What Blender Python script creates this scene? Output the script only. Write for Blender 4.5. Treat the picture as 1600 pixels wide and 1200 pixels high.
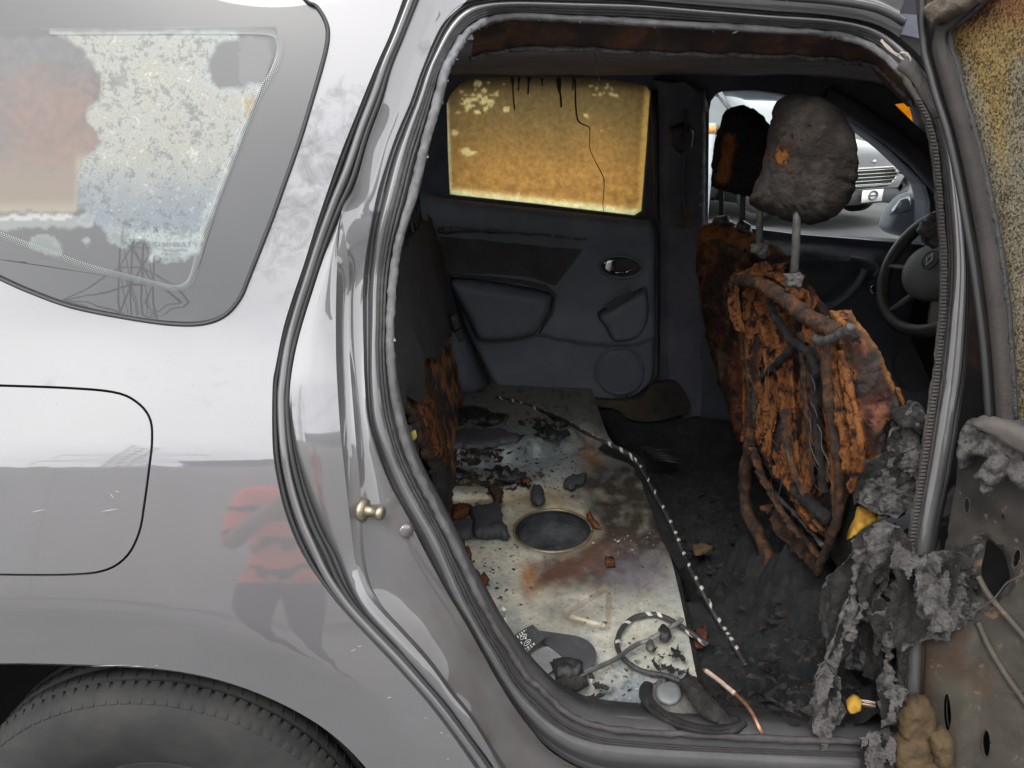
import bpy, bmesh, math, random
from mathutils import Vector, Matrix, noise
from mathutils.geometry import delaunay_2d_cdt

for o in list(bpy.data.objects): bpy.data.objects.remove(o, do_unlink=True)
SC = bpy.context.scene
COL = SC.collection
rnd = random.Random(7)
GROUND = -0.14

# ------------------------------------------------------------------ camera
CAM = Vector((0.0, -0.92, 1.40)); PITCH = math.radians(20.0); F = 1208.0
cd = bpy.data.cameras.new('camera'); cam = bpy.data.objects.new('camera', cd); COL.objects.link(cam)
cam.location = CAM; cam.rotation_euler = (math.radians(90) - PITCH, 0, 0)
cd.sensor_width = 36.0; cd.lens = 36.0 * F / 1600.0; cd.clip_start = 0.02; cd.clip_end = 900.0
SC.camera = cam
# ------------------------------------------------------------------ light
world = bpy.data.worlds.new('World'); SC.world = world; world.use_nodes = True
wn = world.node_tree; wn.nodes.clear()
SUN_EL, SUN_AZ = math.radians(52), math.radians(205)
sky = wn.nodes.new('ShaderNodeTexSky'); sky.sky_type = 'NISHITA'; sky.sun_disc = False
sky.sun_elevation = SUN_EL; sky.sun_rotation = SUN_AZ; sky.air_density = 1.0; sky.dust_density = 1.0; sky.ozone_density = 1.0
hsv = wn.nodes.new('ShaderNodeHueSaturation'); hsv.inputs['Saturation'].default_value = 0.16      # overcast: nearly no blue
cl = wn.nodes.new('ShaderNodeTexNoise'); cl.inputs['Scale'].default_value = 2.2; cl.inputs['Detail'].default_value = 5
tcw = wn.nodes.new('ShaderNodeTexCoord')
crw = wn.nodes.new('ShaderNodeValToRGB'); crw.color_ramp.elements[0].position = .3; crw.color_ramp.elements[1].position = .72
crw.color_ramp.elements[0].color = (.74, .76, .80, 1); crw.color_ramp.elements[1].color = (1.12, 1.12, 1.12, 1)
mulw = wn.nodes.new('ShaderNodeMix'); mulw.data_type = 'RGBA'; mulw.blend_type = 'MULTIPLY'; mulw.inputs[0].default_value = 1
bg = wn.nodes.new('ShaderNodeBackground'); bg.inputs['Strength'].default_value = 0.13
wo = wn.nodes.new('ShaderNodeOutputWorld')
veil = wn.nodes.new('ShaderNodeMix'); veil.data_type = 'RGBA'; veil.inputs[0].default_value = .5; veil.inputs[7].default_value = (5.95, 5.8, 5.5, 1)     # even cloud cover
wn.links.new(sky.outputs[0], hsv.inputs['Color']); wn.links.new(tcw.outputs['Generated'], cl.inputs['Vector'])
wn.links.new(cl.outputs[0], crw.inputs[0]); wn.links.new(hsv.outputs[0], veil.inputs[6]); wn.links.new(veil.outputs[2], mulw.inputs[6]); wn.links.new(crw.outputs[0], mulw.inputs[7])
wn.links.new(mulw.outputs[2], bg.inputs['Color']); wn.links.new(bg.outputs[0], wo.inputs[0])
sd = bpy.data.lights.new('sun', 'SUN'); sd.energy = 0.6; sd.angle = math.radians(25); sd.color = (1, .97, .92)
so = bpy.data.objects.new('sun', sd); COL.objects.link(so)
sv = Vector((math.sin(SUN_AZ) * math.cos(SUN_EL), math.cos(SUN_AZ) * math.cos(SUN_EL), math.sin(SUN_EL)))
so.rotation_euler = (-sv).to_track_quat('-Z', 'Y').to_euler(); so.location = sv * 30
SC.view_settings.view_transform = 'Standard'; SC.view_settings.look = 'None'
SC.view_settings.gamma = 1.0; SC.view_settings.exposure = 2.3; SC.view_settings.use_curve_mapping = False

# ------------------------------------------------------------------ picture -> place
cp, sp = math.cos(PITCH), math.sin(PITCH)
def ray(px, py):
    u = (px - 800) / F; v = (600 - py) / F
    return Vector((u, cp + v * sp, -sp + v * cp))
def at_y(px, py, Y): d = ray(px, py); return CAM + d * ((Y - CAM.y) / d.y)
def at_x(px, py, X): d = ray(px, py); return CAM + d * ((X - CAM.x) / d.x)
def at_z(px, py, Z): d = ray(px, py); return CAM + d * ((Z - CAM.z) / d.z)
def at_plane(px, py, P, N): d = ray(px, py); return CAM + d * ((P - CAM).dot(N) / d.dot(N))
def proj(p):
    q = p - CAM; z = q.y * cp - q.z * sp; y = q.y * sp + q.z * cp
    return 800 + F * q.x / z, 600 - F * y / z
# the near side of the body: its lean (degrees from upright) by height
TILT = [(-.2, 0), (.35, 4), (.45, 8), (.62, 13), (.70, 16), (.74, 17.5), (.80, 19.0), (.86, 19.3), (.912, 20), (.942, 26.5), (1.0, 26.5), (1.06, 25), (1.12, 18), (1.2, 17), (1.57, 18), (1.62, 34), (1.68, 60)]
def tilt(z):
    if z <= TILT[0][0]: return TILT[0][1]
    for (a, ta), (b, tb) in zip(TILT, TILT[1:]):
        if z <= b: return ta + (tb - ta) * (z - a) / (b - a)
    return TILT[-1][1]
_NB = 400; _Z0, _Z1 = -.2, 1.70; _TB = [0.0]
for i in range(_NB): _TB.append(_TB[-1] + math.tan(math.radians(tilt(_Z0 + (i + .5) * (_Z1 - _Z0) / _NB))) * (_Z1 - _Z0) / _NB)
def _tb(z):
    k = max(0, min(_NB - 1e-6, (z - _Z0) / (_Z1 - _Z0) * _NB)); i = int(k); return _TB[i] + (_TB[i + 1] - _TB[i]) * (k - i)
_T0 = _tb(.70)
def Yb(x, z):
    y = _tb(z) - _T0
    if x < -.7: y += .10 * (x + .7) ** 2 if x > -1.4 else .049 - .14 * (x + 1.4)
    return y
def on_body(px, py, off=0.0):
    Y = off
    for _ in range(22):
        p = at_y(px, py, Y); Y = .35 * Y + .65 * (Yb(p.x, p.z) + off)
    return at_y(px, py, Y)

def crv(P, n, closed=False):
    P = [Vector(p) for p in P]; m = len(P); out = []
    def g(i): return P[i % m] if closed else P[max(0, min(m - 1, i))]
    segs = m if closed else m - 1
    cnt = n if closed else n - 1
    for k in range(n):
        t = k * segs / cnt; i = min(int(t), segs - 1); f = t - i
        a, b, c, d = g(i - 1), g(i), g(i + 1), g(i + 2)
        out.append(.5 * ((2 * b) + (c - a) * f + (2 * a - 5 * b + 4 * c - d) * f * f + (3 * b - a - 3 * c + d) * f ** 3))
    return out
def arc(P, n):                      # the same, spaced evenly by length
    Q = crv(P, max(60, 8 * len(P))); L = [0]
    for a, b in zip(Q, Q[1:]): L.append(L[-1] + (b - a).length)
    out = []; j = 0
    for k in range(n):
        s = L[-1] * k / (n - 1)
        while j < len(L) - 2 and L[j + 1] < s: j += 1
        f = (s - L[j]) / max(1e-9, L[j + 1] - L[j]); out.append(Q[j].lerp(Q[j + 1], f))
    return out
def nz(p, s=1.0, o=0.0): return noise.noise(Vector((p[0] * s + o, p[1] * s + o * 1.7, (p[2] if len(p) > 2 else 0) * s - o)))
def fb(p, s=1.0, o=0.0): return nz(p, s, o) + .5 * nz(p, s * 2.1, o + 3) + .25 * nz(p, s * 4.3, o + 7)
def sm(a, b, x):
    t = max(0, min(1, (x - a) / (b - a))); return t * t * (3 - 2 * t)

# ------------------------------------------------------------------ objects
def thing(name, label, cat, loc=(0, 0, 0), group=None):
    o = bpy.data.objects.new(name, None); COL.objects.link(o); o.location = loc
    o['label'] = label; o['category'] = cat; o.empty_display_size = .1
    if group: o['group'] = group
    return o
def tag(o, label, cat, group=None):
    o['label'] = label; o['category'] = cat
    if group: o['group'] = group
    return o
def wloc(o):
    v = Vector((0, 0, 0))
    while o: v += o.location; o = o.parent
    return v
def mk(name, V, Fc, mat, parent=None, smooth=True, col=None, solid=0, soff=-1, label=None, bevel=0, origin=None):
    """verts in world coordinates; the object's origin is put at the lowest middle of its bounds"""
    V = [Vector(v) for v in V]
    xs = [v.x for v in V]; ys = [v.y for v in V]; zs = [v.z for v in V]
    O = Vector(origin) if origin is not None else Vector(((min(xs) + max(xs)) / 2, (min(ys) + max(ys)) / 2, min(zs)))
    me = bpy.data.meshes.new(name); me.from_pydata([v - O for v in V], [], [tuple(f) for f in Fc]); me.validate(); me.update()
    if smooth:
        me.polygons.foreach_set('use_smooth', [True] * len(me.polygons))
    if mat: me.materials.append(mat)
    pa = me.attributes.new('wpos', 'FLOAT_VECTOR', 'POINT')
    for i, v in enumerate(V): pa.data[i].vector = v
    if col is not None:
        ca = me.color_attributes.new('Col', 'FLOAT_COLOR', 'POINT')
        for i, v in enumerate(V):
            c = col(v) if callable(col) else col[i]
            ca.data[i].color = (c[0], c[1], c[2], 1)
    o = bpy.data.objects.new(name, me); COL.objects.link(o)
    if parent is not None: o.parent = parent
    o.location = O - (wloc(parent) if parent is not None else Vector((0, 0, 0)))
    if solid:
        m = o.modifiers.new('thickness', 'SOLIDIFY'); m.thickness = solid; m.offset = soff
        m = o.modifiers.new('crisp_edges', 'EDGE_SPLIT'); m.split_angle = math.radians(42)
    if bevel:
        m = o.modifiers.new('bevel', 'BEVEL'); m.width = bevel; m.segments = 2; m.limit_method = 'ANGLE'; m.angle_limit = math.radians(40)
    if label: o['label'] = label
    return o
def grid_faces(r, c, cr=False, cc=False):
    out = []
    for i in range(r if cr else r - 1):
        for j in range(c if cc else c - 1):
            a = i * c + j; b = i * c + (j + 1) % c; d = ((i + 1) % r) * c + j; e = ((i + 1) % r) * c + (j + 1) % c
            out.append((a, b, e, d))
    return out
def loft(name, rows, mat, parent=None, **k):
    V = [p for r in rows for p in r]; return mk(name, V, grid_faces(len(rows), len(rows[0])), mat, parent, **k)
def tube_vf(P, r, seg=8, nzamp=0, nzs=30, flat=1.0, base=0, up=None):
    P = [Vector(p) for p in P]; n = len(P); V = []; Fc = []
    prev = None
    for i, p in enumerate(P):
        t = (P[min(n - 1, i + 1)] - P[max(0, i - 1)]).normalized()
        if prev is None:
            a = Vector(up) if up else (Vector((0, 0, 1)) if abs(t.z) < .9 else Vector((1, 0, 0)))
        else: a = prev
        s = a - t * a.dot(t)
        s = s.normalized() if s.length > 1e-6 else t.orthogonal().normalized(); prev = s
        b = t.cross(s); rr = r(i / (n - 1)) if callable(r) else (r[i] if isinstance(r, (list, tuple)) else r)
        for k in range(seg):
            an = 2 * math.pi * k / seg; dv = s * math.cos(an) * flat + b * math.sin(an)
            q = p + dv * rr
            if nzamp: q += dv * nzamp * fb(q, nzs)
            V.append(q)
    for i in range(n - 1):
        for k in range(seg):
            a = base + i * seg + k; b_ = base + i * seg + (k + 1) % seg
            Fc.append((a, b_, b_ + seg, a + seg))
    V.append(P[0]); V.append(P[-1]); c0, c1 = base + len(V) - 2, base + len(V) - 1
    for k in range(seg):
        Fc.append((base + (k + 1) % seg, base + k, c0)); Fc.append((base + (n - 1) * seg + k, base + (n - 1) * seg + (k + 1) % seg, c1))
    return V, Fc
def tube(name, P, r, mat, parent=None, seg=8, nzamp=0, nzs=30, flat=1.0, up=None, **k):
    V, Fc = tube_vf(P, r, seg, nzamp, nzs, flat, 0, up); return mk(name, V, Fc, mat, parent, **k)
class MB:
    def __init__(s): s.V = []; s.F = []
    def add(s, V, Fc):
        b = len(s.V); s.V += [Vector(v) for v in V]; s.F += [tuple(i + b for i in f) for f in Fc]; return s
    def tube(s, P, r, seg=6, **k): V, Fc = tube_vf(P, r, seg, **k); return s.add(V, Fc)
    def box(s, c, d, R=None):
        c = Vector(c); V = []
        for x in (-1, 1):
            for y in (-1, 1):
                for z in (-1, 1):
                    v = Vector((x * d[0] / 2, y * d[1] / 2, z * d[2] / 2)); V.append(c + (R @ v if R else v))
        return s.add(V, [(0, 1, 3, 2), (4, 6, 7, 5), (0, 4, 5, 1), (2, 3, 7, 6), (0, 2, 6, 4), (1, 5, 7, 3)])
    def prism(s, poly, e):
        n = len(poly); V = [Vector(p) for p in poly] + [Vector(p) + Vector(e) for p in poly]
        return s.add(V, [tuple(range(n - 1, -1, -1)), tuple(range(n, 2 * n))] + [(i, (i + 1) % n, n + (i + 1) % n, n + i) for i in range(n)])
    def lathe(s, prof, c, ax, seg=24):
        c = Vector(c); ax = Vector(ax).normalized(); u = ax.orthogonal().normalized(); w = ax.cross(u); V = []; n = len(prof)
        for k in range(seg):
            a = 2 * math.pi * k / seg
            for (r, h) in prof: V.append(c + ax * h + (u * math.cos(a) + w * math.sin(a)) * r)
        Fc = []
        for k in range(seg):
            for i in range(n - 1): Fc.append((k * n + i, ((k + 1) % seg) * n + i, ((k + 1) % seg) * n + i + 1, k * n + i + 1))
        return s.add(V, Fc)
    def build(s, name, mat, parent=None, **k): return mk(name, s.V, s.F, mat, parent, **k)
def inside(p, poly):
    x, y = p[0], p[1]; r = False; j = len(poly) - 1
    for i in range(len(poly)):
        xi, yi = poly[i][0], poly[i][1]; xj, yj = poly[j][0], poly[j][1]
        if (yi > y) != (yj > y) and x < (xj - xi) * (y - yi) / (yj - yi) + xi: r = not r
        j = i
    return r
def edist(p, poly):
    best = 1e9; n = len(poly); x, y = p[0], p[1]
    for i in range(n):
        ax, ay = poly[i][0], poly[i][1]; bx, by = poly[(i + 1) % n][0], poly[(i + 1) % n][1]
        dx, dy = bx - ax, by - ay; L = dx * dx + dy * dy
        t = 0 if L == 0 else max(0, min(1, ((x - ax) * dx + (y - ay) * dy) / L))
        d = (x - ax - t * dx) ** 2 + (y - ay - t * dy) ** 2
        if d < best: best = d
    return math.sqrt(best)
def fill(outer, holes=(), step=10, jit=.15, extra=()):
    pts = []; edges = []
    for loop in [outer] + list(holes):
        b = len(pts); n = len(loop); pts += [Vector((p[0], p[1])) for p in loop]; edges += [(b + i, b + (i + 1) % n) for i in range(n)]
    xs = [p[0] for p in outer]; ys = [p[1] for p in outer]; r = random.Random(3)
    y = min(ys) + step * .5; row = 0
    while y < max(ys):
        x = min(xs) + step * (.5 if row % 2 else .25)
        while x < max(xs):
            q = (x + r.uniform(-jit, jit) * step, y + r.uniform(-jit, jit) * step)
            if inside(q, outer) and edist(q, outer) > step * .35 and not any(inside(q, h) or edist(q, h) < step * .35 for h in holes): pts.append(Vector(q))
            x += step
        y += step * .9; row += 1
    pts += [Vector(q) for q in extra]
    V, E, T, _, _, _ = delaunay_2d_cdt(pts, edges, [], 0, 1e-7)
    out = []
    for f in T:
        c = sum((V[i] for i in f), Vector((0, 0))) / len(f)
        if inside(c, outer) and not any(inside(c, h) for h in holes): out.append(tuple(f))
    return [tuple(v) for v in V], out
def orient(V, Fc, d):
    """make faces look towards direction d"""
    out = []
    for f in Fc:
        n = (Vector(V[f[1]]) - Vector(V[f[0]])).cross(Vector(V[f[2]]) - Vector(V[f[0]]))
        out.append(f if n.dot(d) >= 0 else tuple(reversed(f)))
    return out
def plane_map(mode, val):
    if mode == 'Y': return lambda a, b: at_y(a, b, val)
    if mode == 'X': return lambda a, b: at_x(a, b, val)
    if mode == 'Z': return lambda a, b: at_z(a, b, val)
    if mode == 'B': return lambda a, b: on_body(a, b, val)
    if mode == 'P': return lambda a, b: at_plane(a, b, val[0], val[1])
NRM = {'Y': Vector((0, -1, 0)), 'X': Vector((-1, 0, 0)), 'Z': Vector((0, 0, 1)), 'B': Vector((0, -1, 0))}
def sheet(name, outline, mode, val, mat, parent=None, step=8, holes=(), solid=.002, amp=0, ns=20, disp=None, smooth_outline=0, soff=-1, nrm=None, **k):
    """a panel traced as an outline, laid on a real surface, with its own thickness"""
    if smooth_outline: outline = [tuple(p) for p in crv([Vector((p[0], p[1], 0)) for p in outline], smooth_outline, True)]
    P2, T = fill(outline, holes, step); m = plane_map(mode, val); N = nrm or (val[1] if mode == 'P' else NRM[mode]); V = []
    for p in P2:
        q = m(p[0], p[1])
        if amp: q = q + N * amp * fb(q, ns)
        if disp: q = q + N * disp(p[0], p[1])
        V.append(q)
    return mk(name, V, orient(V, T, N), mat, parent, solid=solid, soff=soff, **k)
def torn(name, outline, mode, val, mat, parent=None, step=4, thr=.25, hs=38, amp=.008, ns=30, aniso=1.0, thick=.0016, lift=0, nrm=None, seed=0, rag=5, curl=0, **k):
    """a thin flaking layer: a buckled sheet with ragged holes burnt through it"""
    o2 = []
    for i, p in enumerate(outline):
        q = outline[(i + 1) % len(outline)]; m_ = max(1, int(math.hypot(q[0] - p[0], q[1] - p[1]) / (step * 1.6)))
        for j in range(m_):
            a = (p[0] + (q[0] - p[0]) * j / m_, p[1] + (q[1] - p[1]) * j / m_); o2.append((a[0] + rag * nz((a[0] * .13, a[1] * .13, seed)), a[1] + rag * nz((a[0] * .13, a[1] * .13, seed + 9))))
    P2, T = fill(o2, (), step, .35); m = plane_map(mode, val); N = nrm or (val[1] if mode == 'P' else NRM[mode]); V = []; H = []
    for p in P2:
        q = m(p[0], p[1]); s_ = Vector((q.x, q.y, q.z * aniso)); r = 1 - abs(fb(s_, ns * .8, seed)) * 1.6
        h = fb(s_, hs, seed + 2.5); H.append(h)
        V.append(q + N * (lift + amp * (fb(s_, ns, seed + 1) + .6 * r) + curl * max(0, h - thr + .25)))
    T = [f for f in T if sum(H[i] for i in f) / len(f) < thr]
    if not T: return None
    used = sorted({i for f in T for i in f}); ix = {u: n for n, u in enumerate(used)}; V = [V[u] for u in used]; T = [tuple(ix[i] for i in f) for f in T]
    o = mk(name, V, orient(V, T, N), mat, parent, solid=thick, **k); o['kind'] = 'stuff'; return o
def inflate(name, outline, mode, val, mat, parent=None, step=8, front=.03, back=.02, R=25, amp=.003, ns=25, smooth_outline=0, nrm=None, rag=0, fine=0, crack=0, **k):
    """a solid lump with the traced outline, swelling to both sides"""
    if smooth_outline: outline = [tuple(p) for p in crv([Vector((p[0], p[1], 0)) for p in outline], smooth_outline, True)]
    if rag:
        o2 = []
        for i, p in enumerate(outline):
            q = outline[(i + 1) % len(outline)]; m_ = max(1, int(math.hypot(q[0] - p[0], q[1] - p[1]) / max(3, step)))
            for j in range(m_):
                a = (p[0] + (q[0] - p[0]) * j / m_, p[1] + (q[1] - p[1]) * j / m_); o2.append((a[0] + rag * fb((a[0] * .11, a[1] * .11, .2)), a[1] + rag * fb((a[0] * .11, a[1] * .11, 9.3))))
        outline = o2
    P2, T = fill(outline, (), step); m = plane_map(mode, val); N = nrm or (val[1] if mode == 'P' else NRM[mode]); n = len(P2); V = []; W = []; idx = {}
    for i, p in enumerate(P2):
        d = edist(p, outline); e = min(1, d / R); h = math.sqrt(max(0, 1 - (1 - e) ** 2)); q = m(p[0], p[1])
        nn = amp * fb(q, ns) * (.25 + .75 * e) + (fine * nz(q, ns * 7) if fine else 0) - (crack * (sm(.10, .0, abs(fb(Vector((q.x, q.y, q.z * .6)), 17, 4))) + .6 * sm(.12, 0, abs(fb(q, 48, 8)))) if crack else 0)
        V.append(q + N * (front * h + nn))
        if d < .05: idx[i] = i
        else: idx[i] = n + len(W); W.append(q - N * (back * h - nn))
    A = orient(V, T, N); B = [tuple(idx[i] for i in reversed(f)) for f in A if not all(i == idx[i] for i in f)]
    return mk(name, V + W, A + B, mat, parent, **k)
# ------------------------------------------------------------------ materials (all node based)
# albedo factor per surface, tuned to balance inside and outside at this exposure
DIM = {'tyre_rubber': .48, 'orange_rust': .5, 'dark_rust': .55, 'red_rust': .5, 'flaking_rust': .68, 'grey_ash': .55, 'dark_ash': .62, 'burnt_headrest': .68, 'scorched_door_metal': .5, 'seal_rubber': .6, 'scorched_frame': .45, 'yellow_foam': .6, 'tan_foam': .6,
       'yard_concrete': .6, 'added_ground_grey': 1.8, 'smoke_stained_glass': .98, 'dull_steel': .38, 'ashy_grey_plastic': .6, 'charred_carpet': .55, 'rusty_header': .8, 'render_grey': 1.5, 'ceramic_dots': .6, 'blister': .6, 'parked_car_paint': .3, 'burnt_surface': .7, 'brown_grey_rubber': .6,
       'brown_grey_ledge': .6, 'tan_char': .6, 'pale_wire': .6, 'ashy_loom': .6, 'olive_grey_plastic': .6, 'olive_trim': .6, 'scorched_steel': 1.0, 'pale_tape': .7, 'bare_copper': .7, 'white_print': .7, 'black_rubber': .6, 'rust_flake': .6, 'charcoal_block': .8, 'grey_melt': .9, 'belt_webbing': .9, 'grey_cap': .7, 'sooty_sheet': .7, 'charred_cover': .45, 'grey_moulding': .7, 'oxidised_zinc': .65, 'chrome': .7, 'sooty_wheel_leather': .7, 'charred_plastic': .9}
def _new(name):
    m = bpy.data.materials.new(name); m.use_nodes = True; nt = m.node_tree; b = nt.nodes['Principled BSDF']; return m, nt, b
def _noise(nt, scale, detail=6, rough=.6, dist=0, vec=None):
    n = nt.nodes.new('ShaderNodeTexNoise'); n.inputs['Scale'].default_value = scale; n.inputs['Detail'].default_value = detail
    n.inputs['Roughness'].default_value = rough; n.inputs['Distortion'].default_value = dist
    if vec: nt.links.new(vec, n.inputs['Vector'])
    return n
def _pos(nt):
    a = nt.nodes.new('ShaderNodeAttribute'); a.attribute_name = 'wpos'; return a.outputs['Vector']
def _ramp(nt, stops, src):
    r = nt.nodes.new('ShaderNodeValToRGB'); e = r.color_ramp.elements
    while len(e) < len(stops): e.new(.5)
    for el, (p, c) in zip(e, stops): el.position = p; el.color = (*c, 1) if len(c) == 3 else c
    nt.links.new(src, r.inputs[0]); return r.outputs[0]
def _mix(nt, a, b, fac, mode='MIX'):
    m = nt.nodes.new('ShaderNodeMix'); m.data_type = 'RGBA'; m.blend_type = mode
    for s, v in ((0, fac), (6, a), (7, b)):
        if isinstance(v, (int, float)): m.inputs[s].default_value = v
        elif isinstance(v, tuple): m.inputs[s].default_value = (*v, 1)
        else: nt.links.new(v, m.inputs[s])
    return m.outputs[2]
def _math(nt, op, a, b=0.0, clamp=False):
    m = nt.nodes.new('ShaderNodeMath'); m.operation = op; m.use_clamp = clamp
    for s, v in ((0, a), (1, b)):
        if isinstance(v, (int, float)): m.inputs[s].default_value = v
        else: nt.links.new(v, m.inputs[s])
    return m.outputs[0]
def _bump(nt, b, src, strength, dist=.004):
    u = nt.nodes.new('ShaderNodeBump'); u.inputs['Strength'].default_value = strength; u.inputs['Distance'].default_value = dist
    nt.links.new(src, u.inputs['Height']); nt.links.new(u.outputs[0], b.inputs['Normal']); return u
def mat_ramp(name, stops, scale=20, detail=7, rough=.8, metal=0, bump=.4, bscale=None, bdist=.004, dist=.3, coat=0, spec=.4, rvar=0, gen=False):
    m, nt, b = _new(name); pos = _pos(nt)
    n = _noise(nt, scale, detail, .65, dist, pos); kd = DIM.get(name, 1.0); stops = [(p_, tuple(q_ * kd for q_ in c_)) for p_, c_ in stops]
    nt.links.new(_ramp(nt, stops, n.outputs[0]), b.inputs['Base Color'])
    b.inputs['Roughness'].default_value = rough; b.inputs['Metallic'].default_value = metal; b.inputs['Specular IOR Level'].default_value = spec
    b.inputs['Coat Weight'].default_value = coat
    n2 = _noise(nt, bscale or scale * 4, 8, .7, .2, pos)
    if bump: _bump(nt, b, n2.outputs[0], bump, bdist)
    if rvar: nt.links.new(_math(nt, 'ADD', _math(nt, 'MULTIPLY', n2.outputs[0], rvar), rough - rvar * .5), b.inputs['Roughness'])
    return m
def mat_plain(name, c, rough=.5, metal=0, coat=0, spec=.5, bump=0, bscale=200, var=.15):
    return mat_ramp(name, [(.3, tuple(x * (1 - var) for x in c)), (.7, tuple(min(1, x * (1 + var)) for x in c))], scale=14, rough=rough, metal=metal, bump=bump, bscale=bscale, coat=coat, spec=spec, bdist=.001)
def mat_vcol(name, var=.5, scale=25, rough=.75, bump=.4, bscale=120, speck=.0, speck_c=(.01, .01, .01), sscale=90, spec=.35, metal=0, bdist=.003, rvar=.2, coat=0):
    m, nt, b = _new(name); pos = _pos(nt); a = nt.nodes.new('ShaderNodeAttribute'); a.attribute_name = 'Col'
    n = _noise(nt, scale, 8, .68, .4, pos)
    kd = DIM.get(name, 1.0); v = _ramp(nt, [(.25, ((1 - var) * kd,) * 3), (.75, ((1 + var) * kd,) * 3)], n.outputs[0])
    c = _mix(nt, a.outputs['Color'], v, 1.0, 'MULTIPLY')
    if speck:
        s = _noise(nt, sscale, 4, .6, .2, pos); f = _ramp(nt, [(1 - speck - .04, (0, 0, 0)), (1 - speck, (1, 1, 1))], s.outputs[0]); c = _mix(nt, c, speck_c, f)
    nt.links.new(c, b.inputs['Base Color']); b.inputs['Specular IOR Level'].default_value = spec; b.inputs['Metallic'].default_value = metal
    b.inputs['Coat Weight'].default_value = coat
    n2 = _noise(nt, bscale, 8, .7, .2, pos)
    if bump: _bump(nt, b, n2.outputs[0], bump, bdist)
    nt.links.new(_math(nt, 'ADD', _math(nt, 'MULTIPLY', n2.outputs[0], rvar), rough - rvar * .5), b.inputs['Roughness'])
    return m
def mat_paint(name, base=(.108, .106, .112), coat=1.0):
    """silver car paint; attribute Col.r = soot, Col.g = rust-brown grime"""
    m, nt, b = _new(name); pos = _pos(nt); a = nt.nodes.new('ShaderNodeAttribute'); a.attribute_name = 'Col'
    sep = nt.nodes.new('ShaderNodeSeparateColor'); nt.links.new(a.outputs['Color'], sep.inputs[0])
    n = _noise(nt, 22, 9, .72, .8, pos); n2 = _noise(nt, 9, 6, .6, .3, pos); fl = _noise(nt, 1400, 2, .5, 0, pos); sc = _noise(nt, 60, 4, .7, 2.5, pos)
    # soot: where attribute + noise passes a threshold
    s = _math(nt, 'ADD', sep.outputs[0], _math(nt, 'MULTIPLY', _math(nt, 'SUBTRACT', n.outputs[0], .5), 1.3))
    s = _ramp(nt, [(.40, (0, 0, 0)), (.95, (1, 1, 1))], s)
    s = _math(nt, 'MULTIPLY', s, _math(nt, 'MULTIPLY', sep.outputs[0], 1.6, True), True)
    g = _math(nt, 'MULTIPLY', sep.outputs[1], _ramp(nt, [(.3, (0, 0, 0)), (.62, (1, 1, 1))], n2.outputs[0]), True)
    c0 = _mix(nt, base, tuple(x * 1.12 for x in base), fl.outputs[0])
    c1 = _mix(nt, c0, (.065, .048, .035), g)
    fm = _math(nt, 'MULTIPLY', sep.outputs[2], _math(nt, 'ADD', _math(nt, 'MULTIPLY', n2.outputs[0], .5), .72), True)      # even darkening film
    c1 = _mix(nt, c1, (.040, .039, .041), fm)
    b.inputs['Specular IOR Level'].default_value = .1
    spk = _noise(nt, 190, 3, .6, .3, pos); c1 = _mix(nt, c1, (.07, .065, .06), _math(nt, 'MULTIPLY', _ramp(nt, [(.69, (0, 0, 0)), (.73, (1, 1, 1))], spk.outputs[0]), .7))      # settled ash specks
    dus = _noise(nt, 5, 8, .7, .6, pos); c1 = _mix(nt, c1, (.11, .107, .10), _math(nt, 'MULTIPLY', _ramp(nt, [(.42, (0, 0, 0)), (.75, (1, 1, 1))], dus.outputs[0]), .30))
    c2 = _mix(nt, c1, (.020, .019, .020), s)
    nt.links.new(c2, b.inputs['Base Color'])
    d = _math(nt, 'MAXIMUM', _math(nt, 'MAXIMUM', s, g), _math(nt, 'MULTIPLY', fm, .85))
    nt.links.new(_math(nt, 'MULTIPLY', _math(nt, 'SUBTRACT', 1.0, d), .5), b.inputs['Metallic'])
    nt.links.new(_math(nt, 'ADD', _math(nt, 'MULTIPLY', d, .26), .45), b.inputs['Roughness'])
    dust = _ramp(nt, [(.35, (.0,) * 3), (.85, (.035,) * 3)], n2.outputs[0]); b.inputs['Coat IOR'].default_value = 1.85
    nt.links.new(_math(nt, 'MULTIPLY', _math(nt, 'SUBTRACT', 1.0, d), coat), b.inputs['Coat Weight'])
    nt.links.new(_math(nt, 'ADD', dust, .02), b.inputs['Coat Roughness'])
    _bump(nt, b, sc.outputs[0], .004, .001)
    return m
PAINT = mat_paint('silver_paint')
RUBBER = mat_plain('black_rubber', (.018, .018, .02), rough=.55, bump=.2, bscale=300)
SEALC = mat_vcol('seal_rubber', var=.35, scale=60, rough=.7, bump=.5, bscale=160, bdist=.004)
TYRE = mat_ramp('tyre_rubber', [(.35, (.022, .022, .023)), (.7, (.05, .049, .047))], scale=12, rough=.78, bump=.3, bscale=180, bdist=.002)
DARK = mat_plain('dark_gap', (.006, .006, .006), rough=.9)
SOOT = mat_ramp('soot_black', [(.3, (.06, .066, .082)), (.6, (.09, .096, .115)), (.8, (.135, .132, .14))], scale=10, rough=.92, bump=.5, bscale=70, spec=.15)
LINING = mat_ramp('burnt_roof_lining', [(.3, (.15, .138, .15)), (.55, (.20, .185, .198)), (.72, (.25, .215, .21))], scale=9, rough=.95, bump=.6, bscale=110, spec=.1)
TRIM = mat_ramp('sooty_grey_plastic', [(.3, (.080, .092, .108)), (.55, (.112, .126, .146)), (.75, (.145, .157, .175))], scale=5, rough=.58, bump=.12, bscale=420, bdist=.001, spec=.35, rvar=.15)
TRIM2 = mat_ramp('sooty_black_cloth', [(.3, (.045, .043, .047)), (.7, (.075, .070, .073))], scale=10, rough=.95, bump=.3, bscale=500, spec=.1)
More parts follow.
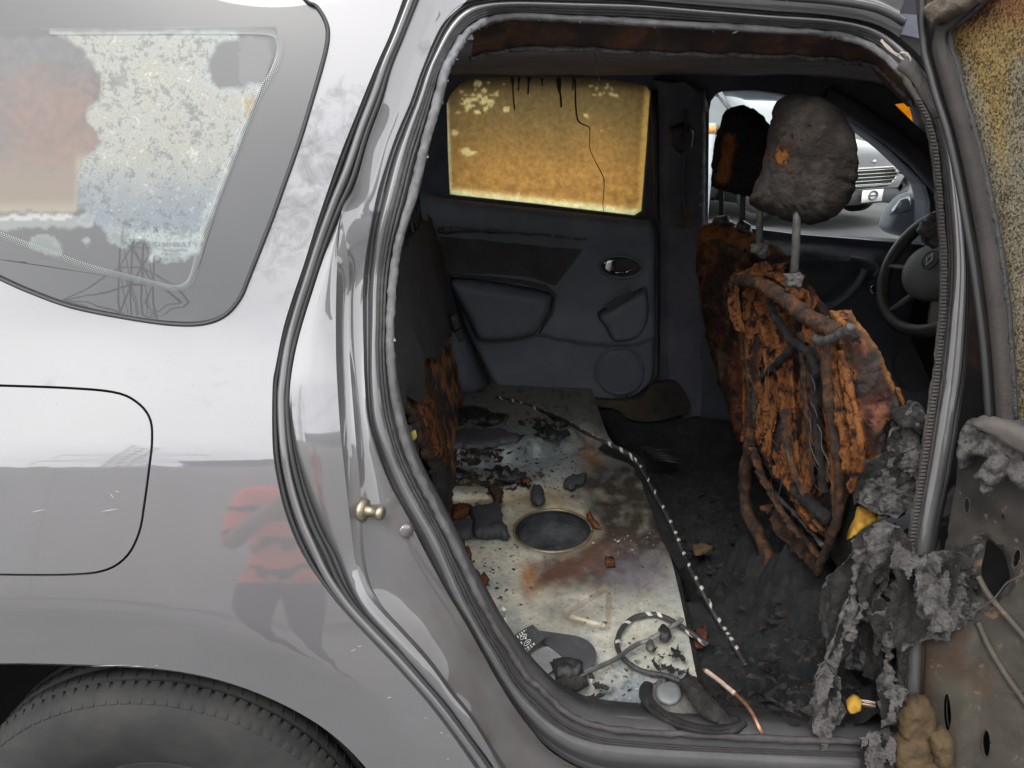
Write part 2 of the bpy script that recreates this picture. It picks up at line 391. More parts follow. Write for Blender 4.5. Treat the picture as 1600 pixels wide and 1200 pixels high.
VC = mat_vcol('burnt_surface', var=.55, scale=30, rough=.8, bump=.6, bscale=110, speck=.33, sscale=60)
RUST = mat_ramp('orange_rust', [(.25, (.008, .007, .007)), (.40, (.03, .016, .011)), (.46, (.12, .045, .018)), (.54, (.30, .115, .036)), (.62, (.20, .08, .03)), (.70, (.06, .032, .02)), (.80, (.07, .06, .052))], scale=48, detail=13, rough=.9, bump=.9, bscale=140, bdist=.006, spec=.12)
RUSTD = mat_ramp('dark_rust', [(.25, (.012, .011, .011)), (.42, (.045, .034, .029)), (.52, (.085, .052, .036)), (.62, (.19, .078, .03)), (.70, (.075, .064, .056)), (.8, (.11, .10, .09))], scale=44, detail=10, rough=.9, bump=.9, bscale=150, bdist=.006, spec=.12)
RUSTR = mat_ramp('red_rust', [(.25, (.03, .018, .015)), (.42, (.11, .045, .03)), (.55, (.24, .085, .05)), (.66, (.12, .075, .065)), (.78, (.35, .14, .05))], scale=34, detail=10, rough=.92, bump=1.0, bscale=120, bdist=.008, spec=.1)
ASH = mat_ramp('grey_ash', [(.25, (.014, .013, .013)), (.40, (.05, .047, .045)), (.54, (.17, .162, .155)), (.64, (.085, .08, .076)), (.8, (.32, .31, .30))], scale=75, detail=10, rough=.6, bump=1.0, bscale=130, bdist=.008, spec=.3)
ASHD = mat_ramp('dark_ash', [(.3, (.012, .012, .012)), (.5, (.03, .028, .027)), (.7, (.065, .06, .056))], scale=38, detail=10, rough=.88, bump=1.0, bscale=120, bdist=.008, spec=.2)
CHARP = mat_ramp('charred_plastic', [(.3, (.008, .008, .009)), (.6, (.016, .016, .018)), (.85, (.05, .05, .052))], scale=45, rough=.42, bump=.7, bscale=90, bdist=.006, spec=.5)
FOAMY = mat_ramp('yellow_foam', [(.3, (.30, .13, .02)), (.55, (.55, .33, .06)), (.75, (.40, .22, .05))], scale=30, rough=.9, bump=.6, bscale=160, spec=.1)
FOAMT = mat_ramp('tan_foam', [(.3, (.045, .034, .022)), (.55, (.11, .076, .042)), (.8, (.07, .056, .04))], scale=24, rough=.9, bump=.7, bscale=120, spec=.1)
STEEL = mat_ramp('dull_steel', [(.3, (.10, .095, .09)), (.7, (.22, .21, .20))], scale=50, rough=.6, metal=.35, bump=.5, bscale=200)
CHROME = mat_plain('chrome', (.62, .61, .58), rough=.2, metal=1.0, var=.1)
BRASS = mat_ramp('oxidised_zinc', [(.3, (.30, .25, .17)), (.7, (.55, .48, .36))], scale=70, rough=.35, metal=.9, bump=.3, bscale=300)
COPPER = mat_ramp('bare_copper', [(.3, (.42, .16, .08)), (.7, (.75, .42, .28))], scale=120, rough=.4, metal=.8, bump=.3, bscale=500)
CABLE = mat_ramp('cable_black', [(.3, (.012, .012, .013)), (.7, (.03, .03, .032))], scale=60, rough=.5, bump=.5, bscale=250)
WRAP = mat_ramp('pale_tape', [(.3, (.28, .26, .22)), (.7, (.6, .57, .5))], scale=90, rough=.7, bump=.3, bscale=300)
WHITE = mat_plain('white_print', (.62, .62, .60), rough=.7)
WEB = mat_ramp('belt_webbing', [(.3, (.02, .021, .024)), (.7, (.05, .05, .056))], scale=30, rough=.7, bump=.5, bscale=600, bdist=.001)
FLAKE = mat_ramp('rust_flake', [(.3, (.03, .016, .011)), (.5, (.16, .06, .024)), (.7, (.24, .10, .04))], scale=90, detail=10, rough=.92, bump=1.0, bscale=180, bdist=.006, spec=.1)
def mat_translucent(name, vcol=True, c=(.4, .2, .06), tr=.75, scale=40, rough=.25):
    m, nt, b = _new(name); pos = _pos(nt); out = nt.nodes['Material Output']
    n = _noise(nt, scale, 8, .7, .3, pos); kd = DIM.get(name, 1.0); v = _ramp(nt, [(.3, (.78 * kd,) * 3), (.7, (1.15 * kd,) * 3)], n.outputs[0])
    if vcol:
        a = nt.nodes.new('ShaderNodeAttribute'); a.attribute_name = 'Col'; src = a.outputs['Color']
    else: src = c
    cc = _mix(nt, src, v, 1.0, 'MULTIPLY')
    t = nt.nodes.new('ShaderNodeBsdfTranslucent'); nt.links.new(cc, t.inputs['Color']); nt.links.new(cc, b.inputs['Base Color'])
    b.inputs['Roughness'].default_value = rough
    mx = nt.nodes.new('ShaderNodeMixShader'); mx.inputs[0].default_value = tr
    nt.links.new(b.outputs[0], mx.inputs[1]); nt.links.new(t.outputs[0], mx.inputs[2]); nt.links.new(mx.outputs[0], out.inputs[0]); return m
STAIN = mat_translucent('smoke_stained_glass', tr=.85, scale=70)
def mat_clear(name, tint=(.86, .9, .9)):
    m, nt, b = _new(name); out = nt.nodes['Material Output']
    t = nt.nodes.new('ShaderNodeBsdfTransparent'); t.inputs[0].default_value = (*tint, 1)
    g = nt.nodes.new('ShaderNodeBsdfGlossy'); g.inputs['Roughness'].default_value = .02
    fr = nt.nodes.new('ShaderNodeFresnel'); fr.inputs[0].default_value = 1.45
    mx = nt.nodes.new('ShaderNodeMixShader'); nt.links.new(fr.outputs[0], mx.inputs[0]); nt.links.new(t.outputs[0], mx.inputs[1]); nt.links.new(g.outputs[0], mx.inputs[2])
    nt.links.new(mx.outputs[0], out.inputs[0]); return m
CLEAR = mat_clear('window_glass')
# ================================================================== SETTING
def flat(name, x0, x1, y0, y1, z, mat, n=2):
    V = []; 
    for i in range(n):
        for j in range(n): V.append((x0 + (x1 - x0) * j / (n - 1), y0 + (y1 - y0) * i / (n - 1), z))
    return mk(name, V, grid_faces(n, n), mat)
PAVE = mat_ramp('yard_concrete', [(.3, (.085, .084, .084)), (.5, (.115, .113, .112)), (.72, (.15, .147, .144))], scale=1.1, detail=10, rough=.9, bump=.3, bscale=60, spec=.2)
ground = flat('ground', -400, 400, -400, 400, GROUND, PAVE, 3); ground['kind'] = 'structure'

ADDED_GROUND = mat_ramp('added_ground_grey', [(.3, (.085, .085, .086)), (.55, (.115, .114, .113)), (.75, (.15, .147, .143))], scale=2.2, detail=11, rough=.92, bump=.4, bscale=70, spec=.2)
ground_strip = flat('added_ground_strip', -60, 60, -9.4, 3.2, GROUND + .004, ADDED_GROUND, 3); ground_strip['kind'] = 'structure'  # added unseen strip, sets the ground tone mirrored in the lower panel
CAR = thing('burned_car', 'silver hatchback with a burnt-out interior and its rear door open', 'car', (0, .9, GROUND))

# ================================================================== OUTER BODY
A_PX = [(660, -90), (645, -45), (629, 0), (610, 52), (590, 97), (572, 140), (552, 190), (532, 240), (511, 300), (492, 357), (475, 412), (457, 465), (442, 515), (430, 575), (426, 600), (425, 660), (427, 712), (435, 760), (445, 800), (462, 845), (485, 887), (522, 937), (557, 977), (595, 1017), (630, 1055), (665, 1095), (700, 1140), (742, 1200), (800, 1290), (850, 1380)]
B_PX = [(690, -90), (672, -45), (655, 0), (632, 57), (612, 107), (597, 160), (576, 217), (555, 290), (533, 335), (510, 392), (492, 445), (472, 512), (456, 580), (453, 630), (454, 660), (460, 705), (470, 747), (482, 785), (500, 830), (520, 868), (540, 915), (565, 955), (600, 992), (637, 1030), (672, 1070), (702, 1105), (735, 1150), (770, 1197), (820, 1270), (880, 1370)]
ARCH_LIP = [(-420, 1200), (-380, 1165), (-300, 1105), (-200, 1075), (-100, 1058), (0, 1054), (110, 1056), (220, 1060), (302, 1071), (385, 1095), (467, 1134), (522, 1172), (562, 1212), (610, 1270), (660, 1350), (690, 1400)]
CREASE = [(-300, 985), (-150, 955), (0, 950), (110, 951), (220, 961), (330, 980), (440, 1013), (495, 1040), (550, 1076), (605, 1123), (660, 1183), (700, 1240)]
WIN = [(-330, -150), (420, -150), (470, -15), (495, 8), (510, 32), (514, 55), (508, 90), (488, 160), (468, 225), (445, 290), (423, 351), (391, 432), (376, 467), (352, 494), (318, 507), (270, 508), (202, 499), (112, 481), (45, 457), (0, 437), (-90, 395), (-200, 330), (-300, 240), (-340, 100)]
FLAP = [(-170, 625), (-130, 607), (-60, 602), (0, 603), (110, 607), (181, 614), (215, 630), (234, 655), (237, 690), (232, 735), (225, 787), (217, 831), (198, 868), (165, 890), (110, 897), (0, 897), (-80, 893), (-130, 880), (-160, 850), (-178, 790), (-185, 720), (-182, 660)]
def xz(l, n=None, closed=False, off=0):
    Q = crv([Vector((a, b, 0)) for a, b in l], n, closed) if n else l
    out = []
    for q in Q:
        p = on_body(q[0], q[1], off); out.append((p.x, p.z))
    return out
def pxoff(poly, d):              # grow (d>0) a closed pixel outline
    out = []; n = len(poly); cx = sum(p[0] for p in poly) / n; cy = sum(p[1] for p in poly) / n
    area = sum(poly[i][0] * poly[(i + 1) % n][1] - poly[(i + 1) % n][0] * poly[i][1] for i in range(n)); s = 1 if area > 0 else -1
    for i in range(n):
        a, b = poly[i - 1], poly[(i + 1) % n]; t = Vector((b[0] - a[0], b[1] - a[1])).normalized(); out.append((poly[i][0] + s * t.y * d, poly[i][1] - s * t.x * d))
    return out
WINS = [tuple(p)[:2] for p in crv([Vector((a, b, 0)) for a, b in WIN], 110, True)]
FLAPS = [tuple(p)[:2] for p in crv([Vector((a, b, 0)) for a, b in FLAP], 90, True)]
CRE3 = [on_body(a, b) for a, b in CREASE]; CRE_XZ = [(p.x, p.z) for p in CRE3]
LIP_XZ = xz(ARCH_LIP, 60)
WCX, WCZ, WR = -.60, .20, .335
def flare(x, z):
    """the wheel-arch flare: a soft band round the wheel standing proud of the side"""
    return Yq(x, z) - Yb(x, z)
def crease_z(x):
    P = CRE_XZ
    if x <= P[0][0]: return P[0][1]
    for (a, b), (c, d) in zip(P, P[1:]):
        if x <= c: return b + (d - b) * (x - a) / (c - a)
    return P[-1][1] - (x - P[-1][0]) * 1.3
def Yq(x, z):
    # below the crease line the arch face stands upright
    zc = crease_z(x); w = .022
    if z >= zc + w: return Yb(x, z)
    y0 = Yb(x, zc + w); n = 10; y = y0; dz = (zc + w - z) / n
    for i in range(n):
        zz0 = zc + w - (i + .5) * dz; k = sm(zc + w, zc - w, zz0); y -= math.tan(math.radians(tilt(zz0) * (1 - k) + 1.0 * k)) * dz
    return y
def soot_map(v):
    x, y = proj(v); s = 0.0
    s = max(s, .44 * sm(140, 30, abs(x - (640 - y * .55)) ) * sm(40, 180, y) * sm(520, 380, y))      # smeared soot beside the pillar
    s = max(s, .42 * sm(420, 640, y) * sm(760, 600, y) * sm(520, 330, x) * .6)
    return (s + .08, .0, .10 * sm(700, 1000, y))
ax = xz(A_PX, 110)
roofl = [(-1.25, 1.52), (-.9, 1.55), (-.5, 1.565), (.0, 1.57)]
outer = [p for p in ax if p[1] < 1.64]                        # down along the door edge
lip = list(reversed(LIP_XZ))                                  # arch from right to left
outer = outer + [(outer[-1][0] - .01, .33), (lip[0][0] + .004, lip[0][1])] + lip + [(lip[-1][0] - .012, .24), (-1.27, .24), (-1.28, 1.0), (-1.22, 1.64)] + [(-.8, 1.65), (outer[0][0] - .01, 1.655)]
h1 = xz(pxoff(WINS, 1)); h2 = xz(pxoff(FLAPS, 2.5))
h1 = [(x, min(z, 1.605)) for x, z in h1]
P2, T = fill(outer, [h1, h2], .016)
V = [Vector((x, Yq(x, z), z)) for x, z in P2]
mk('quarter_panel', V, orient(V, T, Vector((0, -1, 0))), PAINT, CAR, col=soot_map, solid=.006, soff=-1)
# turned-in flange of the wheel arch
Lp = [Vector((x, Yq(x, z), z)) for x, z in LIP_XZ]
rows = [Lp, [p + Vector((0, .004, -.006)) for p in Lp], [p + Vector((0, .02, -.004)) for p in Lp], [p + Vector((0, .03, .03)) for p in Lp]]
loft('wheel_arch_flange', rows, PAINT, CAR, col=lambda v: (.35, .1, 0))
# fuel flap
P2, T = fill(xz(pxoff(FLAPS, -1.2)), [], .016)
V = [Vector((x, Yq(x, z) - .0005, z)) for x, z in P2]
ff = mk('fuel_flap', V, orient(V, T, Vector((0, -1, 0))), PAINT, CAR, col=lambda v: (.1, 0, 0), solid=.007)
V = []
for (a, b) in (pxoff(FLAPS, 3.2), pxoff(FLAPS, -3))[0:0]: pass
ra = [on_body(a, b, .004) for a, b in pxoff(FLAPS, 2.2)]; rb = [on_body(a, b, .02) for a, b in pxoff(FLAPS, 2.0)]; rc = [on_body(a, b, .02) for a, b in pxoff(FLAPS, -6)]
for r in (ra, rb, rc): r.append(r[0])
loft('fuel_flap_gap', [ra, rb, rc], DARK, CAR)

# white scratches and paint chips
ch = MB()
for (x, y, l, a) in [(173, 1040, 60, -.03), (215, 1041, 20, 0), (552, 1016, 9, -.5), (562, 1010, 7, -.2), (175, 775, 10, .9), (183, 768, 5, .2), (665, 1122, 4, .5), (690, 1145, 5, .4), (700, 1150, 3, 0), (608, 1090, 7, -.3), (172, 797, 26, -.15), (60, 798, 22, -.2), (700, 1186, 4, 0), (245, 1080 - 40, 5, 0)]:
    p = [on_body(x + l * (t - .5) * math.cos(a), y + l * (t - .5) * math.sin(a), flare(on_body(x, y).x, on_body(x, y).z) - .0006) for t in (0, .5, 1)]
    ch.tube(p, [.0001, .00035, .0001], 4)
ch.build('paint_chips', WHITE, CAR)['kind'] = 'stuff'

# ---------------- quarter window
GLASSD = mat_vcol('dark_fired_border_glass', var=.10, scale=8, rough=.3, bump=0, spec=.5, rvar=.04, coat=1.0); _b = GLASSD.node_tree.nodes['Principled BSDF']; _b.inputs['Coat IOR'].default_value = 1.37; _b.inputs['Coat Roughness'].default_value = .004
FILM = None
def mat_film(name, stops, scale, dist, rough=.25, coat=1.0, aniso=(1, 1, 1)):
    m, nt, b = _new(name); pos = _pos(nt); mp = nt.nodes.new('ShaderNodeMapping'); mp.inputs['Scale'].default_value = aniso; nt.links.new(pos, mp.inputs[0])
    n = _noise(nt, scale, 9, .75, dist, mp.outputs[0]); a = nt.nodes.new('ShaderNodeAttribute'); a.attribute_name = 'Col'
    c = _mix(nt, _ramp(nt, stops, n.outputs[0]), a.outputs['Color'], 1.0, 'MULTIPLY')
    nt.links.new(c, b.inputs['Base Color']); b.inputs['Roughness'].default_value = .6; b.inputs['Coat Weight'].default_value = coat; b.inputs['Coat Roughness'].default_value = .012; b.inputs['Coat IOR'].default_value = 1.7
    return m
FILMW = mat_film('heat_mottled_film', [(.30, (.16, .17, .16)), (.42, (.30, .31, .27)), (.50, (.62, .60, .46)), (.55, (.26, .27, .26)), (.63, (.72, .70, .56)), (.75, (.40, .41, .36))], 34, 1.6, aniso=(.7, 1, 1.25))
FILMB = mat_film('brown_scorched_film', [(.3, (.8,) * 3), (.7, (1.15,) * 3)], 14, .5)
FILMP = mat_film('pale_softened_film', [(.3, (.85,) * 3), (.7, (1.1,) * 3)], 30, .5)
pane_px = pxoff(WINS, -5)
P2, T = fill([(x, min(z, 1.60)) for x, z in xz(pane_px)], [], .02)
V = [Vector((x, Yb(x, z) + .004, z)) for x, z in P2]
qw = mk('quarter_window', V, orient(V, T, Vector((0, -1, 0))), GLASSD, CAR, col=lambda v: (.014, .0145, .016), solid=.004, label='quarter window with heat-mottled yellowish film and dark border')
def clampz(p): return p
ra = [on_body(a, b, -.001) for a, b in pxoff(WINS, 1.6)]; rb = [on_body(a, b, -.005) for a, b in pxoff(WINS, -1.5)]; rc = [on_body(a, b, .002) for a, b in pxoff(WINS, -5)]; rd = [on_body(a, b, .008) for a, b in pxoff(WINS, -6)]
for r in (ra, rb, rc, rd): r.append(r[0])
loft('window_seal', [ra, rb, rc, rd], RUBBER, qw)
brown = [(-330, 40), (40, 60), (60, 58), (122, 62), (140, 80), (164, 128), (158, 160), (135, 168), (140, 190), (157, 225), (130, 248), (121, 270), (123, 325), (110, 332), (60, 330), (0, 332), (-120, 342), (-260, 330), (-320, 200)]
mott = [(76, 50), (150, 51), (280, 49), (365, 49), (372, 62), (340, 70), (328, 92), (327, 122), (343, 140), (373, 135), (400, 128), (407, 140), (395, 170), (373, 225), (352, 285), (330, 335), (322, 360), (311, 395), (285, 407), (257, 409), (237, 405), (236, 378), (210, 372), (193, 386), (172, 380), (160, 355), (148, 342), (124, 325), (122, 270), (131, 247), (158, 225), (140, 190), (135, 167), (157, 162), (164, 130), (140, 90), (122, 70), (90, 56)]
GREY = [(340, 70), (372, 60), (410, 58), (424, 68), (424, 95), (412, 125), (398, 128), (372, 135), (345, 140), (328, 122), (328, 92)]
STRIP = [(-300, 330), (-120, 346), (0, 337), (60, 334), (110, 336), (130, 346), (140, 352), (120, 356), (60, 355), (10, 360), (-60, 352), (-200, 330)]
BUB = [([(46, 380), (55, 370), (70, 367), (85, 372), (94, 388), (94, 404), (70, 396), (52, 388)], (.34, .39, .38)), ([(122, 336), (140, 328), (149, 340), (147, 352), (130, 354), (120, 348)], (.46, .55, .54)), ([(166, 362), (180, 358), (195, 358), (208, 366), (205, 378), (190, 387), (172, 380)], (.40, .48, .46)), ([(383, 160), (396, 148), (400, 160), (392, 180), (384, 182)], (.62, .42, .16)), ([(128, 374), (136, 370), (142, 376), (136, 382)], (.42, .50, .48))]
def sdist(p, poly): d = edist(p, poly); return -d if inside(p, poly) else d
def film_at(x, y):
    """colour of the burnt film at a spot of the pane, and how mottled it is"""
    n = fb((x, y, 0), .02); n2 = fb((x, y, 0), .07, 3); wx, wy = x + 5 * n2 + 6 * n, y + 5 * fb((x, y, 0), .07, 8)
    c = Vector((.045, .046, .05)); m = 0.0
    d = sdist((wx, wy), brown); k = sm(5, -4, d)
    if k > 0:
        b = Vector((.11, .11, .115)).lerp(Vector((.26, .115, .06)), sm(80, 160, y + 40 * n) * sm(-80, 80, x + 40 * n)); b = b.lerp(Vector((.05, .032, .03)), sm(-.1, .35, n + .5 * n2) * sm(40, 130, x) * sm(240, 150, y)); b = b * (1 + .45 * n2); b = b.lerp(Vector((.33, .24, .14)), sm(200, 325, y + 14 * n)); b = b.lerp(Vector((.52, .42, .27)), min(1, sm(308, 330, y) + sm(112, 124, x) * sm(230, 260, y)))
        c = c.lerp(b, k)
    d = sdist((wx, wy), mott); k = sm(3.5, -3.5, d)
    if k > 0:
        bl = sm(225, 335, y + 30 * n); b = Vector((.62, .63, .55)).lerp(Vector((.30, .37, .44)), bl); b = b.lerp(Vector((.62, .72, .72)), min(1, sm(346, 374, y + 8 * n2) + .8 * sm(-16, -3, d) * (1 - sm(120, 60, x - 120))))
        b = b.lerp(Vector((.66, .60, .44)), .4 * sm(.1, .5, n) * sm(140, 60, abs(y - 180))); c = c.lerp(b, k); m = k * (1 - .35 * sm(360, 380, y))
    k = sm(4, -4, sdist((wx, wy), GREY)); c = c.lerp(Vector((.19, .195, .205)) if x > 376 + 10 * n2 else Vector((.10, .095, .10)), k * .9); m *= 1 - k
    k = sm(3, -3, sdist((wx, wy), STRIP)); c = c.lerp(Vector((.36, .41, .39)) if wy > 343 else Vector((.8, .8, .78)), k)
    for q, col_ in BUB:
        e = sdist((wx, wy), q); k = sm(2, -2, e); c = c.lerp(Vector(col_) * (1 - .25 * sm(-3, -8, e)), k)
    return Vector((.014, .0145, .016)).lerp(c, .23 + .04 * m), m
def mat_film2():
    mt, nt, b = _new('heat_mottled_film'); pos = _pos(nt); a = nt.nodes.new('ShaderNodeAttribute'); a.attribute_name = 'Col'; mo = nt.nodes.new('ShaderNodeAttribute'); mo.attribute_name = 'mot'
    n1 = _noise(nt, 70, 7, .72, .5, pos); n2 = _noise(nt, 170, 5, .6, .9, pos); n3 = _noise(nt, 16, 4, .6, .4, pos)
    f = _math(nt, 'ADD', _math(nt, 'MULTIPLY', n1.outputs[0], .6), _math(nt, 'ADD', _math(nt, 'MULTIPLY', n2.outputs[0], .35), _math(nt, 'MULTIPLY', n3.outputs[0], .30)))
    k = _ramp(nt, [(.49, (.26, .29, .31)), (.57, (.45, .48, .49)), (.63, (.95, .95, .93)), (.67, (.60, .62, .62)), (.76, (1.35, 1.33, 1.25))], f)
    c = _mix(nt, a.outputs['Color'], _mix(nt, (1, 1, 1), k, mo.outputs['Fac']), 1.0, 'MULTIPLY'); nt.links.new(c, b.inputs['Base Color'])
    b.inputs['Roughness'].default_value = .5; b.inputs['Coat Weight'].default_value = 1; b.inputs['Coat IOR'].default_value = 1.37; b.inputs['Coat Roughness'].default_value = .004; return mt
FB = [(-330, 42), (430, 42), (436, 70), (405, 150), (340, 320), (312, 412), (292, 446), (230, 440), (-330, 360)]
P2, T = fill(FB, (), 4.0); V = []; CC = []; MM = []
for p in P2: c, m = film_at(*p); V.append(on_body(p[0], p[1], .0032)); CC.append(c); MM.append(m)
fo_ = mk('burnt_film', V, orient(V, T, Vector((0, -1, 0))), mat_film2(), qw, col=CC)
ma = fo_.data.attributes.new('mot', 'FLOAT', 'POINT')
for i, m in enumerate(MM): ma.data[i].value = m
DOTS = [(76, 49), (240, 48), (330, 48), (418, 50), (436, 62), (437, 80), (427, 112), (405, 148), (373, 225), (342, 306), (315, 382), (301, 432), (290, 446), (268, 450), (202, 434), (135, 416), (67, 391), (0, 367), (-90, 325), (-200, 262)]
dp = arc([Vector((a, b, 0)) for a, b in DOTS], 620); mb = MB()
for i, p in enumerate(dp[1:-1], 1):
    t = (dp[i + 1] - dp[i - 1]).normalized(); nn = Vector((-t.y, t.x, 0)); on = sm(.0, .02, i / 620)
    for k in range(5):
        if (i + k) % 2 == 0: 
            c = p - nn * (k * 2.1 - 4.2); s = 1.15 - .13 * k
            q = [on_body(c.x + s * dx, c.y + s * dy, .0014) for dx, dy in ((-1, 0), (0, -1), (1, 0), (0, 1))]
            mb.add(q, [(0, 1, 2, 3)])
mb.build('dotted_border', mat_plain('ceramic_dots', (.38, .42, .40), rough=.3, coat=1.0), qw, solid=.0003)['kind'] = 'stuff'
# ring marks in the film
mb = MB()
for i in range(34):
    x = rnd.uniform(140, 330); y = rnd.uniform(265, 375); rr = rnd.uniform(1.4, 3.6); rr2 = rr * rnd.uniform(.7, 1)
    pts = [on_body(x + rr * math.cos(a), y + rr2 * math.sin(a), .0029) for a in [k * math.pi / 5 for k in range(10)]]
    mb.add(pts, [tuple(range(10))])
mb.build('film_blister', mat_plain('blister', (.24, .265, .25), rough=.5), qw, smooth=False)['kind'] = 'stuff'
def text_on(name, body, px, py, h, mapf, mat, parent, align='LEFT', normal=None, shear=0):
    """flat lettering laid on a surface: made from the built-in font, turned into a mesh"""
    cu = bpy.data.curves.new('lettering', 'FONT'); cu.body = body; cu.size = 1.0; cu.align_x = align; cu.resolution_u = 2; cu.extrude = 0
    to = bpy.data.objects.new('lettering', cu); COL.objects.link(to); dg = bpy.context.evaluated_depsgraph_get(); me = to.evaluated_get(dg).to_mesh()
    V = [mapf(px + v.co.x * h, py - v.co.y * h) for v in me.vertices]; Fc = [tuple(p.vertices) for p in me.polygons]
    bpy.data.objects.remove(to); bpy.data.curves.remove(cu)
    return mk(name, V, Fc, mat, parent, smooth=False)
ink = mat_plain('grey_etching', (.07, .075, .075), rough=.4, coat=1.0); inkw = mat_plain('pale_etching', (.5, .54, .52), rough=.4, coat=1.0)
bm_ = lambda a, b: on_body(a, b, .0012)
text_on('maker_print', 'RENAULT', 252, 385, 10.5, bm_, ink, qw); text_on('maker_print', 'PILKINGTON', 253, 392.5, 6.6, bm_, ink, qw)
text_on('maker_print', '43R-001583', 253, 406.5, 6.4, bm_, ink, qw); text_on('maker_print', 'E4', 242, 406, 6, bm_, ink, qw)
text_on('maker_print', 'TEMPERED  M20', 253, 398, 4.2, bm_, ink, qw)
text_on('maker_print', 'AS2  TRANSP 70%', 253, 402, 3.6, bm_, ink, qw)
for c in ((244, 381, 5.5, 2.8), (244.5, 404, 5.5, 4.6)):
    tube('print_ring', [on_body(c[0] + c[2] * math.cos(a), c[1] + c[3] * math.sin(a), .0012) for a in [k * math.pi / 10 for k in range(21)]], .0004, ink, qw, seg=4)

# ---------------- strips between the outer skin and the door opening
D0_PX = [(533, 335), (527, 412), (525, 475), (525, 550), (527, 600), (532, 675), (540, 750), (547, 812), (556, 880), (572, 925), (595, 955), (630, 992), (672, 1040), (705, 1085), (735, 1122), (762, 1165), (785, 1205), (815, 1250)]
B_LOW = [(533, 335), (510, 392), (492, 445), (465, 535), (453, 610), (456, 675), (470, 747), (488, 805), (515, 868), (541, 918), (565, 955), (600, 992), (637, 1030), (672, 1070), (702, 1105), (735, 1150), (770, 1197), (800, 1250)]
def curve_on(l, n, off): return [on_body(p.x, p.y, off) for p in crv([Vector((a, b, 0)) for a, b in l], n)]
NS = 90
sA = crv([Vector((a, b, 0)) for a, b in A_PX], 160); sB = crv([Vector((a, b, 0)) for a, b in B_PX], 160)
def mixc(f, off): return [on_body(a.x + (b.x - a.x) * f, a.y + (b.y - a.y) * f, off(i / 159) if callable(off) else off) for i, (a, b) in enumerate(zip(sA, sB))]
strip = loft('outer_strip', [mixc(-.04, .0065), mixc(.02, .016), mixc(.30, .018), mixc(.62, .018), mixc(.92, .021), mixc(1.06, .012)], PAINT, CAR, col=lambda v: (.2, 0, .2))
tube('outer_seal', mixc(.13, .010), .0042, RUBBER, strip, seg=8)
tube('strip_rib', mixc(.47, .010), .0058, PAINT, strip, seg=10, col=lambda v: (.15, .05, .5))
tube('outer_seal', mixc(.80, .014), .0042, RUBBER, strip, seg=8)
def tuck(l, off):
    out = []
    for p in crv([Vector((a, b, 0)) for a, b in l], NS):
        q = on_body(p.x, p.y, off); q = on_body(p.x, p.y, off + .10 * max(0, 1.02 - q.z) * sm(.62, .80, q.z)); out.append(q)
    return out
d0 = tuck(D0_PX, .013); bl = tuck(B_LOW, .011)
def jsoot(v):
    x, y = proj(v); low = sm(560, 900, y)
    k_ = .5 * math.exp(-((x - 668) / 22) ** 2 - ((y - 74) / 22) ** 2); return (.10 + .12 * low + k_, .65 * sm(880, 1030, y) * sm(560, 640, x) + .25 * low * sm(590, 640, x), .05 + .45 * sm(620, 780, y) + .25 * sm(900, 1050, y))
rows = [[a.lerp(b, f) + Vector((0, -.004 * math.sin(math.pi * f), 0)) for a, b in zip(bl, d0)] for f in (0, .2, .4, .6, .8, .95, 1)]
loft('outer_flange', rows, PAINT, CAR, col=lambda v: (.10, 0, .5 * sm(900, 980, proj(v)[1])))

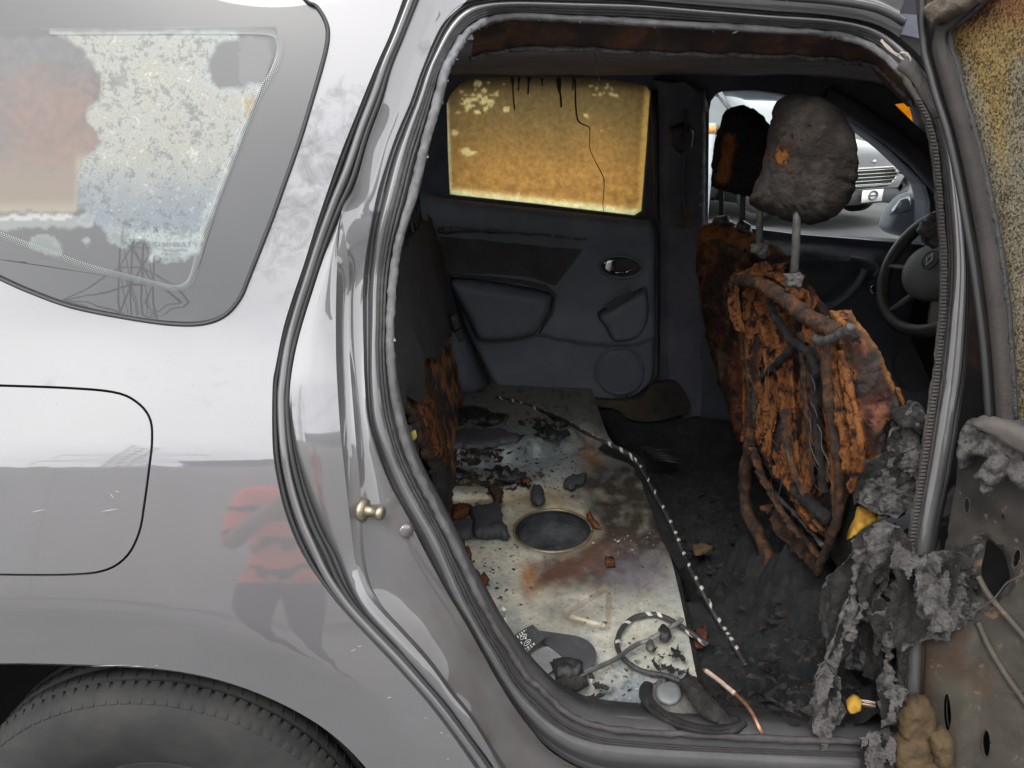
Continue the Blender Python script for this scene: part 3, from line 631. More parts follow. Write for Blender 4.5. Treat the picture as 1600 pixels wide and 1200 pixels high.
RING = [  # bottom right -> sill -> up the left -> along the roof -> down the middle pillar : R0 R1 R2 R3 R4
 ((1450, 1240), (1448, 1212), (1446, 1188), (1444, 1178), (1440, 1146)), ((1340, 1236), (1340, 1210), (1340, 1186), (1340, 1176), (1340, 1144)), ((1220, 1230), (1220, 1205), (1220, 1182), (1220, 1172), (1220, 1140)),
 ((1100, 1224), (1100, 1200), (1100, 1177), (1100, 1167), (1100, 1134)), ((1000, 1215), (1000, 1195), (1000, 1171), (1000, 1160), (1000, 1130)), ((925, 1205), (928, 1186), (928, 1163), (928, 1150), (930, 1120)),
 ((862, 1172), (868, 1158), (872, 1142), (878, 1126), (888, 1102)), ((818, 1126), (824, 1118), (832, 1108), (842, 1092), (855, 1070)), ((780, 1068), (790, 1070), (802, 1072), (812, 1064), (832, 1050)),
 ((752, 1018), (762, 1024), (775, 1027), (786, 1020), (806, 1016)), ((728, 975), (738, 979), (747, 982), (760, 978), (783, 977)), ((698, 925), (708, 930), (720, 932), (735, 930), (760, 935)), ((676, 885), (690, 890), (702, 890), (716, 890), (738, 890)),
 ((653, 835), (665, 838), (680, 840), (692, 838), (712, 838)), ((628, 792), (640, 795), (652, 792), (668, 792), (689, 793)), ((606, 750), (619, 753), (630, 750), (646, 750), (668, 752)), ((588, 705), (600, 705), (612, 705), (626, 705), (649, 705)),
 ((575, 655), (585, 657), (597, 652), (612, 654), (634, 655)), ((570, 600), (580, 600), (590, 600), (604, 600), (622, 600)), ((568, 545), (580, 545), (587, 545), (601, 545), (616, 545)), ((567, 500), (581, 500), (588, 500), (602, 500), (616, 500)),
 ((567, 450), (582, 450), (589, 450), (604, 450), (619, 450)), ((571, 405), (586, 405), (593, 405), (609, 405), (624, 405)), ((577, 360), (592, 360), (601, 360), (618, 360), (635, 360)), ((590, 300), (606, 300), (616, 300), (634, 300), (655, 300)),
 ((604, 250), (619, 250), (629, 250), (646, 250), (666, 250)), ((620, 207), (634, 207), (642, 207), (659, 207), (677, 205)), ((640, 160), (652, 160), (659, 160), (672, 160), (691, 160)), ((657, 112), (668, 112), (675, 112), (685, 112), (702, 115)),
 ((671, 78), (681, 82), (688, 84), (697, 86), (712, 92)), ((688, 42), (699, 47), (706, 52), (713, 58), (725, 68)), ((710, 14), (720, 22), (727, 28), (735, 36), (743, 48)), ((740, 0), (748, 8), (754, 14), (762, 24), (768, 38)),
 ((800, -6), (800, 3), (802, 8), (804, 18), (806, 31)), ((900, -4), (900, 5), (900, 10), (900, 22), (900, 36)), ((1000, 0), (1000, 8), (1000, 13), (1000, 26), (1000, 42)), ((1100, 8), (1100, 16), (1100, 21), (1100, 32), (1100, 47)),
 ((1200, 16), (1200, 24), (1200, 29), (1200, 39), (1200, 52)), ((1300, 24), (1300, 31), (1300, 36), (1298, 46), (1294, 58)), ((1370, 38), (1366, 46), (1363, 51), (1358, 62), (1350, 74)), ((1420, 70), (1412, 78), (1406, 84), (1398, 92), (1390, 102)),
 ((1458, 115), (1448, 122), (1440, 128), (1430, 134), (1418, 142)), ((1482, 180), (1474, 183), (1466, 186), (1458, 188), (1443, 192)), ((1497, 250), (1489, 250), (1481, 250), (1471, 250), (1455, 250)), ((1510, 340), (1502, 340), (1491, 340), (1478, 340), (1463, 340)),
 ((1515, 420), (1509, 420), (1495, 420), (1481, 420), (1469, 420)), ((1514, 500), (1507, 500), (1490, 500), (1476, 500), (1467, 500)), ((1509, 580), (1501, 580), (1482, 580), (1467, 580), (1459, 580)), ((1499, 650), (1490, 650), (1472, 650), (1457, 650), (1450, 650)),
 ((1484, 740), (1476, 740), (1457, 740), (1443, 740), (1437, 740)), ((1471, 800), (1464, 800), (1446, 800), (1433, 800), (1428, 800)), ((1459, 870), (1451, 870), (1434, 870), (1423, 870), (1417, 870)), ((1450, 960), (1442, 960), (1426, 960), (1416, 960), (1408, 960)), ((1444, 1080), (1436, 1080), (1420, 1080), (1410, 1080), (1402, 1070)), ((1440, 1180), (1432, 1180), (1416, 1175), (1406, 1170), (1398, 1150))]
NR = 340
def ringc(k, off, k2=None, f=0.0):
    a = crv([Vector((*s[k], 0)) for s in RING], NR)
    if k2 is not None: a = [p.lerp(q, f) for p, q in zip(a, crv([Vector((*s[k2], 0)) for s in RING], NR))]
    return [on_body(p.x, p.y, off - .018 * sm(430, 330, p.y) * sm(900, 700, p.x)) for p in a]
def ringsoot(v):
    if v.y > Yb(v.x, v.z) + .095: return (.9, .2, 1)
    x, y = proj(v); s = .08 + .12 * sm(900, 1100, y) ; g = .4 * sm(900, 1060, y) * sm(900, 700, x); f = .16 + .65 * sm(480, 720, y) + .2 * sm(1000, 1100, y)
    if x > 1380 and y > 90: s = .2; g = .25; f = .60 + .25 * sm(400, 700, y)
    if y < 60 and x > 740: s = .1; f = .15 + .3 * sm(800, 1300, x)
    return (s, g, f)
R0 = ringc(0, .045); R4 = ringc(4, .075)
jr = loft('door_opening_flange', [R0, ringc(0, .074, 1, .30), ringc(0, .076, 1, .7), ringc(1, .046), ringc(1, .042, 2, .4), ringc(2, .047), ringc(3, .064), ringc(3, .075, 4, .6), ringc(4, .085), [p + Vector((.075 if p.x > .3 and i > NR * .6 else 0, .05, 0)) for i, p in enumerate(ringc(4, .085, 3, .5))], [p + Vector((.14 if p.x > .3 and i > NR * .6 else 0, .09, 0)) for i, p in enumerate(ringc(4, .085, 1, .5))]], PAINT, CAR, col=ringsoot)
def sealcol(v):
    x, y = proj(v); n = fb(v, 60)
    if x > 1380 and y > 110: return Vector((.075, .066, .06)) * (1 + .4 * n)
    if y < 130 and x < 760: return Vector((.25, .255, .27)) * (1 + .35 * n)
    if y < 60: return Vector((.10, .10, .105)) * (1 + .5 * n)
    c = Vector((.185, .185, .19)).lerp(Vector((.085, .083, .085)), sm(430, 640, y)); return c.lerp(Vector((.055, .05, .05)), sm(860, 980, y)) * (1 + .3 * n)
def sealcol2(v): return sealcol(v) * .42
for f, r in ((.18, .0024), (.5, .0026), (.84, .0024)):
    tube('seal_rib', ringc(2, .050 + .01 * f, 3, f), r, SEALC, jr, seg=6, nzamp=.0006, nzs=90, col=sealcol2)
sd_ = ringc(3, .064, 4, .55)
rr = []
for i, p in enumerate(sd_):
    x, y = proj(p); w = .0068 if (y > 60 and x < 760) else .0052
    rr.append(w * (1 + .10 * nz((i * .21, 0, 0))) )
ds = tube('door_seal', sd_, rr, SEALC, jr, seg=14, nzamp=.0026, nzs=110, col=sealcol, label='ash-grey crumbling seal round the door opening')
# crumbled edge of the seal: small ragged bits
mb = MB(); R4b = ringc(4, .070)
for i, p in enumerate(R4b):
    x, y = proj(p)
    if (x < 780 and y < 560) or (y < 60) :
        for k in range(2):
            if y > 190 and k: continue
            q = p.lerp(sd_[i], .42) + Vector((rnd.uniform(-.003, .003), rnd.uniform(-.006, .001), rnd.uniform(-.003, .003))); s = rnd.uniform(.0015, .0042)
            mb.add([q + Vector((rnd.uniform(-s, s), rnd.uniform(-s, s), rnd.uniform(-s, s))) for _ in range(4)], [(0, 1, 2), (0, 2, 3), (0, 3, 1), (1, 3, 2)])
    elif x > 1400 and y > 140 and i % 2 == 0:
        q = Vector(ringc_cache[i]) if False else p
mb.build('seal_crumbs', SEALC, jr, smooth=False, col=lambda v: Vector((.30, .30, .31)) if proj(v)[0] < 780 and proj(v)[1] > 60 else Vector((.1, .1, .1)))['kind'] = 'stuff'
# crimped edge strip on the middle pillar
mb = MB(); pts = [p for i, p in enumerate(ringc(3, .058, 4, .62)) if i > NR * .6 and proj(p)[0] > 1400 and 150 < proj(p)[1] < 1000]
pts = arc(pts, 150)
for i, p in enumerate(pts[1:-1], 1):
    t = (pts[i + 1] - pts[i - 1]).normalized(); w = Vector((1, 0, 0)); 
    R = Matrix((w, t.cross(w).normalized(), t)).transposed(); mb.box(p + Vector((.0015 * nz((i * .5, 0, 0)), -.0035, 0)), (.0080 + .002 * nz((i * .9, 3, 0)), .0042, .0034), R)
mb.build('crimped_seal_edge', mat_plain('brown_grey_rubber', (.06, .055, .052), rough=.9, bump=.6), jr, bevel=.0006)
# jamb between the flange and the opening
low0 = [(533, 335), (545, 412), (545, 475), (546, 550), (549, 600), (555, 675), (562, 750), (566, 812), (570, 870), (580, 915), (602, 952), (637, 990), (680, 1040), (712, 1085), (742, 1124), (768, 1165), (800, 1210), (840, 1260)]
low1 = [(583, 335), (570, 412), (567, 475), (568, 545), (570, 600), (577, 660), (606, 750), (632, 798), (668, 870), (700, 928), (722, 965), (745, 1005), (768, 1048), (794, 1090), (822, 1130), (858, 1172), (915, 1205), (990, 1225)]
a0 = tuck(D0_PX, .0135); a1 = [on_body(p.x, p.y, .0135 + .0205 * sm(340, 460, p.y)) for p in crv([Vector((a, b, 0)) for a, b in low0], NS)]
loft('flange_fold', [a0, [p.lerp(q, .35) + Vector((0, .006, 0)) * sm(.02, .2, i / (NS - 1)) for i, (p, q) in enumerate(zip(a0, a1))], [p.lerp(q, .7) + Vector((-.001, .006, 0)) * sm(.02, .2, i / (NS - 1)) for i, (p, q) in enumerate(zip(a0, a1))], a1], PAINT, CAR, col=jsoot)
L_ = [(690, -90), (672, -45), (655, 0), (632, 57), (612, 107), (597, 160), (576, 217), (555, 290)] + low0; R_ = [(790, -90), (760, -45), (728, 2), (690, 40), (660, 107), (641, 160), (617, 217), (593, 290)] + low1
NJ = 150
la = [on_body(p.x, p.y, .0135 + .0205 * sm(340, 460, p.y)) for p in crv([Vector((a, b, 0)) for a, b in L_], NJ)]; ra = [on_body(p.x, p.y, .029 + .018 * sm(330, 440, p.y)) for p in crv([Vector((a, b, 0)) for a, b in R_], NJ)]
def jbump(q, f): return Vector((0, (.003 + .007 * sm(500, 760, proj(q)[1])) * math.sin(math.pi * f), 0))
jamb = loft('door_jamb', [[p.lerp(q, f) + jbump(p, f) for p, q in zip(la, ra)] for f in (0, .06, .15, .27, .4, .55, .7, .85, .95, 1)], PAINT, CAR, col=jsoot)
# outer sill
a0 = curve_on([(770, 1197), (815, 1262), (870, 1330), (960, 1370), (1100, 1385), (1300, 1390), (1500, 1390)], 60, .01); b0 = curve_on([(785, 1205), (850, 1262), (925, 1290), (1000, 1300), (1120, 1308), (1300, 1312), (1500, 1314)], 60, .012)
c0 = curve_on([(800, 1210), (868, 1240), (930, 1206), (1000, 1216), (1120, 1226), (1300, 1234), (1500, 1240)], 60, .046)
loft('sill', [[p + Vector((0, .01, -.16)) for p in a0], a0, b0, [p.lerp(q, .5) + Vector((0, .0, .004)) for p, q in zip(b0, c0)], c0], PAINT, CAR, col=lambda v: (.15, .15, .92))
# striker and plug on the jamb
st = on_body(568, 797, .035); ax_ = Vector((.90, -.35, .02)).normalized(); mb = MB()
mb.lathe([(0, -.004), (.0165, -.004), (.0175, .0), (.0165, .004), (.009, .0055), (.0075, .006), (.0075, .024), (.010, .025), (.0105, .028), (.010, .032), (.006, .034), (0, .034)], st, ax_, 24)
mb.build('door_striker', BRASS, jamb, label='brass-coloured door striker stud')
pp = on_body(634, 829, .042); mb = MB(); mb.lathe([(.0105, .0), (.0105, .002), (.009, .0035), (.0, .0042)], pp, Vector((.45, -.85, .1)), 22); mb.build('drain_plug', PAINT, jamb, col=lambda v: (.45, .1, 0))

# ---------------- roof
RT = [R0[i] for i in range(NR) if proj(R0[i])[1] < 60 and 735 < proj(R0[i])[0] < 1425]
RT = arc(RT, 40)
def roofcol(v): return (.12, .05, .2)
rows = [RT, [p + Vector((0, -.012, .010)) for p in RT], [p + Vector((0, -.014, .022)) for p in RT], [p + Vector((0, -.008, .026)) for p in RT], [p + Vector((0, .006, .024)) for p in RT], [p + Vector((0, .01, .036)) for p in RT], [p + Vector((0, .0, .05)) for p in RT], [p + Vector((0, .02, .075)) for p in RT], [p + Vector((0, .1, .10)) for p in RT]]
loft('roof_edge', rows, PAINT, CAR, col=roofcol)
t1 = [p + Vector((0, -.010, .017)) for p in RT]
cut = min(range(len(t1)), key=lambda i: abs(proj(t1[i])[0] - 1228))
tube('roof_moulding', t1[:cut + 1], .006, RUBBER, CAR, seg=8); tube('roof_moulding', [t1[cut] + Vector((.002, 0, 0))] + t1[cut + 1:], .0062, RUBBER, CAR, seg=8)
V = []
nx, ny = 24, 18
for j in range(ny):
    for i in range(nx):
        x = -1.25 + 2.5 * i / (nx - 1); f = j / (ny - 1); y = .33 + (1.46 - .33) * f
        V.append((x, y, 1.66 + .04 * math.sin(math.pi * f) - .05 * max(0, x - .5) ** 2))
mk('roof_panel', V, grid_faces(ny, nx), PAINT, CAR, col=lambda v: (.3, .1, 0), solid=.01)
# ================================================================== INTERIOR
# ---------------- seat pan (bare steel where the rear bench was)
ZP = .44
EDGE = [(905, 596), (925, 630), (950, 682), (985, 722), (1005, 755), (1035, 830), (1060, 920), (1085, 1040), (1100, 1110), (1112, 1180), (1122, 1240)]
exy = [q for q in [at_z(p.x, p.y, ZP) for p in crv([Vector((a, b, 0)) for a, b in EDGE], 50)] if q.y > .105]
HC = (864, 827)
hole = [at_z(HC[0] + 61 * math.cos(a), HC[1] + 33 * math.sin(a), ZP) for a in [k * math.pi / 24 for k in range(48)]]
pan_out = [(p.x, p.y) for p in exy] + [(exy[-1].x, .10), (-.42, .10), (-.42, 1.66), (exy[0].x, 1.66)]
TRI = [(945, 919), (951, 925), (951, 974), (945, 980), (888, 964), (884, 957)]
def curve_y(pts, x):
    if x <= pts[0][0]: return pts[0][1]
    for (a, b), (c, d) in zip(pts, pts[1:]):
        if x <= c: t = (x - a) / (c - a); t = t * t * (3 - 2 * t); return b + (d - b) * t
    return pts[-1][1]
C1 = [(640, 742), (720, 739), (790, 735), (840, 722), (880, 708), (925, 694), (960, 690)]
C2 = [(640, 786), (700, 786), (780, 784), (830, 772), (900, 765), (1000, 760)]
def pan_h(x, y):
    h = 0.0
    h += .048 * sm(3, -14, y - curve_y(C1, x)) * sm(955, 915, x)
    h += .022 * sm(2, -8, y - curve_y(C2, x)) * sm(870, 800, x) - .012 * sm(-12, -22, y - curve_y(C2, x)) * sm(870, 800, x)
    h -= .0042 * sm(5.5, 1, edist((x, y), TRI)) if 860 < x < 975 and 895 < y < 1000 else 0
    e = math.hypot((x - HC[0]) / 61, (y - HC[1]) / 33); h -= .006 * sm(1.16, 1.0, e)
    h -= .006 * sm(5, 1, abs(x - (1002 + (y - 940) * .02))) * sm(900, 915, y) * sm(1000, 985, y)
    h += .008 * sm(4, 0, abs(x - (788 + (y - 960) * .05))) * sm(940, 950, y) * sm(995, 985, y)
    h += .018 * math.exp(-((x - 850) / 55) ** 2 - ((y - 660) / 16) ** 2)
    e2 = math.hypot((x - 885) / 45, (y - 1080) / 28); h -= .012 * sm(1.05, .9, e2)
    h += .004 * fb((x, y, 0), .012)
    return h
def lp(a, b, t): return Vector(a).lerp(Vector(b), max(0, min(1, t)))
def pan_col(v):
    x, y = proj(v); n = fb((x, y, 0), .02); n2 = fb((x, y, 0), .055, 4); n3 = fb((x, y, 0), .11, 9)
    c = lp((.36, .355, .30), (.24, .26, .25), sm(-.2, .6, n))                       # pale burnt-off primer
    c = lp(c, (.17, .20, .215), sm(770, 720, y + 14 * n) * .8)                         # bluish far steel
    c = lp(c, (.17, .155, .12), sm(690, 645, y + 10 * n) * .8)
    c = lp(c, (.20, .145, .07), .75 * math.exp(-((y - 778) / 16) ** 2) * sm(690, 760, x) * sm(930, 860, x))
    c = lp(c, (.24, .12, .045), .9 * math.exp(-((x - 925) / 22) ** 2 - ((y - 712) / 24) ** 2) * (1 + n2))
    d = sm(850, 960, x + .25 * (y - 780) + 40 * n) * sm(985, 880, y + .55 * (x - 960) + 25 * n)      # big dark scorch, front right
    c = lp(c, (.026, .022, .018), min(1, d * 1.15 * sm(705, 740, y) * (.85 + .3 * n2)))
    m = math.exp(-((x - 885) / 78) ** 2 - ((y - 888 + .35 * (x - 885)) / 26) ** 2) * (1 + .6 * n2)
    c = lp(c, (.085, .045, .032), 1.25 * m * sm(808, 832, x))                            # heat-browned band below the hole
    c = lp(c, (.24, .115, .045), .9 * math.exp(-((x - 826) / 14) ** 2 - ((y - 905) / 26) ** 2) * (1 + n2))
    c = lp(c, (.12, .105, .13), .75 * math.exp(-((x - 1000) / 60) ** 2 - ((y - 900) / 34) ** 2))
    c = lp(c, (.40, .38, .33), .7 * math.exp(-((x - 905) / 50) ** 2 - ((y - 935) / 18) ** 2))
    e = math.hypot((x - HC[0]) / 61, (y - HC[1]) / 33); c = lp(c, (.20, .165, .11), .7 * sm(1.35, 1.1, e))
    c = lp(c, (.17, .19, .205), sm(1040, 1075, y + 14 * n) * sm(900, 960, x))              # blue-grey foot of the pan
    c = lp(c, (.45, .33, .2), .9 * sm(.45, .75, n3) * math.exp(-((x - 985) / 22) ** 2 - ((y - 1095) / 16) ** 2) * 1.6)
    c = lp(c, (.05, .045, .04), .85 * sm(.28, .62, n3 + .35 * n2) * (.35 + .65 * sm(720, 700, y) + .5 * sm(1010, 1040, y)))
    c = lp(c, (.20, .085, .035), .7 * sm(.58, .85, n2 + .3 * n3) * math.exp(-((x - 900) / 90) ** 2 - ((y - 850) / 60) ** 2))
    c = lp(c, (.16, .11, .06), .55 * sm(5, 1.5, edist((x, y), TRI)) if 870 < x < 965 and 905 < y < 995 else 0)
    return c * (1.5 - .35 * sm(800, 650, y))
STEELV = mat_vcol('scorched_steel', var=.30, scale=40, rough=.40, bump=.35, bscale=160, speck=.32, sscale=150, speck_c=(.03, .025, .02), spec=.5, metal=.5, rvar=.4)
ext = []
for i in range(6):
    a, b = TRI[i], TRI[(i + 1) % 6]; n_ = max(3, int(math.hypot(a[0] - b[0], a[1] - b[1]) / 3))
    for k in range(n_):
        for d in (-6.5, -5, -3.5, -2, -.8, .8, 2, 3.5, 5, 6.5):
            t = Vector((b[0] - a[0], b[1] - a[1])).normalized(); q = at_z(a[0] + (b[0] - a[0]) * k / n_ - t.y * d + rnd.uniform(-.2, .2), a[1] + (b[1] - a[1]) * k / n_ + t.x * d + rnd.uniform(-.2, .2), ZP); ext.append((q.x, q.y))
P2, T = fill(pan_out, [[(p.x, p.y) for p in hole]], .0078, extra=ext)
V = []
for (x, y) in P2:
    p = Vector((x, y, ZP)); a, b = proj(p); V.append(p + Vector((0, 0, pan_h(a, b))))
pan = mk('seat_pan', V, orient(V, T, Vector((0, 0, 1))), STEELV, CAR, col=pan_col, solid=.004, label='scorched bare steel seat pan with an oval hatch hole')
hp = [p + Vector((0, 0, -.005)) for p in hole] ; hp.append(hp[0])
tube('hatch_rim', hp, .004, STEELV, pan, seg=8, col=lambda v: (.14, .12, .085))
hb = [[Vector((hole[i % 48].x + (hole[0].x * 0 + at_z(HC[0], HC[1], ZP).x - hole[i % 48].x) * f, hole[i % 48].y + (at_z(HC[0], HC[1], ZP).y - hole[i % 48].y) * f, ZP - .008 - dz)) for i in range(49)] for f, dz in ((-.02, 0), (-.10, .03), (-.1, .07), (.3, .075), (.6, .06), (.85, .055), (.98, .053))]
loft('tank_top', hb, mat_ramp('sooty_tank', [(.35, (.012, .013, .015)), (.6, (.04, .043, .047)), (.8, (.08, .085, .09))], scale=18, rough=.7, bump=.6, bscale=120), pan)
for q, (o, mt, th) in enumerate([([(704, 640), (760, 634), (800, 646), (790, 664), (740, 668), (706, 664)], CHARP, .2), ([(706, 700), (770, 698), (800, 706), (780, 722), (720, 730), (706, 726)], VC, .05), ([(710, 736), (800, 730), (850, 742), (830, 764), (760, 770), (710, 766)], VC, .0), ([(800, 660), (860, 650), (890, 666), (850, 676)], CHARP, .05), ([(840, 1060), (920, 1050), (960, 1080), (900, 1105), (850, 1100)], ASHD, -.05), ([(1000, 1020), (1060, 1010), (1075, 1050), (1040, 1060)], CHARP, -.05)]):
    torn('burnt_remnant', o, 'Z', ZP + .012 + (.045 if o[0][1] < 732 else .006), mt, pan, step=3.2, thr=th - .05, amp=.003, ns=40, hs=60, seed=q * 2.7, rag=6, curl=.004, col=lambda v: lp((.02, .019, .019), (.10, .055, .03), sm(.0, .5, fb(v, 40))))
# front wall of the pan and the footwell
wall = [[p + Vector((.000, 0, 0)) for p in exy], [p + Vector((.012, 0, -.01)) for p in exy], [p + Vector((.02, 0, -.10)) for p in exy], [p + Vector((.03, 0, -.24)) for p in exy]]
loft('heelboard', wall, ASHD, CAR)
def foot_h(x, y):
    p = Vector((x, y, 0)); a, b = proj(Vector((x, y, .26)))
    h = .225 + .022 * fb(p, 9) + .012 * fb(p, 26, 3) + .008 * (1 - 2 * abs(fb(p, 40, 7)))
    h += .12 * sm(960, 1040, b + 20 * fb(p, 8)) * sm(1400, 1180, a)         # heap of char by the sill
    h += .05 * sm(800, 900, b) + .16 * sm(.46, .60, x + .05 * fb(p, 12)) * sm(.80, .68, y) * (1 + .3 * fb(p, 18, 2))
    return h
V = []; nx, ny = 150, 200
for j in range(ny):
    for i in range(nx):
        x = .04 + 1.05 * i / (nx - 1); y = .05 + 1.55 * j / (ny - 1); V.append((x, y, foot_h(x, y)))
CARPET = mat_ramp('charred_carpet', [(.3, (.008, .009, .011)), (.52, (.018, .020, .023)), (.66, (.034, .032, .030)), (.78, (.085, .072, .058))], scale=44, detail=10, rough=.85, bump=1.0, bscale=90, bdist=.012, spec=.35)
mk('footwell_floor', V, grid_faces(ny, nx), CARPET, CAR)
# ribbed rubber footrest and white scrap on the far footwell
mb = MB()
for i in range(9):
    a = at_z(990 + i * 5 - i * 1, 690 + i * 3.5, .31); b = at_z(1040 + i * 3, 684 + i * 5, .31); mb.tube([a, a.lerp(b, .5) + Vector((0, 0, .002)), b], .0045, 6)
mb.build('ribbed_mat', CHARP, CAR)
# far sill, beige where the paint survived
sheet('far_sill', [(905, 618), (950, 626), (1000, 622), (1022, 600), (1060, 600), (1080, 640), (1050, 652), (1020, 658), (985, 655), (965, 640), (930, 634)], 'Y', 1.50, VC, CAR, step=7, solid=.02, amp=.004, smooth_outline=50, col=lambda v: lp((.075, .058, .035), (.03, .026, .022), sm(985, 1045, proj(v)[0])))

inflate('footwell_shade', [(930, 634), (962, 652), (1000, 664), (1050, 660), (1090, 652), (1150, 660), (1180, 720), (1150, 760), (1060, 760), (1000, 750), (965, 700)], 'Y', 1.46, CARPET, CAR, step=7, front=.02, back=.06, R=22, amp=.012, ns=18, fine=.003)  # added dark sheet, stands in for the shaded void by the far wall
# ---------------- far wall: rear door
YF = 1.58
GL = [(697, 162), (704, 146), (718, 130), (735, 121), (790, 119), (880, 119), (960, 124), (1012, 134), (1018, 143), (1012, 230), (1004, 331), (993, 338), (850, 321), (702, 305), (699, 240)]
wallo = [(560, 60), (1120, 60), (1120, 700), (560, 700)]
FDW = [(1106, 350), (1108, 175), (1111, 158), (1119, 147), (1130, 142), (1180, 141), (1218, 146), (1270, 160), (1316, 182), (1355, 208), (1390, 235), (1425, 268), (1446, 290), (1453, 316), (1452, 384), (1421, 381), (1330, 374), (1250, 367), (1170, 357)]
WCN = [(1398, 163), (1420, 160), (1444, 161), (1450, 185), (1452, 212), (1430, 194)]
far = sheet('far_side_wall', [(400, 20), (1900, 20), (1900, 760), (400, 760)], 'Y', YF + .02, SOOT, CAR, step=30, holes=[GL, FDW, WCN], solid=.10, nrm=Vector((0, -1, 0)), smooth=False)
DOOR = [(660, 300), (663, 350), (690, 417), (723, 500), (747, 553), (767, 593), (785, 610), (800, 615), (850, 622), (947, 625), (982, 621), (1008, 607), (1021, 583), (1023, 500), (1023, 380), (1016, 345), (1003, 343), (993, 341), (850, 325), (701, 309)]
DOORs = [tuple(p)[:2] for p in crv([Vector((a, b, 0)) for a, b in DOOR], 160, True)]
CRL = [(745, 490), (770, 500), (800, 512), (847, 523), (880, 530), (913, 535), (950, 538), (990, 537), (1015, 528)]
SPK = (968, 579)
def door_d(x, y):
    e = edist((x, y), DOORs); h = .028 * math.sqrt(max(0, 1 - (1 - min(1, e / 13)) ** 2))
    yc = curve_y(CRL, x); s = sm(735, 760, x)
    h += .016 * s * sm(1, -7, y - yc)  * sm(60, 10, yc - y)
    r = math.hypot(x - SPK[0], y - SPK[1]); h += -.007 * sm(3, 0, abs(r - 38)) + .004 * sm(38, 30, r)
    h += .02 * sm(375, 335, y - .10 * (x - 700))
    return h
rd = sheet('rear_door_trim', DOORs, 'Y', YF, TRIM, CAR, step=4.2, solid=.012, disp=door_d, label='sooty dark grey inner panel of the far rear door')
INS = [(684, 359), (760, 358), (850, 363), (922, 373), (900, 405), (868, 447), (855, 443), (833, 434), (770, 428), (700, 428), (690, 395)]
sheet('cloth_insert', INS, 'Y', YF - .030, TRIM2, rd, step=6, solid=.004, amp=.001)
inflate('melted_edge', [(682, 353), (720, 352), (770, 352), (830, 357), (880, 364), (922, 370), (918, 379), (890, 376), (850, 370), (790, 366), (730, 363), (700, 366), (684, 365)], 'Y', YF - .036, mat_ramp('grey_melt', [(.35, (.03, .03, .033)), (.55, (.075, .075, .08)), (.75, (.15, .15, .155))], scale=60, rough=.6, bump=.8, bscale=120), rd, step=4, front=.008, back=.006, R=5, amp=.003, ns=60, rag=2)
inflate('armrest', [(703, 435), (760, 438), (813, 446), (848, 453), (862, 464), (858, 487), (840, 516), (815, 526), (780, 530), (748, 528), (730, 495)], 'Y', YF - .026, TRIM, rd, step=4, front=.065, back=.0, R=16, amp=0, smooth_outline=80)
tube('armrest_seam', [at_y(a, b, YF - .04) for a, b in [(700, 431), (760, 434), (815, 440), (852, 448), (867, 462), (862, 490), (842, 520)]], .006, TRIM2, rd)
# door handle in its cup
hc = [(970 + 33 * math.cos(a), 417 + 17 * math.sin(a) + .04 * 33 * math.cos(a)) for a in [k * math.pi / 20 for k in range(40)]]
cup = inflate('handle_cup', hc, 'Y', YF - .030, TRIM2, rd, step=3.5, front=.006, back=.004, R=5, amp=0)
tube('cup_rim', [at_y(a, b, YF - .040) for a, b in hc + hc[:1]], .0045, TRIM, cup, seg=8)
inflate('door_handle', [(941, 412), (946, 405), (956, 402), (962, 404), (961, 420), (958, 424), (975, 424), (990, 419), (996, 414), (990, 422), (978, 427), (958, 428), (946, 424), (941, 418)], 'Y', YF - .050, CHROME, cup, step=3, front=.008, back=.004, R=5, amp=0, label='small chrome pull handle')
inflate('pull_cup', [(933, 489), (960, 472), (1000, 450), (1008, 447), (1013, 470), (1012, 495), (1005, 513), (992, 526), (975, 531), (955, 530), (945, 512)], 'Y', YF - .026, TRIM, rd, step=4, front=.05, back=0, R=10, amp=0, smooth_outline=70)
sheet('switch_plate', [(944, 478), (985, 454), (992, 460), (952, 485)], 'Y', YF - .082, TRIM2, rd, step=4, solid=.004)
tube('speaker_ring', [at_y(SPK[0] + 37 * math.cos(a), SPK[1] + 36 * math.sin(a), YF - .036) for a in [k * math.pi / 24 for k in range(49)]], .0035, TRIM, rd, seg=6)
mb = MB()
for r in range(4, 34, 3):
    for k in range(max(6, int(r * 1.6))):
        a = 2 * math.pi * k / max(6, int(r * 1.6)); c = at_y(SPK[0] + r * math.cos(a), SPK[1] + r * math.sin(a), YF - .034); mb.box(c, (.0022, .002, .0022))
mb.build('speaker_grille', TRIM2, rd, smooth=False)['kind'] = 'stuff'
# weatherstrip round the far door opening
tube('far_door_seal', [at_y(a, b, YF - .012) for a, b in [(655, 310), (658, 350), (684, 418), (717, 502), (741, 557), (762, 600), (785, 618), (850, 631), (950, 634), (990, 630), (1018, 612), (1032, 585), (1033, 500), (1033, 370), (1026, 330), (1024, 200), (1022, 140)]], .010, CHARP, far, seg=8)

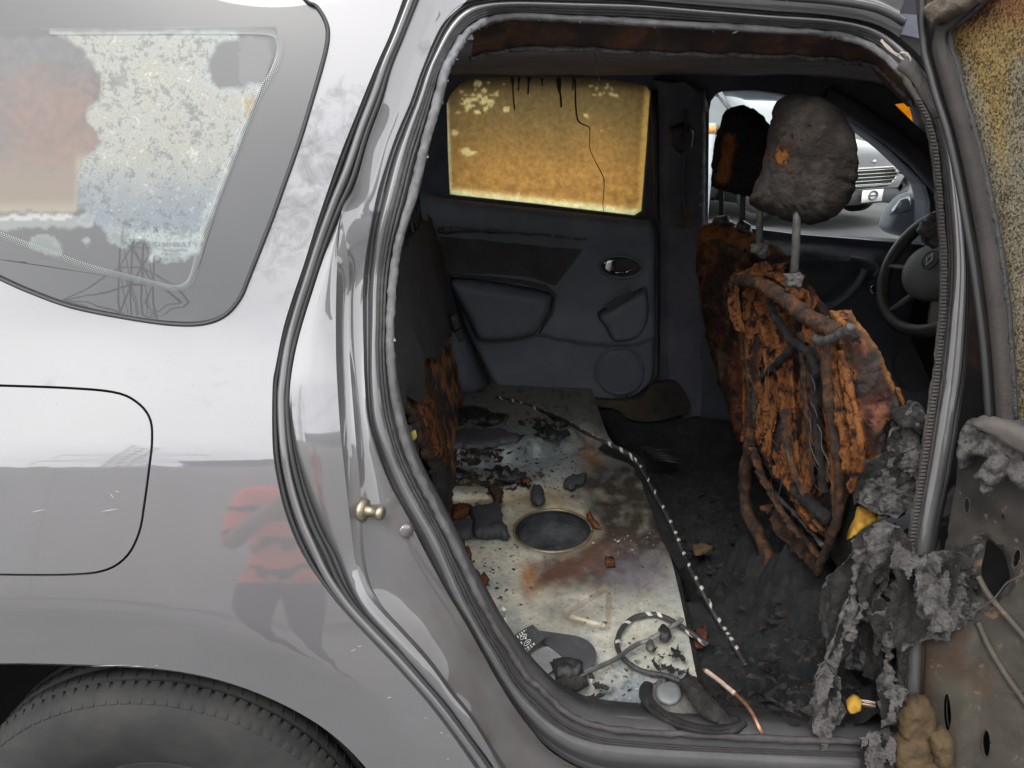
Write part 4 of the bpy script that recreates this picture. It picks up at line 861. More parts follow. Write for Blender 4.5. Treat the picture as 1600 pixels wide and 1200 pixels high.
# stained far rear window
SPOTS = []
for i in range(60):
    x = rnd.gauss(752, 25); y = rnd.gauss(150, 13) - (x - 752) * .12
    if 706 < x < 800 and 124 < y < 182: SPOTS.append((x, y, rnd.uniform(2.0, 5.5), rnd.uniform(.6, .9)))
for i in range(18): SPOTS.append((rnd.uniform(915, 965), rnd.uniform(131, 150), rnd.uniform(1.2, 3), .8))
SPOTS += [(711, 208, 6.5, .7), (728, 236, 9, .62), (734, 240, 7, .6), (743, 238, 2.2, 1), (916, 181, 4, .8), (941, 205, 1.8, 1), (809, 305, 2, 2)]
def gcol(v):
    x, y = proj(v); sp_ = 0
    for (a, b, r, q) in SPOTS:
        if abs(x - a) < r + 2 and abs(y - b) < r + 2: sp_ = max(sp_, sm(1.1, .75, math.hypot((x - a) / r, (y - b) / (r * q)) + .5 * nz((x * .16 + a, y * .16 + b, 0))))
    n = fb((x, y, 0), .02); n2 = fb((x, y, 0), .09)
    c = lp((.180, .150, .092), (.285, .208, .108), sm(150, 290, y + 18 * n)); c = c * (1 + .22 * n2 * sm(220, 300, y))
    yb = 305 + (x - 702) * .11
    c = lp(c, (.48, .43, .30), sm(17, 3, yb - y + 4 * n2) ); c = lp(c, (.48, .43, .31), .9 * sm(6, 1, x - (697 + (y - 160) * .04)))
    c = lp(c, (.50, .40, .2), .6 * sm(12, 2, (1014 - (y - 150) * .06) - x))
    c = c * (.6 + .4 * sm(122, 150, y)) * 2.3; c = Vector([min(.93, q) for q in c]); return lp(c, (.93, .85, .55), sp_ * .85)
fw = sheet('far_rear_window', GL, 'Y', YF + .045, STAIN, CAR, step=3.1, solid=.004, col=gcol, label='brown smoke-stained glass in the far rear door')
for P, r in (([(800, 118), (801, 130), (802, 150), (804, 172)], .0042), ([(827, 120), (826, 130), (825, 148)], .005), ([(873, 121), (874, 140), (876, 152), (877, 168)], .006), ([(811, 120), (810, 142)], .004), ([(847, 122), (847, 135)], .004), ([(896, 122), (895, 141)], .004),
             ([(899, 124), (899, 150), (901, 180), (906, 192), (918, 197), (922, 205), (921, 230), (930, 252), (942, 275), (944, 290), (942, 320), (944, 332)], .0022)):
    q = [at_y(p.x, p.y, YF + .038) for p in crv([Vector((a, b, 0)) for a, b in P], 24)]
    tube('tar_drip', q, lambda t, r=r: r * (1.1 - .75 * t) * (1 + .25 * math.sin(t * 9)), CHARP, fw, seg=6)
tube('window_channel', [at_y(a, b, YF + .03) for a, b in [(1024, 140), (1020, 230), (1010, 335)]], .012, SOOT, fw)

# ---------------- far middle pillar, front door
pil = sheet('far_middle_pillar', [(1020, 125), (1065, 128), (1100, 140), (1108, 175), (1105, 350), (1098, 420), (1100, 560), (1090, 660), (1030, 640), (1030, 560), (1030, 400), (1024, 250)], 'Y', YF - .01, mat_ramp('sooty_pillar_trim', [(.3, (.05, .053, .066)), (.6, (.08, .083, .10)), (.8, (.14, .132, .125))], scale=7, rough=.7, bump=.4, bscale=90, spec=.3), CAR, step=9, solid=.02, disp=lambda x, y: .04 * sm(0, 16, x - 1026) * sm(0, 12, 1104 - x), amp=.002)
tube('belt_strap', [at_y(a, b, YF - .07) for a, b in [(1072, 170), (1068, 230), (1066, 300), (1070, 345)]], .02, SOOT, pil, flat=.15, seg=8)
inflate('belt_anchor', [(1046, 200), (1070, 190), (1084, 205), (1082, 232), (1062, 240), (1046, 226)], 'Y', YF - .07, CHARP, pil, step=4, front=.02, back=.01, R=8, amp=.006, ns=50)
sheet('trim_scrap', [(1058, 330), (1078, 320), (1082, 355), (1060, 358)], 'Y', YF - .055, VC, pil, step=5, solid=.006, amp=.004, ns=40, col=lambda v: (.12, .085, .05))
FD = [(1085, 352), (1170, 357), (1250, 367), (1421, 381), (1560, 392), (1560, 770), (1085, 770)]
fd = sheet('front_door_trim', FD, 'Y', YF, mat_ramp('front_door_plastic', [(.3, (.03, .034, .041)), (.6, (.046, .051, .060)), (.8, (.075, .08, .088))], scale=6, rough=.5, bump=.15, bscale=300, spec=.4), CAR, step=10, solid=.02, disp=lambda x, y: .07 * sm(4, 34, y - (352 + (x - 1085) * .085)) - .03 * sm(26, 60, y - (352 + (x - 1085) * .085)), label='dark inner panel of the far front door')
tube('belt_moulding', [at_y(a, b, YF + .012) for a, b in [(1104, 352), (1170, 359), (1250, 369), (1340, 376), (1425, 384)]], .007, mat_plain('grey_moulding', (.20, .21, .22), rough=.3, metal=.6), fd)
tube('pull_handle', [at_y(a, b, YF - .08) for a, b in [(1290, 481), (1305, 474), (1322, 462), (1338, 445), (1348, 428), (1351, 420)]], .012, TRIM, fd)
tube('trim_edge', [at_y(a, b, YF - .06) for a, b in [(1330, 402), (1352, 406), (1368, 412), (1372, 420), (1366, 432)]], .006, TRIM, fd)
hr = [(1374 + 14 * math.cos(a), 452 + 9 * math.sin(a)) for a in [k * math.pi / 10 for k in range(21)]]
tube('handle_ring', [at_y(a, b, YF - .07) for a, b in hr], .004, CHROME, fd)
inflate('door_handle', [(1364, 459), (1376, 460), (1386, 456), (1388, 461), (1372, 464)], 'Y', YF - .075, CHROME, fd, step=3, front=.006, back=.003, R=4, amp=0)
inflate('speaker_grille', [(1428 + 38 * math.cos(a), 572 + 42 * math.sin(a)) for a in [k * math.pi / 16 for k in range(32)]], 'Y', YF - .035, TRIM2, fd, step=7, front=.012, back=0, R=8, amp=0)
sheet('front_side_glass', pxoff([tuple(p) for p in FDW], 3), 'Y', YF + .05, CLEAR, fd, step=14, solid=0)
# windscreen pillar and door mirror
ap = tube('windscreen_pillar', [at_y(a, b, YF + .0) for a, b in [(1290, 150), (1340, 178), (1390, 212), (1430, 245), (1470, 290), (1500, 340)]], .035, SOOT, CAR, flat=.8, nzamp=.003)
mir = inflate('door_mirror', [(1446, 299), (1425, 299), (1405, 304), (1388, 319), (1378, 338), (1374, 352), (1382, 362), (1405, 369), (1430, 373), (1448, 372), (1455, 335)], 'Y', YF + .20, TRIM, CAR, step=4, front=.05, back=.03, R=12, amp=0, smooth_outline=60)
inflate('mirror_glass', [(1420, 306), (1406, 311), (1394, 326), (1389, 338), (1400, 334), (1422, 330), (1426, 318)], 'Y', YF + .148, mat_plain('mirror', (.3, .33, .36), rough=.1, metal=.7), mir, step=5, front=.004, back=.002, R=6, amp=0)

sheet('windscreen_corner', [(1392, 158), (1450, 154), (1460, 222), (1425, 198)], 'Y', YF + .14, STAIN, ap, step=8, solid=.004, col=lambda v: (.75, .42, .07))
# ---------------- roof lining and headers
V = []; nx, ny = 60, 46
for j in range(ny):
    for i in range(nx):
        x = -1.2 + 2.9 * i / (nx - 1); f = j / (ny - 1); y = .52 + (1.66 - .52) * f
        z = 1.482 + .010 * math.sin(math.pi * f) - .006 * sm(.62, 1.0, f) + .006 * fb((x, y, 0), 5) - .12 * max(0, x - .75) ** 2 * 2
        V.append((x, y, z))
lin = mk('roof_lining', V, [tuple(reversed(f)) for f in grid_faces(ny, nx)], LINING, CAR, solid=.02, soff=-1)
HD = [(740, 60), (800, 45), (900, 48), (1000, 52), (1100, 57), (1200, 62), (1300, 68), (1360, 80), (1420, 130)]
HE = [(735, 92), (800, 78), (900, 77), (1000, 82), (1100, 86), (1200, 88), (1300, 93), (1370, 108), (1425, 165)]
HU = [(730, 30), (800, 20), (900, 22), (1000, 26), (1100, 32), (1200, 38), (1300, 44), (1380, 62), (1440, 120)]
a0 = curve_on(HU, 80, .10); a = curve_on(HD, 80, .115); b = curve_on(HE, 80, .15)
def ragr(p, i, s): return p + Vector((0, .004 * nz((i * .4, s, 0)), s * nz((i * .33, 2, 0)) + s * .6 * nz((i * .9, 5, 0))))
HDR = mat_ramp('rusty_header', [(.3, (.022, .018, .018)), (.48, (.038, .026, .023)), (.62, (.10, .046, .026)), (.75, (.055, .047, .045))], scale=16, detail=9, rough=.9, bump=.8, bscale=130, spec=.15)
hd = loft('roof_header', [a0, a, [p.lerp(q, .5) + Vector((0, .01, .002)) for p, q in zip(a, b)], [ragr(q, i, .004) for i, q in enumerate(b)], [ragr(q, i, .004) + Vector((0, .012, -.002)) for i, q in enumerate(b)], [q + Vector((0, .10, .03)) for q in b]], HDR, CAR)
tube('torn_edge', [ragr(q, i, .004) + Vector((0, -.002, 0)) for i, q in enumerate(b)], .0035, ASH, hd, seg=6, nzamp=.002, nzs=60)
tube('hanging_fibre', [at_y(a, b, .5) for a, b in [(928, 78), (931, 95), (934, 115), (938, 132)]], .0006, ASH, hd, seg=4)

# ---------------- rear seat back (left), far rear trim, rear of the cabin
XS = -.17
def seatx(px, py):                    # the leaning plane of the rear backrest
    P = Vector((-.155, .5, .55)); N = Vector((.97, -.05, .24)).normalized(); return P, N
SP = (Vector((-.165, .5, .6)), Vector((.965, 0, .20)).normalized())
V = []; ny, nz_ = 60, 46
for j in range(nz_):
    for i in range(ny):
        y = .20 + 1.25 * i / (ny - 1); z = .43 + .60 * j / (nz_ - 1); x = -.150 - .20 * (z - .45) + .010 * fb((0, y, z), 9) + .006 * fb((1, y, z), 30)
        x += -.03 * sm(.55, .60, z) * 0
        V.append((x, y, z + .03 * fb((y, 0, 0), 7) * (j / nz_)))
def rsc(v):
    n = fb(v, 11); n2 = fb(v, 34, 2); z = v.z
    k = sm(-.1, .25, n + .55 * n2 + .45 * sm(.95, .60, z) * sm(1.2, .5, v.y) - .12)
    c = lp((.026, .022, .022), (.26, .10, .034), k); c = lp(c, (.38, .18, .055), sm(.45, .9, n2 + k * .4 - .1)); return lp(c, (.024, .022, .022), sm(.84, .97, z + .06 * n))
rs = mk('rear_backrest', V, grid_faces(nz_, ny), VC, CAR, col=rsc, solid=.05, soff=-1, label='charred rear seat back with flaking orange rust')
# charred cover peeling off the backrest
V = []
for j in range(26):
    for i in range(40):
        f = i / 39; y = .24 + 1.15 * f; g = j / 25; z = 1.09 - .20 * g * (1 + .35 * nz((y * 6, 0, 0))) - .35 * f * g * .4; x = -.150 - .20 * (z - .45) + .03 + .02 * fb((y, z, 0), 8) + .015 * math.sin(g * 3)
        V.append((x, y, z))
mk('peeling_cover', V, grid_faces(26, 40), mat_ramp('charred_cover', [(.3, (.022, .022, .025)), (.6, (.042, .041, .045)), (.85, (.085, .082, .086))], scale=26, rough=.8, bump=.9, bscale=90, bdist=.008), rs, solid=.004)
# near end of the backrest: dark broken pieces by the jamb
for k, (o, Y, mt) in enumerate([([(618, 470), (650, 480), (668, 560), (690, 640), (703, 720), (706, 770), (690, 775), (672, 740), (650, 690), (632, 640), (622, 560)], .62, RUSTD), ([(622, 530), (645, 540), (662, 590), (678, 640), (695, 700), (698, 735), (688, 738), (675, 700), (655, 660), (635, 610), (622, 575)], .50, RUST), ([(636, 665), (646, 660), (652, 690), (650, 720), (640, 705)], .40, CHARP), ([(668, 720), (690, 715), (705, 740), (706, 800), (695, 800), (680, 770)], .50, ASHD)]):
    inflate('burnt_fragment', o, 'P', (Vector((-.138 + .006 * k, .5, .45)), Vector((.98, 0, .196)).normalized()), mt, rs, step=4, front=.010, back=.012, R=9, amp=.008, ns=44, rag=5, fine=.002)
inflate('yellow_scrap', [(640, 675), (649, 671), (652, 682), (646, 690), (641, 686)], 'Y', .36, mat_plain('dirty_yellow', (.30, .25, .06), rough=.9), rs, step=3, front=.004, back=.003, R=4, amp=.002, ns=90)
# seat belt down the far pillar
bl_ = tube('rear_belt_strap', [at_y(a, b, 1.30) for a, b in [(648, 330), (660, 380), (676, 430), (700, 480), (712, 508)]], .022, WEB, CAR, flat=.14, seg=8)
inflate('belt_buckle', [(700, 492), (716, 488), (722, 512), (712, 522), (702, 510)], 'Y', 1.27, CHARP, bl_, step=4, front=.014, back=.01, R=6, amp=.002)
tube('buckle_tongue', [at_y(a, b, 1.25) for a, b in [(712, 520), (720, 534), (724, 530), (717, 517)]], .0035, STEEL, bl_, seg=6)
inflate('far_wheel_arch_trim', [(640, 330), (664, 350), (690, 420), (722, 505), (745, 560), (765, 600), (740, 612), (706, 615), (690, 520), (650, 420)], 'Y', YF - .05, SOOT, CAR, step=8, front=.10, back=.02, R=30, amp=.008, ns=12)
# cabin behind the bench: load floor, tailgate, far quarter
mb = MB(); mb.box((-.85, .88, .60), (1.2, 1.45, .04)); mb.build('load_floor', SOOT, CAR)
mb = MB(); mb.box((-1.36, .88, .85), (.06, 1.5, 1.2)); mb.build('tailgate', SOOT, CAR)
mb = MB(); mb.box((.9, .88, -.005), (4.1, 1.5, .05)); mb.build('underbody', SOOT, CAR)
# dashboard, bulkhead, windscreen
mb = MB(); mb.prism([(1.45, .12, .45), (1.30, .12, .70), (1.33, .12, .98), (1.50, .12, 1.03), (1.95, .12, 1.02), (1.95, .12, .3)], (0, 1.5, 0)); mb.build('dashboard', CHARP, CAR, bevel=.03)
wsc = [Vector((1.98, .10, 1.02)), Vector((1.98, 1.66, 1.02)), Vector((1.22, 1.52, 1.47)), Vector((1.22, .26, 1.47))]
V = []
for j in range(12):
    for i in range(20): V.append(wsc[0].lerp(wsc[1], i / 19).lerp(wsc[3].lerp(wsc[2], i / 19), j / 11))
mk('windscreen', V, grid_faces(12, 20), STAIN, CAR, col=lambda v: lp((.42, .20, .03), (.12, .06, .02), sm(-.2, .5, fb(v, 4))), solid=.005, label='orange smoke-stained windscreen')
mb = MB(); mb.prism([(1.98, .05, .95), (2.6, .1, .86), (2.62, .1, .35), (1.98, .05, .35)], (0, 1.66, 0)); mb.build('engine_bay', PAINT, CAR, col=lambda v: (.2, 0, 0), bevel=.06)
# ================================================================== FRONT SEATS
def px3(l, mode, val): m = plane_map(mode, val); return [m(a, b) for a, b in l]
def seg3(l, n=40):               # (px, py, X) points on planes of constant X, smoothed
    return crv([at_x(a, b, X) for a, b, X in l], n)
# ---- near (passenger) seat
s1 = tube('passenger_seat', seg3([(1147, 440, .50), (1157, 470, .505), (1162, 505, .51), (1170, 542, .515), (1175, 580, .52), (1177, 630, .53), (1174, 660, .535), (1172, 695, .54), (1166, 730, .545), (1163, 760, .55), (1166, 800, .555), (1187, 837, .56), (1200, 875, .565), (1212, 905, .57)], 60), .0150, RUSTD, CAR, nzamp=.004, nzs=40, seg=10, label='burnt passenger seat frame, bare rusted tubes and charred foam')
HR = [(1196, 262), (1206, 205), (1214, 172), (1224, 155), (1245, 148), (1280, 152), (1305, 165), (1320, 188), (1330, 220), (1334, 255), (1330, 290), (1318, 318), (1296, 340), (1270, 350), (1240, 347), (1210, 337), (1185, 328), (1176, 316), (1182, 295)]
XH = (Vector((.48, .48, 1.3)), Vector((-.72, -.68, .12)).normalized())
def hrcol(v):
    x, y = proj(v); n = fb(v, 22); n2 = fb(v, 60, 3); c = lp((.034, .028, .025), (.066, .056, .049), sm(-.3, .5, n + .4 * n2))
    k = math.exp(-((x - 1226 - .35 * (240 - y)) / 10) ** 2 - ((y - 240) / 17) ** 2) * 1.2 + .7 * n2 * sm(50, 20, math.hypot(x - 1222, y - 240)); c = lp(c, (.28, .115, .03), sm(.45, .8, k)); c = lp(c, (.06, .022, .014), sm(.15, .4, k) * sm(.8, .5, k))
    c = lp(c, (.012, .010, .010), .9 * sm(.45, .7, fb((x * 1.5, y * .6, 0), .035, 2)) * sm(290, 250, y) * sm(205, 230, y) * sm(1260, 1235, x)); return c
HRM = mat_vcol('burnt_headrest', var=.4, scale=36, rough=.9, bump=1.0, bscale=60, bdist=.02, spec=.12, speck=.33, sscale=55, speck_c=(.02, .016, .014))
inflate('headrest', HR, 'P', XH, HRM, s1, step=3.2, front=.055, back=.07, R=48, amp=.006, ns=20, fine=.0014, smooth_outline=110, rag=3, crack=.0030, col=hrcol, label='grey-brown charred headrest with an orange burn hole')
for a in ([(1189, 300, .485), (1187, 345, .49), (1187, 385, .50)], [(1246, 330, .485), (1243, 390, .49), (1240, 440, .50)]):
    tube('headrest_post', seg3(a, 8), .0072, STEEL, s1, seg=10, nzamp=.0006)
for c, X in (((1188, 390), .495), ((1241, 438), .495)):
    o = [(c[0] - 17, c[1] - 8), (c[0] - 6, c[1] - 12), (c[0] + 8, c[1] - 12), (c[0] + 16, c[1] - 7), (c[0] + 14, c[1] + 7), (c[0] + 8, c[1] + 16), (c[0] - 6, c[1] + 12), (c[0] - 14, c[1] + 6)]
    inflate('melted_guide', o, 'Y', at_x(c[0], c[1], X).y - .012, ASH, s1, step=3, front=.012, back=.014, R=8, amp=.008, ns=70, rag=4)
XP = lambda X: (Vector((X, .5, .8)), Vector((-.97, -.22, .10)).normalized())
# back plate and foam behind the tubes
def bpcol(v):
    n = fb(v, 14); n2 = fb(v, 40, 5); k = sm(-.05, .6, n + .5 * n2); c = lp((.026, .017, .015), (.22, .084, .028), k); return lp(c, (.34, .15, .04), sm(.5, .9, n2 + .5 * n))
RUSTV = mat_vcol('flaking_rust', var=.6, scale=34, rough=.92, bump=1.0, bscale=130, bdist=.008, spec=.1, speck=.36, sscale=70)
inflate('back_plate', [(1150, 432), (1168, 425), (1200, 408), (1228, 402), (1250, 425), (1270, 455), (1300, 500), (1312, 560), (1318, 640), (1322, 720), (1318, 800), (1300, 850), (1270, 830), (1235, 780), (1205, 730), (1182, 690), (1172, 600), (1160, 500)], 'P', XP(.545), RUSTV, s1, step=4, front=.006, back=.02, R=14, amp=.010, ns=34, fine=.004, col=bpcol, rag=4)
BP = [(1152, 440), (1200, 416), (1230, 410), (1265, 460), (1300, 505), (1312, 560), (1330, 640), (1338, 720), (1322, 800), (1300, 846), (1268, 826), (1235, 776), (1205, 726), (1184, 690), (1176, 600), (1164, 500)]
for q, (mt_, th, X_) in enumerate(((ASHD, .6, .538), (RUSTV, .38, .530), (RUST, -.08, .524))): torn('flaking_layer', BP, 'P', XP(X_), mt_, s1, step=3.6, thr=th, amp=.007, ns=40, hs=26, aniso=.22, seed=q * 5.3, curl=.004, col=bpcol)
for q, (l, r, mt_) in enumerate([([(1157, 455), (1160, 520), (1167, 600), (1166, 690)], .016, RUST), ([(1172, 470), (1180, 540), (1188, 620), (1192, 700)], .010, RUSTD), ([(1192, 480), (1200, 540), (1204, 600), (1206, 690)], .013, RUST), ([(1216, 490), (1222, 550), (1226, 640), (1232, 730)], .014, RUST), ([(1232, 540), (1238, 620), (1243, 700), (1252, 760)], .012, RUST), ([(1250, 520), (1256, 600), (1262, 680), (1270, 750)], .012, RUSTD), ([(1266, 540), (1274, 620), (1280, 700), (1288, 770)], .010, ASHD), ([(1284, 560), (1292, 640), (1300, 720), (1302, 790)], .010, RUST), ([(1300, 540), (1310, 600), (1320, 670), (1326, 740)], .014, RUST), ([(1316, 556), (1330, 640), (1338, 700), (1330, 770)], .010, RUST), ([(1226, 640), (1240, 720), (1262, 780), (1286, 830)], .012, RUSTD), ([(1176, 700), (1190, 740), (1216, 790), (1250, 840)], .010, RUSTD), ([(1180, 420), (1205, 424), (1228, 440), (1248, 466)], .018, RUST), ([(1206, 690), (1226, 735), (1250, 780), (1276, 830)], .013, RUST)]):
    P = crv([at_x(a, b, .52 + .00007 * (b - 450) - .004 * (q % 3)) for a, b in l], 70); tube('bark_strip', P, lambda t, r=r, q=q: 1.3 * r * (.75 + .35 * nz((t * 6, q * 3.1, 0)) + .2 * nz((t * 17, q, 2))) * (1 - .5 * t ** 4), mt_, s1, seg=14, flat=.36, nzamp=.004, nzs=95)
for o, X, mt, fr in [
    ([(1177, 492), (1190, 474), (1202, 468), (1214, 478), (1230, 508), (1224, 528), (1206, 552), (1192, 546), (1184, 524)], .525, RUST, .016),
    ([(1214, 556), (1226, 548), (1238, 550), (1242, 585), (1241, 640), (1246, 700), (1234, 724), (1226, 660), (1218, 610), (1211, 585)], .525, RUST, .014),
    ([(1136, 452), (1152, 444), (1158, 480), (1163, 520), (1152, 516), (1140, 490)], .505, RUST, .010),
    ([(1155, 428), (1180, 412), (1200, 408), (1210, 420), (1195, 432), (1160, 440)], .495, RUST, .012),
    ([(1236, 462), (1250, 446), (1262, 456), (1272, 474), (1268, 492), (1252, 488)], .500, RUST, .014),
    ([(1250, 500), (1266, 512), (1282, 522), (1288, 548), (1276, 552), (1258, 530)], .520, RUST, .012),
    ([(1272, 560), (1290, 560), (1298, 640), (1304, 700), (1296, 712), (1286, 690), (1276, 640)], .535, RUSTD, .012),
    ([(1252, 570), (1268, 590), (1270, 640), (1276, 690), (1262, 688), (1252, 640)], .54, RUSTD, .012),
    ([(1300, 560), (1316, 552), (1328, 600), (1338, 660), (1344, 715), (1338, 742), (1328, 720), (1318, 660), (1308, 610)], .53, RUST, .016),
    ([(1230, 735), (1250, 722), (1268, 735), (1282, 765), (1290, 800), (1270, 796), (1248, 768)], .555, RUST, .014),
    ([(1286, 752), (1304, 734), (1306, 762), (1288, 766)], .545, FOAMY, .006),
    ([(1190, 790), (1206, 788), (1240, 815), (1272, 846), (1284, 880), (1274, 892), (1250, 870), (1216, 836)], .56, RUSTD, .016),
    ([(1284, 800), (1302, 806), (1298, 826), (1284, 822)], .55, FOAMT, .008)]:
    for q in range(1): torn('flaking_layer', o, 'P', XP(X - .008 * q), (mt, RUSTV, mt)[q], s1, step=3.6, thr=.45, amp=.006, ns=55, hs=34, aniso=.35, seed=q * 3 + o[0][0] % 7, rag=4, curl=.003, col=bpcol)
for nm, l, r, mt in [
    ('frame_crossbar', [(1150, 436, .49), (1175, 440, .485), (1200, 450, .485), (1230, 470, .485), (1255, 490, .487), (1280, 505, .49), (1303, 516, .492)], .0165, RUSTD),
    ('frame_tube', [(1286, 522, .49), (1290, 555, .495), (1292, 592, .50), (1296, 640, .51), (1302, 670, .52), (1309, 710, .525), (1312, 750, .535), (1310, 800, .545), (1300, 837, .55), (1287, 870, .558), (1276, 898, .563)], .0095, RUSTD),
    ('frame_tube', [(1315, 548, .50), (1325, 592, .505), (1334, 632, .51), (1341, 660, .515), (1346, 700, .52), (1342, 738, .53)], .006, RUST),
    ('frame_tube', [(1145, 445, .51), (1152, 490, .515), (1160, 540, .52), (1164, 600, .53), (1160, 690, .54)], .006, RUST),
    ('cross_tube', [(1197, 700, .55), (1202, 718, .545), (1214, 737, .54), (1234, 757, .54), (1256, 777, .54), (1278, 798, .54), (1294, 812, .545)], .0145, ASHD),
    ('frame_bar', [(1186, 744, .545), (1220, 780, .545), (1255, 817, .55), (1286, 852, .555)], .005, STEEL),
    ('frame_bar', [(1200, 790, .55), (1232, 818, .552), (1262, 848, .555), (1280, 870, .558)], .007, RUSTD),
    ('hook', [(1272, 527, .485), (1282, 532, .482), (1296, 530, .48), (1312, 522, .478), (1328, 511, .478)], .0078, STEEL),
    ('melted_strap', [(1200, 470, .495), (1214, 500, .50), (1232, 524, .505), (1236, 545, .51), (1222, 560, .51), (1205, 578, .515), (1190, 592, .52)], .009, ASHD),
    ('melted_strap', [(1232, 530, .505), (1252, 542, .505), (1268, 560, .508), (1280, 585, .51)], .009, ASHD),
    ('melted_strap', [(1268, 640, .53), (1276, 690, .54), (1284, 735, .545)], .006, ASHD)]:
    P = crv([at_x(a, b, X) for a, b, X in l], 44); tube(nm, P, r * .85, mt, s1, seg=12, nzamp=.0035, nzs=75)
for k in range(16):                                           # loose wires and fibres of the seat
    x = rnd.uniform(1180, 1300); y = rnd.uniform(540, 720); l = []
    for i in range(5): l.append((x, y, .505 + .012 * i / 4)); x += rnd.uniform(-9, 12); y += rnd.uniform(10, 26)
    tube('seat_wire', seg3(l, 16), .0009, (RUSTD, ASHD, STEEL)[k % 3], s1, seg=5)
# near side bolster and cushion
SB = (Vector((.55, .24, .85)), Vector((-.25, -.96, .1)).normalized())
def bolcol(v):
    n = fb(v, 16); n2 = fb(v, 46, 5); x, y = proj(v); c = lp((.045, .026, .022), (.20, .078, .05), sm(-.25, .45, n + .5 * n2)); c = lp(c, (.36, .135, .035), sm(.55, 1.0, n2 + .6 * n + .8 * sm(24, 0, abs(x - (1322 + (y - 560) * .14)))))
    c = lp(c, (.36, .16, .05), .8 * sm(12, 2, edist((x, y), BOL))); return lp(c, (.055, .048, .045), sm(.1, .5, fb(v, 12, 9) + .9 * sm(640, 700, y) * sm(1350, 1390, x)))
BOL = [(1297, 487), (1330, 484), (1346, 510), (1372, 542), (1386, 575), (1401, 606), (1416, 638), (1408, 650), (1384, 662), (1386, 692), (1380, 714), (1356, 722), (1346, 690), (1334, 630), (1318, 560), (1302, 520)]
inflate('side_bolster', BOL, 'P', SB, RUSTV, s1, step=3.6, front=.03, back=.06, R=26, amp=.008, ns=46, fine=.004, col=bolcol, rag=4)
for q, (mt_, th) in enumerate(()): torn('flaking_layer', BOL, 'P', (SB[0] + SB[1] * (.032 + .006 * q), SB[1]), mt_, s1, step=3.4, thr=th, amp=.005, ns=70, hs=60, seed=q * 4.1 + 2, curl=.004)
inflate('bolster_edge', [(1398, 604), (1406, 606), (1418, 636), (1410, 642)], 'P', (SB[0] + Vector((0, -.03, 0)), SB[1]), RUST, s1, step=4, front=.008, back=.01, R=5, amp=.002)
inflate('seat_cushion', [(1352, 726), (1384, 706), (1392, 662), (1416, 640), (1432, 628), (1446, 648), (1444, 700), (1438, 745), (1430, 782), (1402, 808), (1376, 803), (1356, 792), (1334, 786), (1340, 758)], 'P', (Vector((.56, .20, .75)), SB[1]), ASH, s1, step=5, front=.035, back=.08, R=26, amp=.016, ns=32, fine=.003, rag=6)
CU = [(1352, 726), (1384, 706), (1392, 662), (1416, 640), (1432, 628), (1446, 648), (1444, 700), (1438, 745), (1430, 782), (1402, 808), (1376, 803), (1356, 792), (1334, 786), (1340, 758)]
for q, mt_ in enumerate((ASHD, ASH, ASH)): torn('ash_layer', CU, 'P', (Vector((.56, .20 - .034 - .007 * q, .75)), SB[1]), mt_, s1, step=4, thr=.12 - .14 * q, amp=.008, ns=50, hs=22, seed=q * 6 + 1, curl=.005)
inflate('charred_foam', [(1392, 650), (1415, 636), (1440, 630), (1447, 655), (1440, 690), (1424, 672), (1404, 664)], 'P', (Vector((.56, .165, .75)), SB[1]), ASHD, s1, step=4, front=.02, back=.03, R=10, amp=.012, ns=50, rag=6)
inflate('yellow_foam', [(1322, 844), (1336, 815), (1340, 795), (1364, 797), (1371, 808), (1388, 784), (1386, 802), (1356, 822), (1334, 838)], 'P', (Vector((.56, .185, .7)), SB[1]), FOAMY, s1, step=4, front=.012, back=.03, R=9, amp=.004, ns=40)
mb = MB(); mb.box((.60, .46, .78), (.05, .40, .40), Matrix.Rotation(math.radians(-8), 3, 'Y')); mb.build('front_cover', ASHD, s1, bevel=.02)

# ---- far (driver's) seat
s2 = tube('driver_seat', seg3([(1098, 372, .575), (1100, 420, .58), (1108, 480, .59), (1118, 540, .60), (1132, 590, .61), (1142, 625, .615)], 30), .014, RUSTD, CAR, nzamp=.004, nzs=40, seg=10, label="burnt driver's seat frame behind the passenger seat")
inflate('headrest', [(1119, 240), (1124, 215), (1132, 190), (1140, 172), (1156, 165), (1172, 168), (1186, 176), (1198, 190), (1206, 205), (1208, 260), (1190, 300), (1172, 308), (1150, 303), (1128, 298), (1117, 290)], 'P', (Vector((.62, 1.22, 1.3)), Vector((-.72, -.68, .08)).normalized()), HRM, s2, step=4, front=.06, back=.05, R=30, amp=.008, ns=25, smooth_outline=80, rag=3,
        col=lambda v: lp((.030, .027, .027), (.36, .14, .04), sm(.3, .62, math.exp(-((proj(v)[0] - 1137 - (240 - proj(v)[1]) * .14) / 12) ** 2) * sm(188, 225, proj(v)[1]) * sm(300, 275, proj(v)[1]) + .35 * fb(v, 30) - .05)), label='black charred headrest with an orange scorched side')
for a in ([(1127, 290, .62), (1127, 338, .62)], [(1161, 300, .62), (1160, 345, .62)]): tube('headrest_post', seg3(a, 6), .008, CHARP, s2, seg=8)
def dcol(v):
    n = fb(v, 13); n2 = fb(v, 38, 6); x, y = proj(v); c = lp((.045, .026, .022), (.19, .07, .04), sm(-.1, .5, n + .4 * n2)); c = lp(c, (.24, .10, .03), sm(405, 370, y + 20 * n2)); return lp(c, (.24, .10, .035), .8 * sm(.35, .7, n2 + .4 * n))
